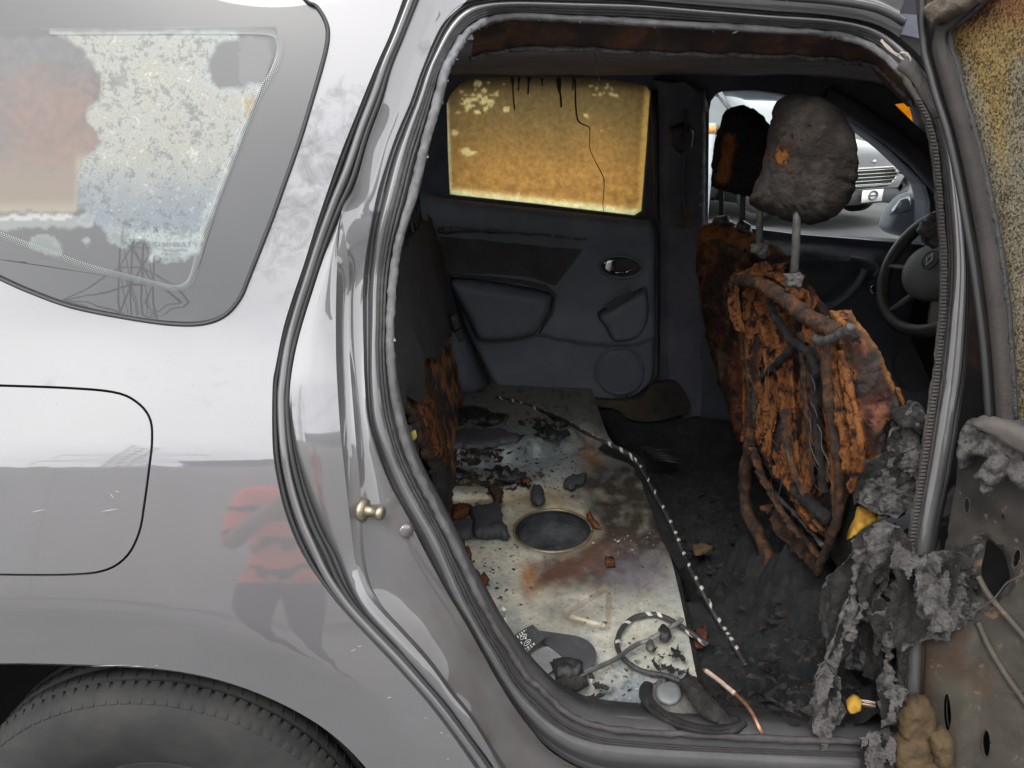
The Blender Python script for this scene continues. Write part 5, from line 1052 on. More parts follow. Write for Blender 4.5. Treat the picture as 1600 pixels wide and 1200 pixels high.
inflate('backrest', [(1098, 352), (1118, 345), (1140, 350), (1170, 364), (1210, 384), (1230, 420), (1230, 520), (1190, 660), (1160, 700), (1142, 640), (1130, 600), (1112, 540), (1100, 470), (1092, 400)], 'P', (Vector((.61, 1.2, .85)), Vector((-.95, -.3, .06)).normalized()), RUSTV, s2, step=6, front=.04, back=.05, R=26, amp=.016, ns=24, fine=.002, col=dcol, rag=4)
for o, mt in (([(1112, 348), (1122, 338), (1136, 336), (1138, 342), (1150, 352), (1130, 354)], CHARP), ([(1150, 352), (1158, 342), (1168, 350), (1172, 366), (1156, 364)], CHARP), ([(1124, 540), (1136, 548), (1144, 560), (1136, 580), (1134, 605), (1126, 590), (1118, 565)], FOAMT)):
    inflate('melted_guide', o, 'P', (Vector((.575, 1.2, .85)), Vector((-.95, -.3, .06)).normalized()), mt, s2, step=3, front=.012, back=.02, R=8, amp=.006, ns=50, rag=2)
for l in ([(1104, 375, .57), (1122, 380, .565), (1142, 392, .57), (1165, 404, .575)], [(1118, 400, .585), (1126, 460, .59), (1132, 520, .60), (1136, 580, .61)], [(1132, 430, .585), (1138, 490, .59), (1140, 540, .60)]):
    tube('frame_tube', seg3(l, 24), .010, RUSTD, s2, nzamp=.003, nzs=50)

# ================================================================== STEERING WHEEL
SWC = at_y(1463, 424, 1.20); swx = Vector((-.80, -.22, .36)).normalized()      # axis towards the driver
swu = Vector((0, 0, 1)); swu = (swu - swx * swu.dot(swx)).normalized(); sws = swx.cross(swu)
def sw(a, r, h=0): return SWC + (swu * math.cos(a) + sws * math.sin(a)) * r + swx * h
PLW = mat_ramp('sooty_wheel_leather', [(.3, (.020, .019, .02)), (.7, (.05, .047, .046))], scale=20, rough=.55, bump=.3, bscale=300)
st_ = tube('steering_wheel', [sw(2 * math.pi * k / 48, .175) for k in range(49)], .0185, PLW, CAR, seg=12)
PLG = mat_ramp('ashy_grey_plastic', [(.3, (.10, .097, .096)), (.7, (.16, .155, .152))], scale=12, rough=.7, bump=.3, bscale=200)
hub = []
for k in range(40):
    a = 2 * math.pi * k / 40; r = .090 * (1 + .10 * math.cos(2 * a + math.pi) + .08 * math.cos(a + math.pi)); hub.append((a, r))
rows = [[sw(a, r * f, h) for a, r in hub + hub[:1]] for f, h in ((.9, -.03), (1.0, -.005), (1.0, .012), (.93, .024), (.6, .032), (.2, .035), (.01, .035))]
hb_ = loft('airbag_cover', rows, PLG, st_)
for ang in (math.radians(96), math.radians(-96), math.radians(150), math.radians(-150)):
    tube('spoke', [sw(ang, .05, -.01), sw(ang * 1.0, .10, -.008), sw(ang, .168, 0)], .016, PLG, st_, flat=.5)
# diamond badge: an open rhombus on a round plate
tube('badge_ring', [sw(2 * math.pi * k / 24, .026, .038) + swu * .02 for k in range(25)], .0022, PLW, hb_, seg=6)
dm = [(0, .021), (.0125, 0), (0, -.021), (-.0125, 0)]
mb = MB(); o_ = SWC + swu * .02 + swx * .040
pp_ = [o_ + sws * a + swu * b for a, b in dm]; qq_ = [o_ + sws * a * .5 + swu * b * .55 for a, b in dm]
top = [p + swx * .003 for p in pp_]; tq = [p + swx * .003 for p in qq_]
mb.add(pp_ + qq_ + top + tq, [(i, (i + 1) % 4, 8 + (i + 1) % 4, 8 + i) for i in range(4)] + [(8 + i, 8 + (i + 1) % 4, 12 + (i + 1) % 4, 12 + i) for i in range(4)] + [(4 + (i + 1) % 4, 4 + i, 12 + i, 12 + (i + 1) % 4) for i in range(4)])
mb.build('diamond_badge', CHROME, hb_, smooth=False)
tube('steering_column', [SWC - swx * .02, SWC - swx * .25], .045, CHARP, st_, seg=12)
inflate('melted_column_cover', [(1434, 362), (1442, 345), (1456, 335), (1468, 330), (1470, 385), (1456, 388), (1444, 382)], 'Y', 1.05, ASH, CAR, step=3.5, front=.02, back=.03, R=10, amp=.012, ns=60, rag=4)
# ================================================================== OPEN NEAR REAR DOOR (swung out on the right)
DN = Vector((-.80, -.60, 0)).normalized(); DP = Vector((.592, .09, 0)); DPL = (DP, DN)
def dpl(off): return (DP + DN * off, DN)
DMET = mat_vcol('scorched_door_metal', var=.4, scale=18, rough=.72, bump=.4, bscale=120, speck=.34, sscale=50, speck_c=(.10, .06, .035), metal=.1)
def dcolr(v):
    x, y = proj(v); n = fb(v, 14); c = lp((.030, .027, .024), (.062, .054, .046), sm(-.3, .5, n)); c = lp(c, (.088, .077, .060), sm(930, 1060, y) * .9); return lp(c, (.10, .055, .03), .6 * sm(.25, .6, fb(v, 9, 5)))
INP = [(1503, 690), (1520, 672), (1550, 668), (1620, 690), (1700, 720), (1900, 760), (1900, 1700), (1470, 1700), (1462, 1300), (1458, 1200), (1440, 1100), (1446, 1000), (1468, 900), (1481, 825), (1495, 755)]
def ov(cx, cy, rx, ry, rot=0, n=20): return [(cx + rx * math.cos(a) * math.cos(rot) - ry * math.sin(a) * math.sin(rot), cy + rx * math.cos(a) * math.sin(rot) + ry * math.sin(a) * math.cos(rot)) for a in [2 * math.pi * k / n for k in range(n)]]
BIG = [tuple(p)[:2] for p in crv([Vector((a, b, 0)) for a, b in [(1537, 848), (1552, 858), (1563, 870), (1568, 890), (1572, 912), (1562, 926), (1551, 938), (1540, 934), (1533, 922), (1528, 895), (1532, 870)]], 44, True)]
HOLES = [BIG, ov(1511, 790, 4, 12), ov(1588, 873, 5, 15, .25), ov(1486, 1108, 6, 30), ov(1541, 1162, 6, 21), ov(1571, 805, 2.5, 5), ov(1478, 835, 3, 9)]
def dh(x, y):
    h = -.012 * sm(10, 3, edist((x, y), BIG)) if 1500 < x < 1600 and 820 < y < 960 else 0
    h += .012 * sm(6, -6, x - (1530 + (y - 1000) * -.10)) * sm(960, 1010, y) ; h += .02 * sm(60, 0, abs((x - 1560) - (y - 780) * .8)) * sm(900, 780, y) * .5
    return h + .003 * fb((x, y, 0), .02)
dr = sheet('open_rear_door', INP, 'P', dpl(0), DMET, CAR, step=9, holes=HOLES, solid=.003, disp=dh, col=dcolr, label='open near rear door stripped to scorched metal with holes')
sheet('door_outer_skin', [(1560, 640), (1950, 640), (1950, 1750), (1500, 1750), (1490, 1300), (1495, 1000), (1515, 800)], 'P', dpl(-.11), PAINT, dr, step=30, solid=.004, col=lambda v: (.5, .2, 0))
sheet('cavity_shade', [(1500, 690), (1950, 760), (1950, 1700), (1490, 1700), (1470, 1200), (1460, 1050), (1490, 850)], 'P', dpl(-.07), DARK, dr, step=40, solid=.002)  # dark sheet stands in for the shade inside the door
for (cx, cy, rx, ry, rot) in ((1511, 790, 4, 12, 0), (1588, 873, 5, 15, .25), (1486, 1108, 6, 30, 0), (1541, 1162, 6, 21, 0)):
    l = [at_plane(a, b, *dpl(.001)) for a, b in ov(cx, cy, rx + .8, ry + .8, rot)]; tube('hole_lip', l + l[:1], .0009, DMET, dr, seg=6, col=lambda v: (.07, .06, .05))
for l in ([(1528, 900), (1545, 930), (1575, 965), (1605, 1000), (1640, 1045)], [(1528, 972), (1545, 1010), (1572, 1055), (1600, 1095), (1640, 1150)]):
    tube('pressed_ridge', [at_plane(p.x, p.y, *dpl(.003)) for p in crv([Vector((a, b, 0)) for a, b in l], 20)], .0042, DMET, dr, seg=8, col=lambda v: (.10, .085, .066))
tube('loose_wire', [at_plane(p.x, p.y, *dpl(.02)) for p in crv([Vector((a, b, 0)) for a, b in [(1490, 982), (1520, 958), (1552, 936), (1572, 912), (1590, 902), (1630, 880)]], 24)], .0012, STEEL, dr, seg=5)
# burnt ledge under the window
inflate('charred_ledge', [(1500, 700), (1504, 676), (1512, 656), (1520, 651), (1550, 652), (1600, 672), (1700, 715), (1800, 770), (1800, 830), (1700, 790), (1640, 770), (1612, 770), (1590, 748), (1568, 735), (1552, 712), (1530, 708), (1518, 725), (1508, 735)], 'P', dpl(.02), ASH, dr, step=6, front=.03, back=.02, R=16, amp=.014, ns=34, rag=4, fine=.002)
inflate('ledge_top', [(1514, 656), (1550, 651), (1600, 670), (1700, 712), (1705, 745), (1640, 725), (1590, 705), (1556, 683), (1532, 672)], 'P', dpl(.045), mat_ramp('brown_grey_ledge', [(.3, (.07, .062, .055)), (.7, (.12, .105, .092))], scale=12, rough=.85, bump=.4, bscale=120), dr, step=6, front=.012, back=.02, R=10, amp=.002)
inflate('melted_clip', [(1540, 722), (1552, 705), (1566, 708), (1576, 722), (1572, 742), (1556, 760), (1548, 776), (1538, 768), (1530, 750), (1522, 742)], 'P', dpl(.05), ASH, dr, step=4, front=.016, back=.02, R=8, amp=.012, ns=60, rag=4)
# window frame
FO = [(1431, -60), (1431, 0), (1432, 20), (1435, 50), (1441, 87), (1450, 119), (1458, 150), (1476, 205), (1492, 275), (1505, 347), (1514, 400), (1521, 450), (1530, 520), (1536, 580), (1541, 655)]
FI = [(1600, -60), (1542, 0), (1506, 31), (1488, 42), (1484, 52), (1488, 78), (1497, 102), (1508, 148), (1523, 200), (1537, 255), (1549, 310), (1559, 360), (1568, 413), (1576, 480), (1582, 560), (1588, 655)]
fo = [Vector((a, b, 0)) for a, b in FO]; fi = [Vector((a, b, 0)) for a, b in FI]; fo = arc(fo, 90); fi = arc(fi, 90)
def fr(f, off): return [at_plane(a.x + (b.x - a.x) * f, a.y + (b.y - a.y) * f, *dpl(off)) for a, b in zip(fo, fi)]
FRM = mat_ramp('scorched_frame', [(.3, (.034, .029, .027)), (.5, (.052, .044, .040)), (.75, (.078, .066, .058))], scale=16, rough=.75, bump=.5, bscale=110, bdist=.004)
fm = loft('window_frame', [fr(0, -.045), fr(.0, .0), fr(.06, .008), fr(.16, .008), fr(.22, -.004), fr(.30, -.004), fr(.36, .010), fr(.78, .012), fr(.84, .002), fr(.92, .002), fr(1.0, -.012), fr(1.02, -.04)], FRM, dr, label='scorched brown window frame of the open door')
tube('frame_seal', fr(.08, .012), .0045, RUBBER, fm, seg=8); tube('glass_channel', fr(.97, -.002), .0042, CHARP, fm, seg=8, nzamp=.001, nzs=90)
tube('charred_bead', fr(1.03, -.006)[14:], .0022, FOAMT, fm, seg=6, nzamp=.002, nzs=120)
inflate('frame_corner_char', [(1445, 10), (1470, -5), (1500, -30), (1560, -40), (1535, 0), (1500, 22), (1478, 34), (1458, 38), (1446, 30)], 'P', dpl(.02), mat_ramp('tan_char', [(.3, (.05, .04, .035)), (.6, (.13, .10, .075)), (.8, (.22, .18, .14))], scale=40, rough=.9, bump=.9, bscale=140, bdist=.006), fm, step=4.5, front=.012, back=.01, R=9, amp=.010, ns=50, rag=4)
# blistered yellow glass
def mat_blister():
    m, nt, b = _new('blistered_yellow_glass'); pos = _pos(nt); mp = nt.nodes.new('ShaderNodeMapping'); mp.inputs['Scale'].default_value = (1, 1, .7); nt.links.new(pos, mp.inputs[0])
    n = _noise(nt, 420, 3, .55, .7, mp.outputs[0]); w = _noise(nt, 30, 5, .6, .2, pos); a = nt.nodes.new('ShaderNodeAttribute'); a.attribute_name = 'Col'
    f = _math(nt, 'ADD', n.outputs[0], _math(nt, 'MULTIPLY', _math(nt, 'SUBTRACT', w.outputs[0], .5), .35))
    k = _ramp(nt, [(.40, (.22, .17, .11)), (.50, (.80, .80, .78)), (.66, (1.3, 1.3, 1.25))], f)
    c = _mix(nt, a.outputs['Color'], k, 1.0, 'MULTIPLY'); nt.links.new(c, b.inputs['Base Color']); b.inputs['Roughness'].default_value = .6
    t = nt.nodes.new('ShaderNodeBsdfTranslucent'); nt.links.new(c, t.inputs[0]); mx = nt.nodes.new('ShaderNodeMixShader'); mx.inputs[0].default_value = .5; _bump(nt, b, f, .8, .004)
    nt.links.new(b.outputs[0], mx.inputs[1]); nt.links.new(t.outputs[0], mx.inputs[2]); nt.links.new(mx.outputs[0], nt.nodes['Material Output'].inputs[0]); return m
def ygc(v):
    x, y = proj(v); n = fb(v, 12); c = lp((.20, .09, .03), (.27, .19, .065), sm(10, 75, y + 14 * n)); c = lp(c, (.22, .18, .09), sm(120, 330, y)); e = min(edist((x, y), [tuple(p)[:2] for p in fi[::6]]), 40)
    return lp(c, (.22, .195, .14), sm(26, 6, e + 8 * n) * sm(70, 110, y))
sheet('stained_window', [tuple(p)[:2] for p in fi[4:]] + [(1680, 660), (1700, 300), (1680, -60)], 'P', dpl(-.014), mat_blister(), dr, step=7, solid=.004, col=ygc, label='blistered yellow glass of the open door')
# bare copper strands and burnt loom at the top corner
mb = MB()
for k in range(7):
    P = [at_plane(a + k * 1.2 * rnd.uniform(-.5, 1), b + rnd.uniform(-2, 2), *dpl(-.05)) for a, b in [(1376, 63), (1386, 74), (1400, 86), (1414, 96), (1424, 102)]]; mb.tube(crv(P, 14), .0009, 5)
mb.build('bare_wire_ends', mat_ramp('pale_wire', [(.3, (.35, .26, .22)), (.7, (.62, .54, .48))], scale=60, rough=.5, metal=.3), CAR)
tube('burnt_loom', [at_plane(a, b, *dpl(-.03)) for a, b in [(1412, 98), (1424, 108), (1436, 124), (1448, 142), (1460, 165), (1468, 182)]], lambda t: .011 * (1 - .35 * t), mat_ramp('ashy_loom', [(.3, (.06, .055, .05)), (.7, (.14, .128, .118))], scale=40, rough=.9, bump=.8, bscale=140), CAR, nzamp=.003, nzs=60)
tube('loom_loop', [at_plane(a, b, *dpl(-.025)) for a, b in [(1402, 88), (1408, 82), (1418, 83), (1423, 92), (1421, 102)]], .0012, WRAP, CAR, seg=5)

# ================================================================== MELTED TRIM HANGING AT THE PILLAR FOOT
MP = lambda off: (Vector((.545, .10, .5)) + Vector((-.35, -.93, 0)) * off, Vector((-.35, -.93, .1)).normalized())
melt = inflate('melted_trim', [(1392, 836), (1412, 858), (1440, 866), (1480, 862), (1506, 848), (1530, 846), (1524, 870), (1512, 900), (1520, 930), (1530, 955), (1505, 975), (1480, 985), (1450, 985), (1420, 1000), (1395, 990), (1386, 950), (1396, 905), (1390, 870)], 'P', MP(.06), ASH, CAR, step=5, front=.02, back=.02, R=14, amp=.010, ns=48, rag=8, fine=.005, label='grey melted plastic trim sagging at the pillar foot')
for nm, o, off, mt, f in [
    ('melted_sheet', [(1350, 832), (1380, 818), (1398, 826), (1396, 870), (1384, 915), (1362, 945), (1342, 935), (1338, 905), (1350, 870)], .05, ASH, .016),
    ('melted_sheet', [(1342, 930), (1375, 930), (1400, 955), (1398, 990), (1370, 985), (1348, 965)], .055, ASH, .014),
    ('trim_disc', [(1282, 925), (1296, 900), (1318, 880), (1345, 850), (1350, 905), (1346, 960), (1332, 1010), (1306, 1040), (1290, 1005), (1280, 960)], .02, mat_ramp('olive_grey_plastic', [(.3, (.04, .04, .036)), (.6, (.075, .074, .066)), (.8, (.13, .125, .11))], scale=20, rough=.75, bump=.6, bscale=100), .012),
    ('trim_dome', [(1330, 845), (1350, 825), (1382, 814), (1406, 826), (1423, 846), (1428, 866), (1408, 860), (1394, 838), (1376, 834), (1352, 850), (1338, 870)], .035, mat_ramp('olive_trim', [(.3, (.05, .048, .04)), (.7, (.10, .095, .078))], scale=22, rough=.75, bump=.6, bscale=100), .016),
    ('melted_sheet', [(1355, 955), (1400, 960), (1404, 1000), (1388, 1008), (1372, 995)], .07, ASH, .012),
    ('melted_sheet', [(1395, 978), (1440, 975), (1486, 985), (1482, 1000), (1440, 1000), (1424, 1006), (1400, 1015)], .07, ASH, .014),
    ('trim_disc', [(1330, 955), (1360, 960), (1378, 1010), (1380, 1060), (1350, 1055), (1320, 1040)], .0, CHARP, .006),
    ('burnt_lump', [(1262, 1058), (1275, 1040), (1292, 1036), (1312, 1060), (1310, 1110), (1300, 1150), (1286, 1200), (1276, 1190), (1268, 1120)], .075, ASH, .018),
    ('burnt_lump', [(1286, 1090), (1312, 1088), (1322, 1110), (1312, 1130), (1290, 1128)], .085, ASHD, .014),
    ('burnt_lump', [(1346, 1150), (1376, 1140), (1398, 1150), (1400, 1190), (1396, 1260), (1350, 1260), (1344, 1200)], .09, ASH, .02),
    ('burnt_lump', [(1372, 1085), (1396, 1070), (1420, 1075), (1416, 1110), (1402, 1130), (1378, 1132)], .09, ASH, .016)]:
    if 'lump' not in nm: inflate(nm, o, 'P', MP(off), mt, melt, step=4, front=f * .4, back=.006, R=11, amp=.007, ns=60, rag=5, fine=.003)
    for q in range(3 if 'lump' in nm else 2): torn(nm, o, 'P', MP(off + .006 + .011 * q), (ASH, ASHD, mt)[q], melt, step=3.6, thr=.34 - .2 * q, amp=.009, ns=44, hs=26, aniso=.30, seed=q * 3 + o[0][0] % 11, rag=6, curl=.006)
ML = [(1392, 836), (1412, 858), (1440, 866), (1480, 862), (1506, 848), (1530, 846), (1524, 870), (1512, 900), (1520, 930), (1530, 955), (1505, 975), (1480, 985), (1450, 985), (1420, 1000), (1395, 990), (1386, 950), (1396, 905), (1390, 870)]
for q in range(3): torn('melted_sheet', ML, 'P', MP(.085 + .012 * q), (ASHD, ASH, ASH)[q], melt, step=3.6, thr=.20 - .16 * q, amp=.011, ns=40, hs=24, aniso=.30, seed=q * 7 + 4, rag=8, curl=.008)
for l, r, mt in [([(1340, 860), (1334, 920), (1326, 970), (1312, 1010), (1298, 1050), (1290, 1090)], .009, ASH), ([(1332, 915), (1318, 955), (1302, 1000), (1288, 1040), (1276, 1085)], .0035, STEEL),
                 ([(1352, 940), (1338, 970), (1326, 1000)], .007, ASH), ([(1390, 940), (1388, 1000), (1386, 1050), (1388, 1100), (1384, 1150), (1374, 1200)], .013, ASH), ([(1398, 950), (1380, 962), (1372, 985), (1378, 1010)], .008, ASHD), ([(1372, 905), (1392, 930), (1402, 960)], .008, ASHD),
                 ([(1440, 900), (1450, 940), (1462, 980)], .007, ASHD), ([(1500, 860), (1490, 900), (1486, 940), (1470, 985)], .009, ASH), ([(1460, 985), (1490, 970), (1520, 950), (1535, 945)], .008, ASH), ([(1485, 870), (1512, 890), (1528, 930)], .008, ASHD), ([(1530, 848), (1518, 885), (1510, 915)], .006, ASH),
                 ([(1458, 870), (1440, 905), (1420, 930), (1398, 945)], .010, ASH), ([(1470, 875), (1482, 915), (1470, 945), (1440, 960)], .008, ASH), ([(1420, 1000), (1412, 1040), (1405, 1075)], .005, ASHD)]:
    tube('melted_strand', crv([at_plane(a + 3 * nz((a, b, 1)), b, *MP(.075)) for a, b in l], 60), lambda t, r=r: r * (.62 + .35 * math.sin(t * 17 + r * 900)), mt, melt, seg=10, nzamp=r * .9, nzs=120)
tube('trim_rod', [at_plane(a, b, *MP(.03)) for a, b in [(1400, 926), (1426, 926)]], .004, FOAMT, melt, seg=8)
# tan foam lumps on the sill
for k, o in enumerate([[(1402, 1122), (1412, 1098), (1432, 1092), (1452, 1098), (1462, 1120), (1464, 1150), (1440, 1160), (1412, 1156)], [(1394, 1160), (1420, 1146), (1452, 1150), (1462, 1176), (1450, 1200), (1412, 1204), (1396, 1188)], [(1452, 1146), (1474, 1142), (1490, 1158), (1488, 1188), (1466, 1198), (1454, 1180)], [(1418, 1196), (1460, 1190), (1492, 1196), (1488, 1240), (1430, 1250)]]):
    lb = ('tan burnt foam lump under the melted trim, topmost of four', 'broad tan burnt foam lump on the sill, left of the pile', 'small tan burnt foam lump against the open door', 'lowest tan burnt foam lump at the bottom picture edge')[k]
    tag(inflate('foam_lump', o, 'P', MP(.10 + .008 * k), FOAMT, None, step=4, front=.022, back=.03, R=16, amp=.006, ns=50, smooth_outline=50, rag=3, fine=.0012, crack=.003), lb, 'foam lump', 'foam lumps on the sill')
yc = inflate('connector', [(1322, 1094), (1336, 1088), (1347, 1094), (1346, 1108), (1330, 1112), (1322, 1108)], 'P', MP(.085), FOAMY, None, step=4, front=.012, back=.012, R=4, amp=.001); tag(yc, 'small yellow cable connector among the melted strands', 'connector')
for k in range(6): tube('connector_wire', [at_plane(a, b + k * 1.6 - 4, *MP(.085)) for a, b in [(1346, 1098), (1356, 1099 + k % 2), (1368, 1102)]], .0011, (WRAP, COPPER, FOAMT)[k % 3], yc, seg=5)

# ================================================================== NEAR FRONT DOOR AND WING (closed, beyond the open door)
def skin(name, poly, holes, mat, step=.04, off=0, **k):
    P2, T = fill(poly, holes, step); V = [Vector((x, Yb(x, z) + off, z)) for x, z in P2]; return mk(name, V, orient(V, T, Vector((0, -1, 0))), mat, CAR, solid=.006, **k)
FWN = [(.80, 1.14), (1.52, 1.10), (1.50, 1.16), (1.20, 1.40), (1.02, 1.47), (.80, 1.48)]
nd = skin('near_front_door', [(.78, .40), (1.58, .40), (1.64, .70), (1.66, 1.02), (1.60, 1.10), (1.24, 1.43), (1.04, 1.515), (.74, 1.525), (.74, .9)], [FWN], PAINT, off=.03, col=lambda v: (.25, .1, .7), label='closed near front door')
P2, T = fill([(x * 1.0, z) for x, z in FWN], [], .05); V = [Vector((x, Yb(x, z) + .04, z)) for x, z in P2]; mk('side_window', V, orient(V, T, Vector((0, -1, 0))), GLASSD, nd, col=lambda v: (.05, .045, .04), solid=.004)
tube('door_handle', [Vector((x, Yb(x, .98) - .02, .98)) for x in (.74, .80, .88, .94)], .013, PAINT, nd, col=lambda v: (.2, 0, 0))
skin('front_wing', [(1.59, .36), (1.70, .36), (1.78, .55), (1.98, .66), (2.2, .66), (2.42, .52), (2.48, .36), (2.62, .38), (2.62, .84), (2.0, .98), (1.67, 1.02), (1.65, .70)], [], PAINT, off=.004, col=lambda v: (.15, 0, .1))
# ================================================================== WHEEL
WY0, WY1 = .012, .225; WCX2, WCZ2, TR = -.585, .205, .345
prof = [(.185, WY0 + .04), (.215, WY0 + .02), (.235, WY0 + .012), (.275, WY0 + .0), (.310, WY0 + .006), (.330, WY0 + .018), (.340, WY0 + .030)]
tr = []
def groove(y0, w): return [(.3445, y0 - w), (.336, y0 - w * .7), (.336, y0 + w * .7), (.3445, y0 + w)]
for y0 in (.062, .098, .136, .174): tr += groove(y0, .0045)
prof = prof + [(.3435, WY0 + .040)] + tr + [(.342, WY1 - .03), (.330, WY1 - .018), (.29, WY1), (.22, WY1 - .03)]
mb = MB(); mb.lathe([(r, y) for r, y in prof], (WCX2, 0, WCZ2), (0, 1, 0), 120)
ty = mb.build('rear_wheel', TYRE, CAR, label='worn black tyre under the wheel arch')
mb = MB()
for k in range(110):                                           # shoulder blocks and sipes
    a = 2 * math.pi * k / 110; c = Vector((WCX2 + .336 * math.cos(a), WY0 + .031, WCZ2 + .336 * math.sin(a)))
    rad = Vector((math.cos(a), 0, math.sin(a))); tan = Vector((-math.sin(a), 0, math.cos(a))); ax2 = Vector((0, 1, 0)); w = Vector((rad.x * .55, .83, rad.z * .55)).normalized()
    R = Matrix((tan, w, tan.cross(w))).transposed(); mb.box(c, (.0145, .036, .006), R)
mb.build('tread_block', TYRE, ty, bevel=.001)['kind'] = 'stuff'
mb = MB()
for row, y0 in enumerate((.080, .117, .155)):
    for k in range(90):
        a = 2 * math.pi * (k + .5 * (row % 2)) / 90; c = Vector((WCX2 + .3443 * math.cos(a), y0, WCZ2 + .3443 * math.sin(a))); tan = Vector((-math.sin(a), 0, math.cos(a))); w = (Vector((0, 1, 0)) + tan * .35).normalized(); R = Matrix((tan, w, tan.cross(w))).transposed(); mb.box(c, (.0016, .024, .003), R)
mb.build('tread_sipe', DARK, ty)['kind'] = 'stuff'
mb = MB(); mb.lathe([(.02, .05), (.10, .06), (.17, .07), (.185, .05), (.19, .055), (.20, .10), (.20, .2)], (WCX2, 0, WCZ2), (0, 1, 0), 48); mb.build('rim', mat_plain('dark_rim', (.03, .03, .032), rough=.6), ty)
V = []; n = 40
for j, y in enumerate((.035, .3)):
    for i in range(n):
        a = math.pi * (i / (n - 1)) * 1.1 - .15; V.append((WCX2 + .46 * math.cos(a), y, WCZ2 + .44 * math.sin(a)))
mk('wheel_arch_liner', V, grid_faces(2, n), DARK, CAR, solid=.004)
mk('wheel_arch_back', [(WCX2 - .5, .3, -.1), (WCX2 + .5, .3, -.1), (WCX2 + .5, .3, .66), (WCX2 - .5, .3, .66)], [(0, 1, 2, 3)], DARK, CAR)

# ================================================================== LOOSE THINGS
def zz(a, b, dz=.008): 
    p = at_z(a, b, ZP + .0); x, y = a, b
    for _ in range(3): p = at_z(a, b, ZP + pan_h(a, b) * (1 if a < 1090 else 0) + dz)
    return p
def cable(name, l, r, label, dashes=None, zf=None, n=120, mat=None, nzamp=.0006):
    P = crv([(zf or zz)(*p) for p in l], n); o = tube(name, P, r, mat or CABLE, None, seg=8, nzamp=nzamp, nzs=80); tag(o, label, 'cable')
    if dashes:
        for f0, f1 in dashes:
            i0 = int(f0 * (n - 1)); i1 = max(i0 + 2, int(f1 * (n - 1))); Q = crv(P[i0:i1 + 1], 9); mbv = []
            for k, q in enumerate(Q):
                t = (Q[min(8, k + 1)] - Q[max(0, k - 1)]).normalized(); s = t.orthogonal().normalized(); a = .9 + k * .45
                mbv.append((q, (s * math.cos(a) + t.cross(s) * math.sin(a)), t))
            V = []
            for q, d, t in mbv: V += [q + d * (r * 1.12) - t * r * .9, q + d * (r * 1.22), q + d * (r * 1.12) + t * r * .9]
            mk('tape_turn', V, grid_faces(9, 3), WRAP, o, solid=.0008)
    return o
def edgez(a, b):
    return at_z(a, b, .505 - .05 * sm(680, 745, b) - .02 * sm(760, 900, b) - .03 * sm(900, 980, b))
dsh = []; t = .02
while t < .96:
    w = rnd.choice((.006, .012, .018, .026)) * rnd.uniform(.7, 1.3); dsh.append((t, t + w)); t += w + rnd.uniform(.006, .03)
cable('wrapped_cable', [(775, 620), (800, 626), (830, 636), (855, 645), (885, 658), (910, 674), (935, 686), (965, 700), (985, 712), (1000, 730), (1015, 757), (1032, 788), (1046, 815), (1058, 842), (1068, 868), (1078, 890), (1092, 915), (1108, 945), (1125, 975), (1140, 998), (1152, 1018), (1166, 1040)], .0052, 'long black cable with spiral white tape running along the seat pan edge', dsh, edgez, 200)
cable('wire_loop', [(1107, 1007), (1090, 996), (1062, 977), (1035, 963), (1012, 960), (987, 967), (970, 985), (964, 1007), (972, 1026), (990, 1042), (1012, 1051), (1040, 1056), (1060, 1064), (1078, 1075)], .0048, 'cable with pale tape bent into a loop on the steel pan', [(.03, .06), (.10, .12), (.24, .28), (.30, .34), (.40, .43), (.52, .545), (.97, 1.0)], lambda a, b: zz(a, b, .012))
hc_ = cable('harness_cable', [(846, 1078), (870, 1070), (895, 1062), (925, 1047), (962, 1030), (985, 1013), (1000, 1005), (1015, 1000), (1030, 991), (1050, 979), (1066, 968)], .0046, 'grey two-strand harness cable lying across the looped cable', None, lambda a, b: zz(a, b, .022), mat=mat_ramp('grey_cable', [(.3, (.05, .05, .052)), (.7, (.16, .16, .165))], scale=80, rough=.5, bump=.4, bscale=250))
tube('second_strand', crv([zz(a, b + 3, .026) for a, b in [(870, 1068), (895, 1060), (925, 1044), (962, 1027), (985, 1010), (1000, 1002)]], 50), .0028, STEEL, hc_, seg=6)
inflate('cable_clip', [(1010, 998), (1020, 1000), (1024, 1012), (1018, 1019), (1009, 1014)], 'Z', ZP + .022, STEEL, hc_, step=3, front=.006, back=.006, R=4, amp=.001)
inflate('plug', [(1028, 984), (1036, 978), (1046, 986), (1050, 996), (1042, 1003), (1030, 998)], 'Z', ZP + .022, CHARP, hc_, step=3, front=.012, back=.008, R=4, amp=.002, ns=60)
# copper wire bundle leaving over the sill
mb = MB()
for k in range(6):
    P = [Vector(p) + Vector((.0016 * math.cos(k), .0016 * math.sin(k * 1.7), .0016 * math.sin(k))) for p in [at_z(1099, 1046, .46), at_z(1120, 1060, .465), at_z(1147, 1083, .475), at_z(1163, 1098, .485), at_z(1175, 1114, .49), at_z(1186, 1136, .485), at_z(1197, 1160, .46), at_z(1208, 1190, .42), at_z(1216, 1215, .38)]]; mb.tube(crv(P, 40), .0011, 5)
tag(mb.build('copper_wires', COPPER, None), 'bare copper wires hanging out over the door sill', 'wires')
cs = tube('wire_sheath', crv([at_z(a, b, z) for a, b, z in [(1103, 1048, .462), (1122, 1062, .468), (1147, 1083, .478)]], 20), .0042, mat_ramp('pale_sheath', [(.3, (.22, .15, .11)), (.7, (.42, .32, .26))], scale=60, rough=.7, bump=.5), bpy.data.objects['copper_wires'], seg=8, nzamp=.0006)
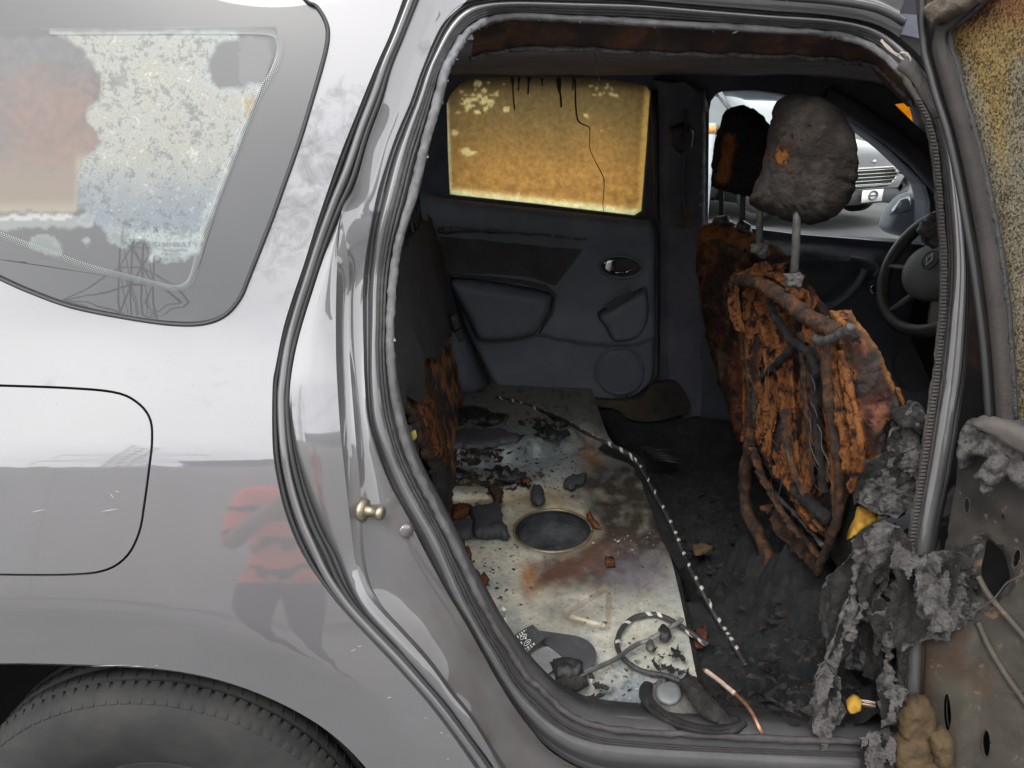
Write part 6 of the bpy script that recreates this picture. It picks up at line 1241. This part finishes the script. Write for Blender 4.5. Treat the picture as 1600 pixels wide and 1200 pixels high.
# seat belt end with its printed label
belt = thing('loose_seat_belt', 'dark folded seat belt end with a white-printed label on the steel pan', 'seat belt', zz(870, 1020, 0))
def ribbon(name, L, Rr, mat, parent, sub=14):
    a = crv(L, sub * 2); b = crv(Rr, sub * 2); rows = [[p.lerp(q, f) for p, q in zip(a, b)] for f in (0, .25, .5, .75, 1)]; return loft(name, rows, mat, parent, solid=.0018)
lab_l = [zz(800, 998, .02), zz(815, 986, .03), zz(832, 977, .028)]; lab_r = [zz(816, 1030, .02), zz(833, 1012, .03), zz(853, 996, .028)]
lb_ = ribbon('belt_label', lab_l, lab_r, WEB, belt)
def on_lab(u, v, h=.0022):
    a = crv(lab_l, 41)[int(u * 40)]; b = crv(lab_r, 41)[int(u * 40)]; return a.lerp(b, v) + Vector((-.1, -.55, .8)).normalized() * h
mb = MB()
for i in range(9):
    u0 = .06 + .10 * i; v = .04
    while v < .95:
        w = rnd.uniform(.05, .16)
        if not (2 <= i <= 6 and (.18 < v + w / 2 < .42 or .52 < v + w / 2 < .76)):
            q = [on_lab(u0, v), on_lab(u0, min(.97, v + w)), on_lab(u0 + .05, min(.97, v + w)), on_lab(u0 + .05, v)]; mb.add(q, [(0, 1, 2, 3)])
        v += w + .04
for v0 in (.30, .64):
    P = [on_lab(.45 + .13 * math.cos(a), v0 + .09 * math.sin(a)) for a in [k * math.pi / 8 for k in range(17)]]; mb.tube(P, .0007, 4); mb.tube([on_lab(.40, v0), on_lab(.50, v0)], .0008, 4)
mb.tube([on_lab(.15, .48), on_lab(.8, .48)], .0005, 4)
mb.build('label_print', WHITE, lb_, smooth=False)
ribbon('webbing', [zz(832, 985, .014), zz(870, 990, .012), zz(905, 996, .012), (zz(925, 1008, .014)), zz(932, 1025, .016), zz(926, 1042, .016), zz(912, 1052, .014)], [zz(845, 1002, .014), zz(868, 1018, .012), zz(884, 1032, .012), zz(892, 1040, .014), zz(897, 1046, .016), zz(898, 1052, .016), zz(896, 1058, .014)], WEB, belt)
ribbon('webbing', [zz(816, 1032, .010), zz(840, 1016, .010), zz(868, 1008, .010)], [zz(836, 1066, .010), zz(862, 1050, .010), zz(886, 1034, .010)], mat_ramp('grey_webbing', [(.3, (.10, .10, .105)), (.7, (.17, .17, .175))], scale=40, rough=.7, bump=.5, bscale=500, bdist=.001), belt)
inflate('burnt_fold', [(860, 1036), (885, 1030), (910, 1036), (912, 1054), (895, 1064), (868, 1060)], 'Z', ZP + .016, CHARP, belt, step=4, front=.016, back=.01, R=10, amp=.006, ns=60, rag=3)
inflate('burnt_fold', [(850, 1070), (880, 1060), (912, 1054), (922, 1070), (905, 1080), (870, 1082)], 'Z', ZP + .008, ASHD, belt, step=4, front=.014, back=.006, R=8, amp=.006, ns=60, rag=3)
# torn curl of sill rubber lying over the sill
tb = tube('torn_sill_trim', crv([at_z(a, b, z) for a, b, z in [(1012, 1072, .46), (1008, 1084, .47), (1014, 1098, .475), (1030, 1114, .478), (1052, 1128, .48), (1080, 1138, .482), (1112, 1143, .482), (1140, 1140, .48), (1158, 1128, .478)]], 60), .011, RUBBER, None, flat=.8, seg=10, nzamp=.001, nzs=60); tag(tb, 'torn black curl of rubber sill trim lying on the door sill', 'trim')
for d in (.006, -.006): tube('trim_rib', crv([at_z(a, b + d * 500, z + .010) for a, b, z in [(1014, 1098, .475), (1030, 1114, .478), (1052, 1128, .48), (1080, 1138, .482), (1112, 1143, .482), (1140, 1140, .48)]], 40), .0022, ASHD, tb, seg=6)
inflate('trim_web', [(1014, 1074), (1030, 1064), (1060, 1070), (1084, 1090), (1110, 1120), (1150, 1128), (1130, 1140), (1080, 1136), (1045, 1122), (1022, 1104)], 'Z', .462, mat_ramp('sooty_sheet', [(.3, (.03, .03, .03)), (.6, (.10, .098, .085)), (.8, (.16, .15, .12))], scale=24, rough=.7, bump=.6, bscale=100), tb, step=5, front=.006, back=.004, R=8, amp=.006, ns=40, rag=3)
inflate('round_cap', ov(1045, 1082, 21, 18, .3), 'Z', .474, mat_ramp('grey_cap', [(.3, (.12, .125, .13)), (.7, (.22, .225, .23))], scale=20, rough=.5), tb, step=4, front=.004, back=.01, R=8, amp=0)
inflate('torn_flap', [(1060, 1068), (1072, 1050), (1092, 1062), (1112, 1090), (1140, 1116), (1160, 1126), (1130, 1132), (1098, 1120), (1078, 1096)], 'Z', .49, ASHD, tb, step=5, front=.004, back=.004, R=8, amp=.012, ns=30, rag=4)
# charred blocks on the pan
def block(name, o, h, mat, label, grp='charred lumps on the seat pan', dz=0, R=6, amp=.004, st=4):
    b = inflate(name, o, 'Z', ZP + .004 + dz + h * .4, mat, None, step=st, front=h * .6, back=h * .4, R=R, amp=amp, ns=60, rag=4, fine=.0016); return tag(b, label, 'debris', grp)
CB = mat_ramp('charcoal_block', [(.3, (.018, .019, .023)), (.6, (.035, .037, .044)), (.85, (.09, .09, .10))], scale=30, rough=.65, bump=.7, bscale=100, bdist=.006)
block('charred_block', [(733, 800), (742, 794), (775, 788), (783, 794), (789, 820), (796, 838), (770, 841), (742, 838), (736, 818)], .028, CB, 'large black charred foam block beside the oval hole', st=3.5)
block('charred_block', [(706, 822), (722, 814), (740, 812), (741, 838), (720, 842), (706, 836)], .026, CB, 'smaller black charred block touching the large foam block')
block('rust_flake', [(706, 792), (722, 786), (738, 790), (735, 804), (718, 812), (706, 814)], .016, FLAKE, 'bright orange rust flake behind the charred blocks')
block('rust_flake', [(722, 856), (734, 852), (738, 870), (736, 886), (726, 880)], .012, FLAKE, 'orange rust flake in front of the charred blocks', dz=.004)
block('charred_flake', [(762, 762), (776, 756), (786, 768), (785, 784), (776, 792), (769, 780)], .016, RUSTD, 'brown upright flake behind the large foam block', dz=.012)
block('charred_flake', [(828, 768), (836, 756), (848, 762), (852, 784), (842, 790), (829, 782)], .018, CB, 'black flake behind the oval hole', dz=.010)
block('charred_lump', [(880, 748), (895, 741), (915, 741), (912, 752), (895, 766), (882, 762)], .014, CB, 'dark wrinkled lump on the scorched part of the pan', dz=.008)
block('charred_flake', [(786, 746), (800, 738), (804, 729), (810, 732), (811, 740), (820, 744), (806, 752), (790, 752)], .014, CB, 'black blob with a knob on the far ridge', dz=.030)
block('rust_flake', [(812, 750), (826, 746), (832, 752), (818, 756)], .008, FLAKE, 'thin orange flake on the far ridge', dz=.024)
block('rust_flake', [(916, 804), (922, 800), (932, 812), (940, 824), (928, 826), (922, 818)], .010, FLAKE, 'orange flake at the right rim of the oval hole')
block('rust_flake', [(945, 870), (958, 868), (960, 884), (947, 886)], .006, FLAKE, 'small rusty square on the scorched steel')
block('charred_flake', [(728, 892), (744, 888), (752, 904), (738, 914), (730, 906)], .014, CB, 'black flake with a rusty rim near the jamb')
block('rust_flake', [(744, 902), (758, 892), (764, 906), (758, 928), (742, 924)], .008, FLAKE, 'rusty patch flake near the jamb')
block('burnt_strip', [(1163, 972), (1172, 960), (1182, 944), (1184, 952), (1172, 968), (1164, 978)], .010, RUST, 'thin orange strip on the black char heap', dz=-.06)
block('tan_scrap', [(1078, 852), (1098, 848), (1116, 854), (1108, 864), (1086, 866)], .010, FOAMT, 'flat tan scrap in the footwell beside the wrapped cable', dz=-.10)
block('tan_scrap', [(1086, 985), (1100, 975), (1110, 1000), (1096, 1014), (1080, 1010)], .008, RUSTR, 'brown scrap under the end of the looped cable', dz=-.02)
# dark softened sheet over the far ridge
sh_ = inflate('softened_plastic_sheet', [(704, 676), (730, 672), (760, 671), (790, 672), (800, 678), (822, 680), (812, 690), (790, 694), (760, 700), (730, 702), (704, 700)], 'Z', ZP + .058, mat_ramp('purple_grey_plastic', [(.3, (.025, .024, .028)), (.7, (.055, .053, .06))], scale=14, rough=.55, bump=.3, bscale=80), None, step=5, front=.016, back=.02, R=8, amp=.008, ns=20, rag=3); tag(sh_, 'softened dark plastic sheet draped on the far ridge of the pan', 'debris')
for o, l in (([(834, 678), (850, 672), (866, 676), (884, 672), (892, 680), (876, 688), (850, 684)], 'small curled black plastic scrap beside the softened sheet'), ([(712, 640), (735, 632), (760, 640), (790, 650), (780, 664), (750, 660), (720, 662)], 'black charred heap under the far door'), ([(700, 655), (720, 648), (726, 664), (705, 670)], 'black crumb heap at the foot of the rear seat')):
    block('charred_scrap', o, .020, CHARP, l, dz=.05, amp=.010)
block('white_clip', [(708, 622), (722, 620), (724, 632), (716, 634), (708, 630)], .008, mat_plain('grey_white', (.22, .23, .24), rough=.7), 'pale plastic clip at the far end of the pan', dz=.05)
# black tape strip hanging along the pan edge
ts = ribbon('hanging_tape', [at_z(a, b, .452) for a, b in [(935, 700), (960, 712), (985, 722), (1000, 745), (1010, 775), (1022, 800), (1030, 830), (1045, 860), (1062, 890)]], [at_z(a, b, .44) for a, b in [(950, 690), (978, 702), (1002, 716), (1012, 740), (1022, 768), (1035, 792), (1045, 822), (1060, 850), (1078, 880)]], CHARP, None); tag(ts, 'charred black strip hanging along the front edge of the pan', 'strip')
# charred crumbs: uncountable
mb = MB(); r5 = random.Random(11)
for i in range(800):
    k = r5.random()
    if k < .62: a, b = r5.uniform(705, 900), r5.gauss(740, 26)
    elif k < .82: a, b = r5.gauss(1010, 40), r5.gauss(1045, 28)
    elif k < .88: a, b = r5.uniform(740, 1060), r5.uniform(840, 1100)
    else: a, b = r5.gauss(770, 30), r5.gauss(880, 40)
    if b > 1110 or b < 640 or a < 700 or a > 1085: continue
    p = at_z(a, b, ZP + pan_h(a, b) + .002); s = abs(r5.gauss(0, .0018)) + .0006
    mb.add([p + Vector((r5.uniform(-s, s) * 1.6, r5.uniform(-s, s) * 1.6, r5.uniform(-.3, .8) * s)) for _ in range(4)], [(0, 1, 2), (0, 2, 3), (0, 3, 1), (1, 3, 2)])
o = mb.build('charred_crumbs', CHARP, None, smooth=False); o['kind'] = 'stuff'; o['label'] = 'black charred crumbs scattered over the steel pan'; o['category'] = 'crumbs'
mb = MB()
for i in range(1300):
    a, b = r5.uniform(1060, 1340), r5.uniform(720, 1130); x = at_z(a, b, .3); z = foot_h(x.x, x.y); p = at_z(a, b, z + .004); s = abs(r5.gauss(0, .004)) + .0018
    mb.add([p + Vector((r5.uniform(-s, s) * 1.6, r5.uniform(-s, s) * 1.6, r5.uniform(-.3, 1) * s)) for _ in range(5)], [(0, 1, 2), (0, 2, 3), (0, 3, 4), (0, 4, 1), (1, 3, 2), (1, 4, 3)])
o = mb.build('char_rubble', ASHD, None, smooth=False); o['kind'] = 'stuff'; o['label'] = 'dark char rubble covering the rear footwell'; o['category'] = 'rubble'
mb = MB()
for i in range(60):
    a, b = r5.gauss(985, 18), r5.gauss(852 if i % 2 else 1095, 12); p = at_z(a, b, ZP + .004); s = r5.uniform(.001, .004)
    mb.add([p + Vector((r5.uniform(-s, s), r5.uniform(-s, s), r5.uniform(0, .5) * s)) for _ in range(4)], [(0, 1, 2), (0, 2, 3), (0, 3, 1), (1, 3, 2)])
o = mb.build('pale_flakes', WRAP, None, smooth=False); o['kind'] = 'stuff'; o['label'] = 'pale paint flakes sprinkled on the scorched pan'; o['category'] = 'flakes'
# ================================================================== THE YARD AROUND
# ---- parked cars seen through the far window
def parked(name, label, pos, back, colr, front_detail=True):
    root = thing(name, label, 'car', (pos[0], pos[1], GROUND), 'parked cars beyond the far window')
    bd = Vector((back[0], back[1], 0)).normalized(); rt = Vector((bd.y, -bd.x, 0)); O = Vector((pos[0], pos[1], GROUND))
    def W(s, l, z): return O + (bd * s + rt * l + Vector((0, 0, z))) * SCL
    SCL = 1.2
    paint = mat_plain(name + '_paint', colr, rough=.4, metal=.35, coat=.6, var=.05); gls = mat_plain(name + '_glass', (.05, .06, .07), rough=.06, spec=.8, coat=1.0)
    # body: sections along the length (s, half width, sill z, shoulder z, crown z)
    secs = [(-.02, .55, .42, .55, .60), (.0, .70, .28, .60, .70), (.08, .80, .22, .66, .78), (.35, .86, .2, .72, .86), (.9, .88, .2, .80, .95), (1.15, .88, .2, .86, 1.00), (2.0, .89, .2, .90, .98), (3.2, .88, .2, .92, 1.0), (3.8, .84, .22, .90, 1.02), (4.05, .74, .3, .82, .95), (4.1, .6, .4, .7, .85)]
    rows = []
    for s, w, z0, z1, z2 in secs:
        half = [(w * .86, z0), (w, z0 + .12), (w * 1.01, (z0 + z1) / 2), (w, z1), (w * .90, z1 + (z2 - z1) * .55), (w * .6, z2 - .015), (w * .25, z2), (0, z2 + .004)]
        rows.append([W(s, l, z) for l, z in half] + [W(s, -l, z) for l, z in reversed(half[:-1])])
    V = [p for r in rows for p in r]; n = len(rows[0]); Fc = grid_faces(len(rows), n) + [tuple(range(n)), tuple(reversed(range((len(rows) - 1) * n, len(rows) * n)))]
    mk('body', V, Fc, paint, root)
    cab = [(1.05, .80, 1.00, .80, .99), (1.75, .78, .98, .60, 1.42), (2.2, .78, .98, .60, 1.47), (3.0, .78, .98, .58, 1.45), (3.85, .74, 1.0, .66, 1.02)]
    rows = [[W(s, w0, z0 - .03), W(s, (w0 + w1) / 2 + .02, (z0 + z1) / 2), W(s, w1, z1 - .02), W(s, w1 * .5, z1), W(s, 0, z1 + .005), W(s, -w1 * .5, z1), W(s, -w1, z1 - .02), W(s, -(w0 + w1) / 2 - .02, (z0 + z1) / 2), W(s, -w0, z0 - .03)] for s, w0, z0, w1, z1 in cab]
    V = [p for r in rows for p in r]; mk('cabin_glass', V, grid_faces(len(rows), 9), gls, root)
    rows2 = [[W(s, l, z) for l, z in ((.62, zt - .02), (.55, zt + .012), (.3, zt + .03), (0, zt + .035), (-.3, zt + .03), (-.55, zt + .012), (-.62, zt - .02))] for s, zt in ((1.72, 1.42), (2.2, 1.47), (2.6, 1.47), (3.05, 1.44))]
    mk('roof', [p for r in rows2 for p in r], grid_faces(4, 7), paint, root, solid=.02)
    for l in (1, -1):
        tube('windscreen_pillar', [W(1.02, l * .80, .98), W(1.4, l * .72, 1.22), W(1.74, l * .61, 1.43)], .035, paint, root, seg=8)
        tube('rear_pillar', [W(3.05, l * .61, 1.44), W(3.5, l * .68, 1.22), W(3.85, l * .73, 1.03)], .05, paint, root, seg=8)
        tube('door_pillar', [W(2.25, l * .82, .95), W(2.25, l * .64, 1.45)], .03, DARK, root, seg=6)
        for s in (.75, 3.3):
            mb = MB(); mb.lathe([(.0, -.02), (.2, -.01), (.22, .0), (.29, .0), (.31, -.03), (.31, -.16), (.22, -.18)], W(s, l * .90, .31), rt * l, 32); w_ = mb.build('wheel', TYRE, root)
            mb = MB(); mb.lathe([(.0, .02), (.08, .015), (.2, .0), (.21, -.03)], W(s, l * .895, .31), rt * l, 24); mb.build('rim', STEEL, w_)
        P = [W(.06, l * .50, .70), W(.03, l * .52, .62), W(.12, l * .76, .66), W(.40, l * .85, .74), (W(.42, l * .83, .79)), W(.2, l * .70, .77)]
        mb = MB(); mb.add([p - bd * .012 for p in P] + [p + bd * .05 for p in P], [tuple(range(6)), tuple(range(11, 5, -1))] + [(i, (i + 1) % 6, 6 + (i + 1) % 6, 6 + i) for i in range(6)]); mb.build('headlight', mat_plain('headlight_glass', (.45, .47, .5), rough=.1, coat=1.0), root, smooth=False)
        mb = MB(); mb.box(W(1.25, l * .98, 1.0), (.12, .2, .13), Matrix((rt, bd, Vector((0, 0, 1)))).transposed()); mb.build('door_mirror', paint, root, bevel=.03)
    if front_detail:
        hexg = [(-.40, .56), (-.30, .64), (.30, .64), (.40, .56), (.30, .46), (-.30, .46)]
        gp = [W(-.035, l, z) for l, z in hexg]; mb = MB(); mb.prism(gp, tuple(bd * .05)); g = mb.build('grille', DARK, root, smooth=False)
        P = gp + gp[:1]; tube('chrome_surround', P, .016, CHROME, g, seg=6)
        for k in range(5):
            z = .475 + .036 * k; w = .40 - abs(z - .555) * 1.05; tube('slat', [W(-.05, -w, z), W(-.055, 0, z), W(-.05, w, z)], .008, CHROME, g, seg=6)
        mb = MB(); mb.box(W(-.055, 0, .355), (.40, .012, .15), Matrix((rt, bd, Vector((0, 0, 1)))).transposed()); pl = mb.build('number_plate', mat_plain('plate_white', (.72, .72, .70), rough=.5), root)
        tube('plate_mark', [W(-.066, .07 * math.cos(a), .36 + .045 * math.sin(a)) for a in [k * math.pi / 10 for k in range(21)]], .012, mat_plain('plate_grey', (.08, .085, .09), rough=.6), pl, seg=6)
        mb = MB(); mb.box(W(-.068, 0, .36), (.16, .006, .018), Matrix((rt, bd, Vector((0, 0, 1)))).transposed()); mb.build('plate_mark', bpy.data.materials['plate_grey'], pl)
        mb = MB(); mb.prism([W(.0, -.72, .44), W(.0, .72, .44), W(-.03, .6, .27), W(-.03, -.6, .27)], tuple(bd * .06)); mb.build('lower_bumper', mat_plain('bumper_grey', (.06, .06, .065), rough=.6), root)
        mb = MB(); mb.lathe([(.0, .01), (.028, .008), (.03, 0)], W(-.02, 0, .70), -bd, 16); mb.build('badge', CHROME, root)
    return root
bk = (-.50, .866)
parked('parked_car', 'dark grey parked car with a wide chrome slatted grille, facing the burnt car', (4.55, 9.2), bk, (.10, .105, .115))
parked('parked_car', 'blue-grey parked car half hidden behind the far headrest', (2.1, 9.6), (-.42, .9), (.16, .18, .215))
# orange striped posts beside the cars
for k, (a, b, Y) in enumerate(((1112, 192, 7.0),)):
    p = at_y(a, b, Y); mb = MB(); mb.box((p.x, p.y, (p.z + GROUND) / 2), (.07, .07, p.z - GROUND)); q = mb.build('marker_post', mat_plain('post_grey', (.3, .31, .33), rough=.7), None); tag(q, 'grey marker post with an orange band beside the blue-grey car', 'post')
    mb = MB(); mb.box((p.x, p.y, p.z - .06), (.08, .08, .07)); mb.build('orange_band', mat_plain('orange_band', (.55, .27, .08), rough=.7), q)
# pale hill line
def hill(name, y, h, c, s, x0=-300, x1=300):
    V = []; n = 90
    for i in range(n):
        x = x0 + (x1 - x0) * i / (n - 1); z = h * (1 + .5 * fb((x, y, 0), s)); V += [(x, y, GROUND - 1), (x, y - 5 * (1 if y > 0 else -1), z * .8), (x, y + 12 * (1 if y > 0 else -1), z)]
    o = mk(name, V, grid_faces(n, 3), mat_ramp(name + '_green', [(.3, tuple(x * .8 for x in c)), (.7, tuple(x * 1.15 for x in c))], scale=.2, rough=1, bump=0), None); o['kind'] = 'structure'; return o
hill('hills', 170, 5.0, (.16, .19, .15), .012)
hill('hills', -190, 9.0, (.13, .15, .13), .014)
# ---- behind the camera: what the paint and the window mirror
mb = MB()
for k in range(16): mb.box((-24 + k * 3.2, -9.5, GROUND + 1.9), (3.18, .12, 3.8))
tag(mb.build('reflected_wall', mat_ramp('render_grey', [(.3, (.24, .235, .225)), (.7, (.34, .33, .32))], scale=.8, rough=.9, bump=.2), None, smooth=False), 'unseen grey panel wall behind the camera, shaped for its reflection in the paint', 'wall')  # unseen wall, height and tone set for the edge mirrored in the paint
wh = thing('warehouse', 'blue metal warehouse with a curved roof behind the unseen wall', 'building', (-3.0, -26, GROUND))
BLUE = mat_plain('blue_sheet', (.07, .16, .26), rough=.5, var=.2)
V = []; n = 16; X0, X1 = -10.4, 9.0
for y in (-22, -34):
    for i in range(n):
        f = i / (n - 1); V.append((X0 + (X1 - X0) * f, y, GROUND + 8.2 + 2.2 * f))
mk('roof', V, grid_faces(2, n), mat_plain('roof_dark', (.05, .06, .08), rough=.6), wh, solid=.4)
mb = MB()
for k in range(24): mb.box((X0 + .4 + (X1 - X0 - .8) * k / 23, -22.4, GROUND + 4.1), (.74, .16, 8.2))
mb.build('wall', BLUE, wh, smooth=False)
for x in (-4, 4): mb = MB(); mb.box((x, -22.3, GROUND + 2.2), (3.4, .1, 4.4)); mb.build('door', mat_plain('roller_grey', (.3, .31, .32), rough=.5), wh)
# lattice pylon
PY = thing('power_pylon', 'tall steel lattice power pylon reflected in the side window', 'pylon', (-33, -62, GROUND)); PB = Vector((-33, -62, GROUND)); PST = mat_plain('galvanised', (.10, .105, .11), rough=.6, metal=.4)
def leg_w(z): return 3.2 - 2.2 * min(1, z / 20)
lv = [0, 4, 8, 11.5, 14.5, 17, 19.5, 21.5, 23.5, 25.5, 27.5, 29.5, 31.5]
for sx in (-1, 1):
    for sy in (-1, 1): tube('leg', [PB + Vector((sx * leg_w(z), sy * leg_w(z), z)) for z in lv], .085, PST, PY, seg=4)
for a, b in zip(lv, lv[1:]):
    wa, wb = leg_w(a), leg_w(b); mb = MB()
    for (p, q) in (((-1, -1), (1, -1)), ((1, -1), (1, 1)), ((1, 1), (-1, 1)), ((-1, 1), (-1, -1))):
        A = PB + Vector((p[0] * wa, p[1] * wa, a)); B = PB + Vector((q[0] * wa, q[1] * wa, a)); C_ = PB + Vector((p[0] * wb, p[1] * wb, b)); D = PB + Vector((q[0] * wb, q[1] * wb, b))
        mb.tube([A, D], .045, 4); mb.tube([B, C_], .045, 4); mb.tube([C_, D], .045, 4)
    mb.build('bracing', PST, PY)
for z, w in ((21.5, 8), (25.5, 6.5)):
    for s in (-1, 1):
        mb = MB(); tip = PB + Vector((s * w, 0, z + .5))
        for d in (-1, 1): mb.tube([PB + Vector((s * leg_w(z), d * leg_w(z), z)), tip], .045, 4); mb.tube([PB + Vector((s * leg_w(z), d * leg_w(z), z + 2)), tip], .045, 4)
        mb.build('cross_arm', PST, PY); tube('insulator', [tip, tip + Vector((0, 0, -2.2))], .05, DARK, PY, seg=6)
for z, w in ((21.5, 8), (25.5, 6.5)):
    for s in (-1, 1):
        tip = PB + Vector((s * w, 0, z - 1.7)); wr = tube('power_line', [tip + Vector((t, t * .25, .0009 * t * t)) for t in (-60, -30, 0, 30, 60)], .022, DARK, PY, seg=4)
# ================================================================== THE PERSON MIRRORED IN THE PAINT
def person(origin, face):
    O = Vector(origin); fz = Vector((face[0], face[1], 0)).normalized(); sx = Vector((-fz.y, fz.x, 0))       # sx = person's left
    root = thing('person', 'person in a red and black striped shirt taking a picture, mirrored in the silver paint', 'person', O)
    def W(s, f, z): return O + sx * s + fz * f + Vector((0, 0, z))
    # one continuous body: joints joined by edges, grown with a skin
    J = {}; E = []
    def j(k, p, r, par=None): J[k] = (p, r); E.append((par, k)) if par else None
    j('pel', (0, 0, .98), (.155, .12)); j('waist', (0, .0, 1.10), (.145, .11), 'pel'); j('chest', (0, .0, 1.30), (.165, .12), 'waist'); j('upper', (0, 0, 1.42), (.13, .10), 'chest'); j('neck', (0, .015, 1.50), (.058, .058), 'upper'); j('head0', (0, .03, 1.57), (.07, .08), 'neck'); j('head1', (0, .035, 1.64), (.076, .095), 'head0'); j('head2', (0, .03, 1.71), (.07, .088), 'head1'); j('head3', (0, .025, 1.75), (.045, .055), 'head2')
    for s, n in ((1, 'l'), (-1, 'r')):
        j('sh' + n, (.17 * s, 0, 1.42), (.07, .07), 'upper'); j('ua' + n, (.22 * s, .05, 1.31), (.053, .053), 'sh' + n); j('el' + n, (.25 * s, .12, 1.17), (.043, .043), 'ua' + n); j('fa' + n, (.20 * s, .26, 1.25), (.040, .040), 'el' + n); j('wr' + n, (.13 * s, .37, 1.33), (.028, .030), 'fa' + n); j('pa' + n, (.105 * s, .41, 1.375), (.024, .036), 'wr' + n)
        j('hip' + n, (.095 * s, 0, .92), (.105, .11), 'pel'); j('th' + n, (.11 * s, .01, .72), (.085, .088), 'hip' + n); j('kn' + n, (.115 * s, .015, .50), (.062, .065), 'th' + n); j('ca' + n, (.12 * s, -.01, .34), (.057, .062), 'kn' + n); j('an' + n, (.12 * s, -.015, .10), (.042, .045), 'ca' + n); j('he' + n, (.12 * s, -.01, .045), (.042, .045), 'an' + n); j('to' + n, (.135 * s, .16, .035), (.045, .032), 'he' + n)
        for q, (a, ln) in enumerate(((-.03, .062), (-.01, .075), (.011, .072), (.03, .055))):
            j('f%d%s' % (q, n), (.095 * s, .43 + .004 * q, 1.385 + a), (.0095, .0095), 'pa' + n); j('g%d%s' % (q, n), (.075 * s, .455, 1.39 + a), (.009, .009), 'f%d%s' % (q, n)); j('h%d%s' % (q, n), ((.095 - ln * .9) * s, .462, 1.392 + a), (.0075, .0075), 'g%d%s' % (q, n))
        j('t0' + n, (.10 * s, .385, 1.40), (.011, .011), 'pa' + n); j('t1' + n, (.075 * s, .40, 1.43), (.0095, .0095), 't0' + n)
    keys = list(J); me = bpy.data.meshes.new('body'); me.from_pydata([W(*J[k][0]) - O for k in keys], [(keys.index(a), keys.index(b)) for a, b in E], [])
    bo = bpy.data.objects.new('body', me); COL.objects.link(bo); bo.parent = root
    sk = bo.modifiers.new('skin', 'SKIN'); ss = bo.modifiers.new('smooth', 'SUBSURF'); ss.levels = 2; ss.render_levels = 2
    for i, k in enumerate(keys): me.skin_vertices[0].data[i].radius = J[k][1]; me.skin_vertices[0].data[i].use_root = (k == 'pel')
    # clothes by height and reach: striped shirt, dark trousers, skin
    m, nt, b = _new('clothes_and_skin'); tc = nt.nodes.new('ShaderNodeTexCoord'); sep = nt.nodes.new('ShaderNodeSeparateXYZ'); nt.links.new(tc.outputs['Object'], sep.inputs[0]); z = sep.outputs[2]
    wv = _noise(nt, 6, 3, .5, 0, tc.outputs['Object'])
    st = _math(nt, 'FRACT', _math(nt, 'ADD', _math(nt, 'MULTIPLY', z, 6.0), _math(nt, 'MULTIPLY', wv.outputs[0], 1.6)))
    shirt = _mix(nt, (.95, .15, .09), (.02, .02, .024), _ramp(nt, [(.74, (0, 0, 0)), (.80, (1, 1, 1))], st))
    c = _mix(nt, (.03, .032, .045), shirt, _math(nt, 'GREATER_THAN', z, .95)); c = _mix(nt, c, (.33, .19, .13), _math(nt, 'GREATER_THAN', z, 1.485)); c = _mix(nt, c, (.03, .022, .018), _math(nt, 'GREATER_THAN', z, 1.685)); c = _mix(nt, (.04, .04, .04), c, _math(nt, 'GREATER_THAN', z, .075))
    # forearms and hands: well in front of the trunk
    d = nt.nodes.new('ShaderNodeVectorMath'); d.operation = 'DOT_PRODUCT'; nt.links.new(tc.outputs['Object'], d.inputs[0]); d.inputs[1].default_value = fz
    c = _mix(nt, c, (.33, .19, .13), _math(nt, 'MULTIPLY', _math(nt, 'GREATER_THAN', d.outputs['Value'], .15), _math(nt, 'GREATER_THAN', z, 1.0)))
    nt.links.new(c, b.inputs['Base Color']); b.inputs['Roughness'].default_value = .8; me.materials.append(m)
    for p in me.polygons: p.use_smooth = True
    HAIR = mat_plain('dark_hair', (.02, .015, .012), rough=.6, bump=.6)
    V, Fc = [], []; n1, n2 = 14, 20
    for i in range(n1):
        for k in range(n2):
            th = math.radians(105) * i / (n1 - 1); ph = 2 * math.pi * k / n2; r = 1 + .04 * nz((th * 5, ph * 3, 0)); f = math.sin(th) * math.cos(ph); zz_ = math.cos(th)
            if f > .45 and zz_ < .45: zz_ = .45
            V.append(W(.083 * math.sin(th) * math.sin(ph) * r, .025 + .10 * f * r, 1.675 + .10 * zz_ * r))
    mk('hair', V, grid_faces(n1, n2, False, True), HAIR, root)
    SKIN = mat_plain('skin', (.33, .19, .13), rough=.55)
    mb = MB(); mb.tube([W(0, .125, 1.665), W(0, .148, 1.635), W(0, .130, 1.622)], [.008, .014, .012], 8); mb.build('nose', SKIN, root)
    for s in (1, -1):
        mb = MB(); mb.lathe([(0, .012), (.008, .009), (.012, 0), (.008, -.009), (0, -.012)], W(.032 * s, .118, 1.672), fz, 12); mb.build('eye', mat_plain('eye_white', (.6, .6, .58), rough=.2), root)
        mb = MB(); mb.lathe([(0, -.008), (.02, -.006), (.026, 0), (.02, .006), (0, .004)], W(.082 * s, .02, 1.655), sx * s, 14); mb.build('ear', SKIN, root)
    mb = MB(); mb.tube([W(-.025, .116, 1.595), W(0, .124, 1.593), W(.025, .116, 1.595)], .006, 6); mb.build('mouth', mat_plain('lips', (.28, .11, .09), rough=.5), root)
    ph_ = MB(); R = Matrix((sx, fz, Vector((0, 0, 1)))).transposed(); ph_.box(W(0, .475, 1.40), (.155, .009, .075), R)
    po = ph_.build('phone', CHARP, None, bevel=.004); tag(po, 'dark phone held up in both hands of the person in the striped shirt', 'phone')
    return root
person((-.97, -2.2, GROUND), (.5, .86))
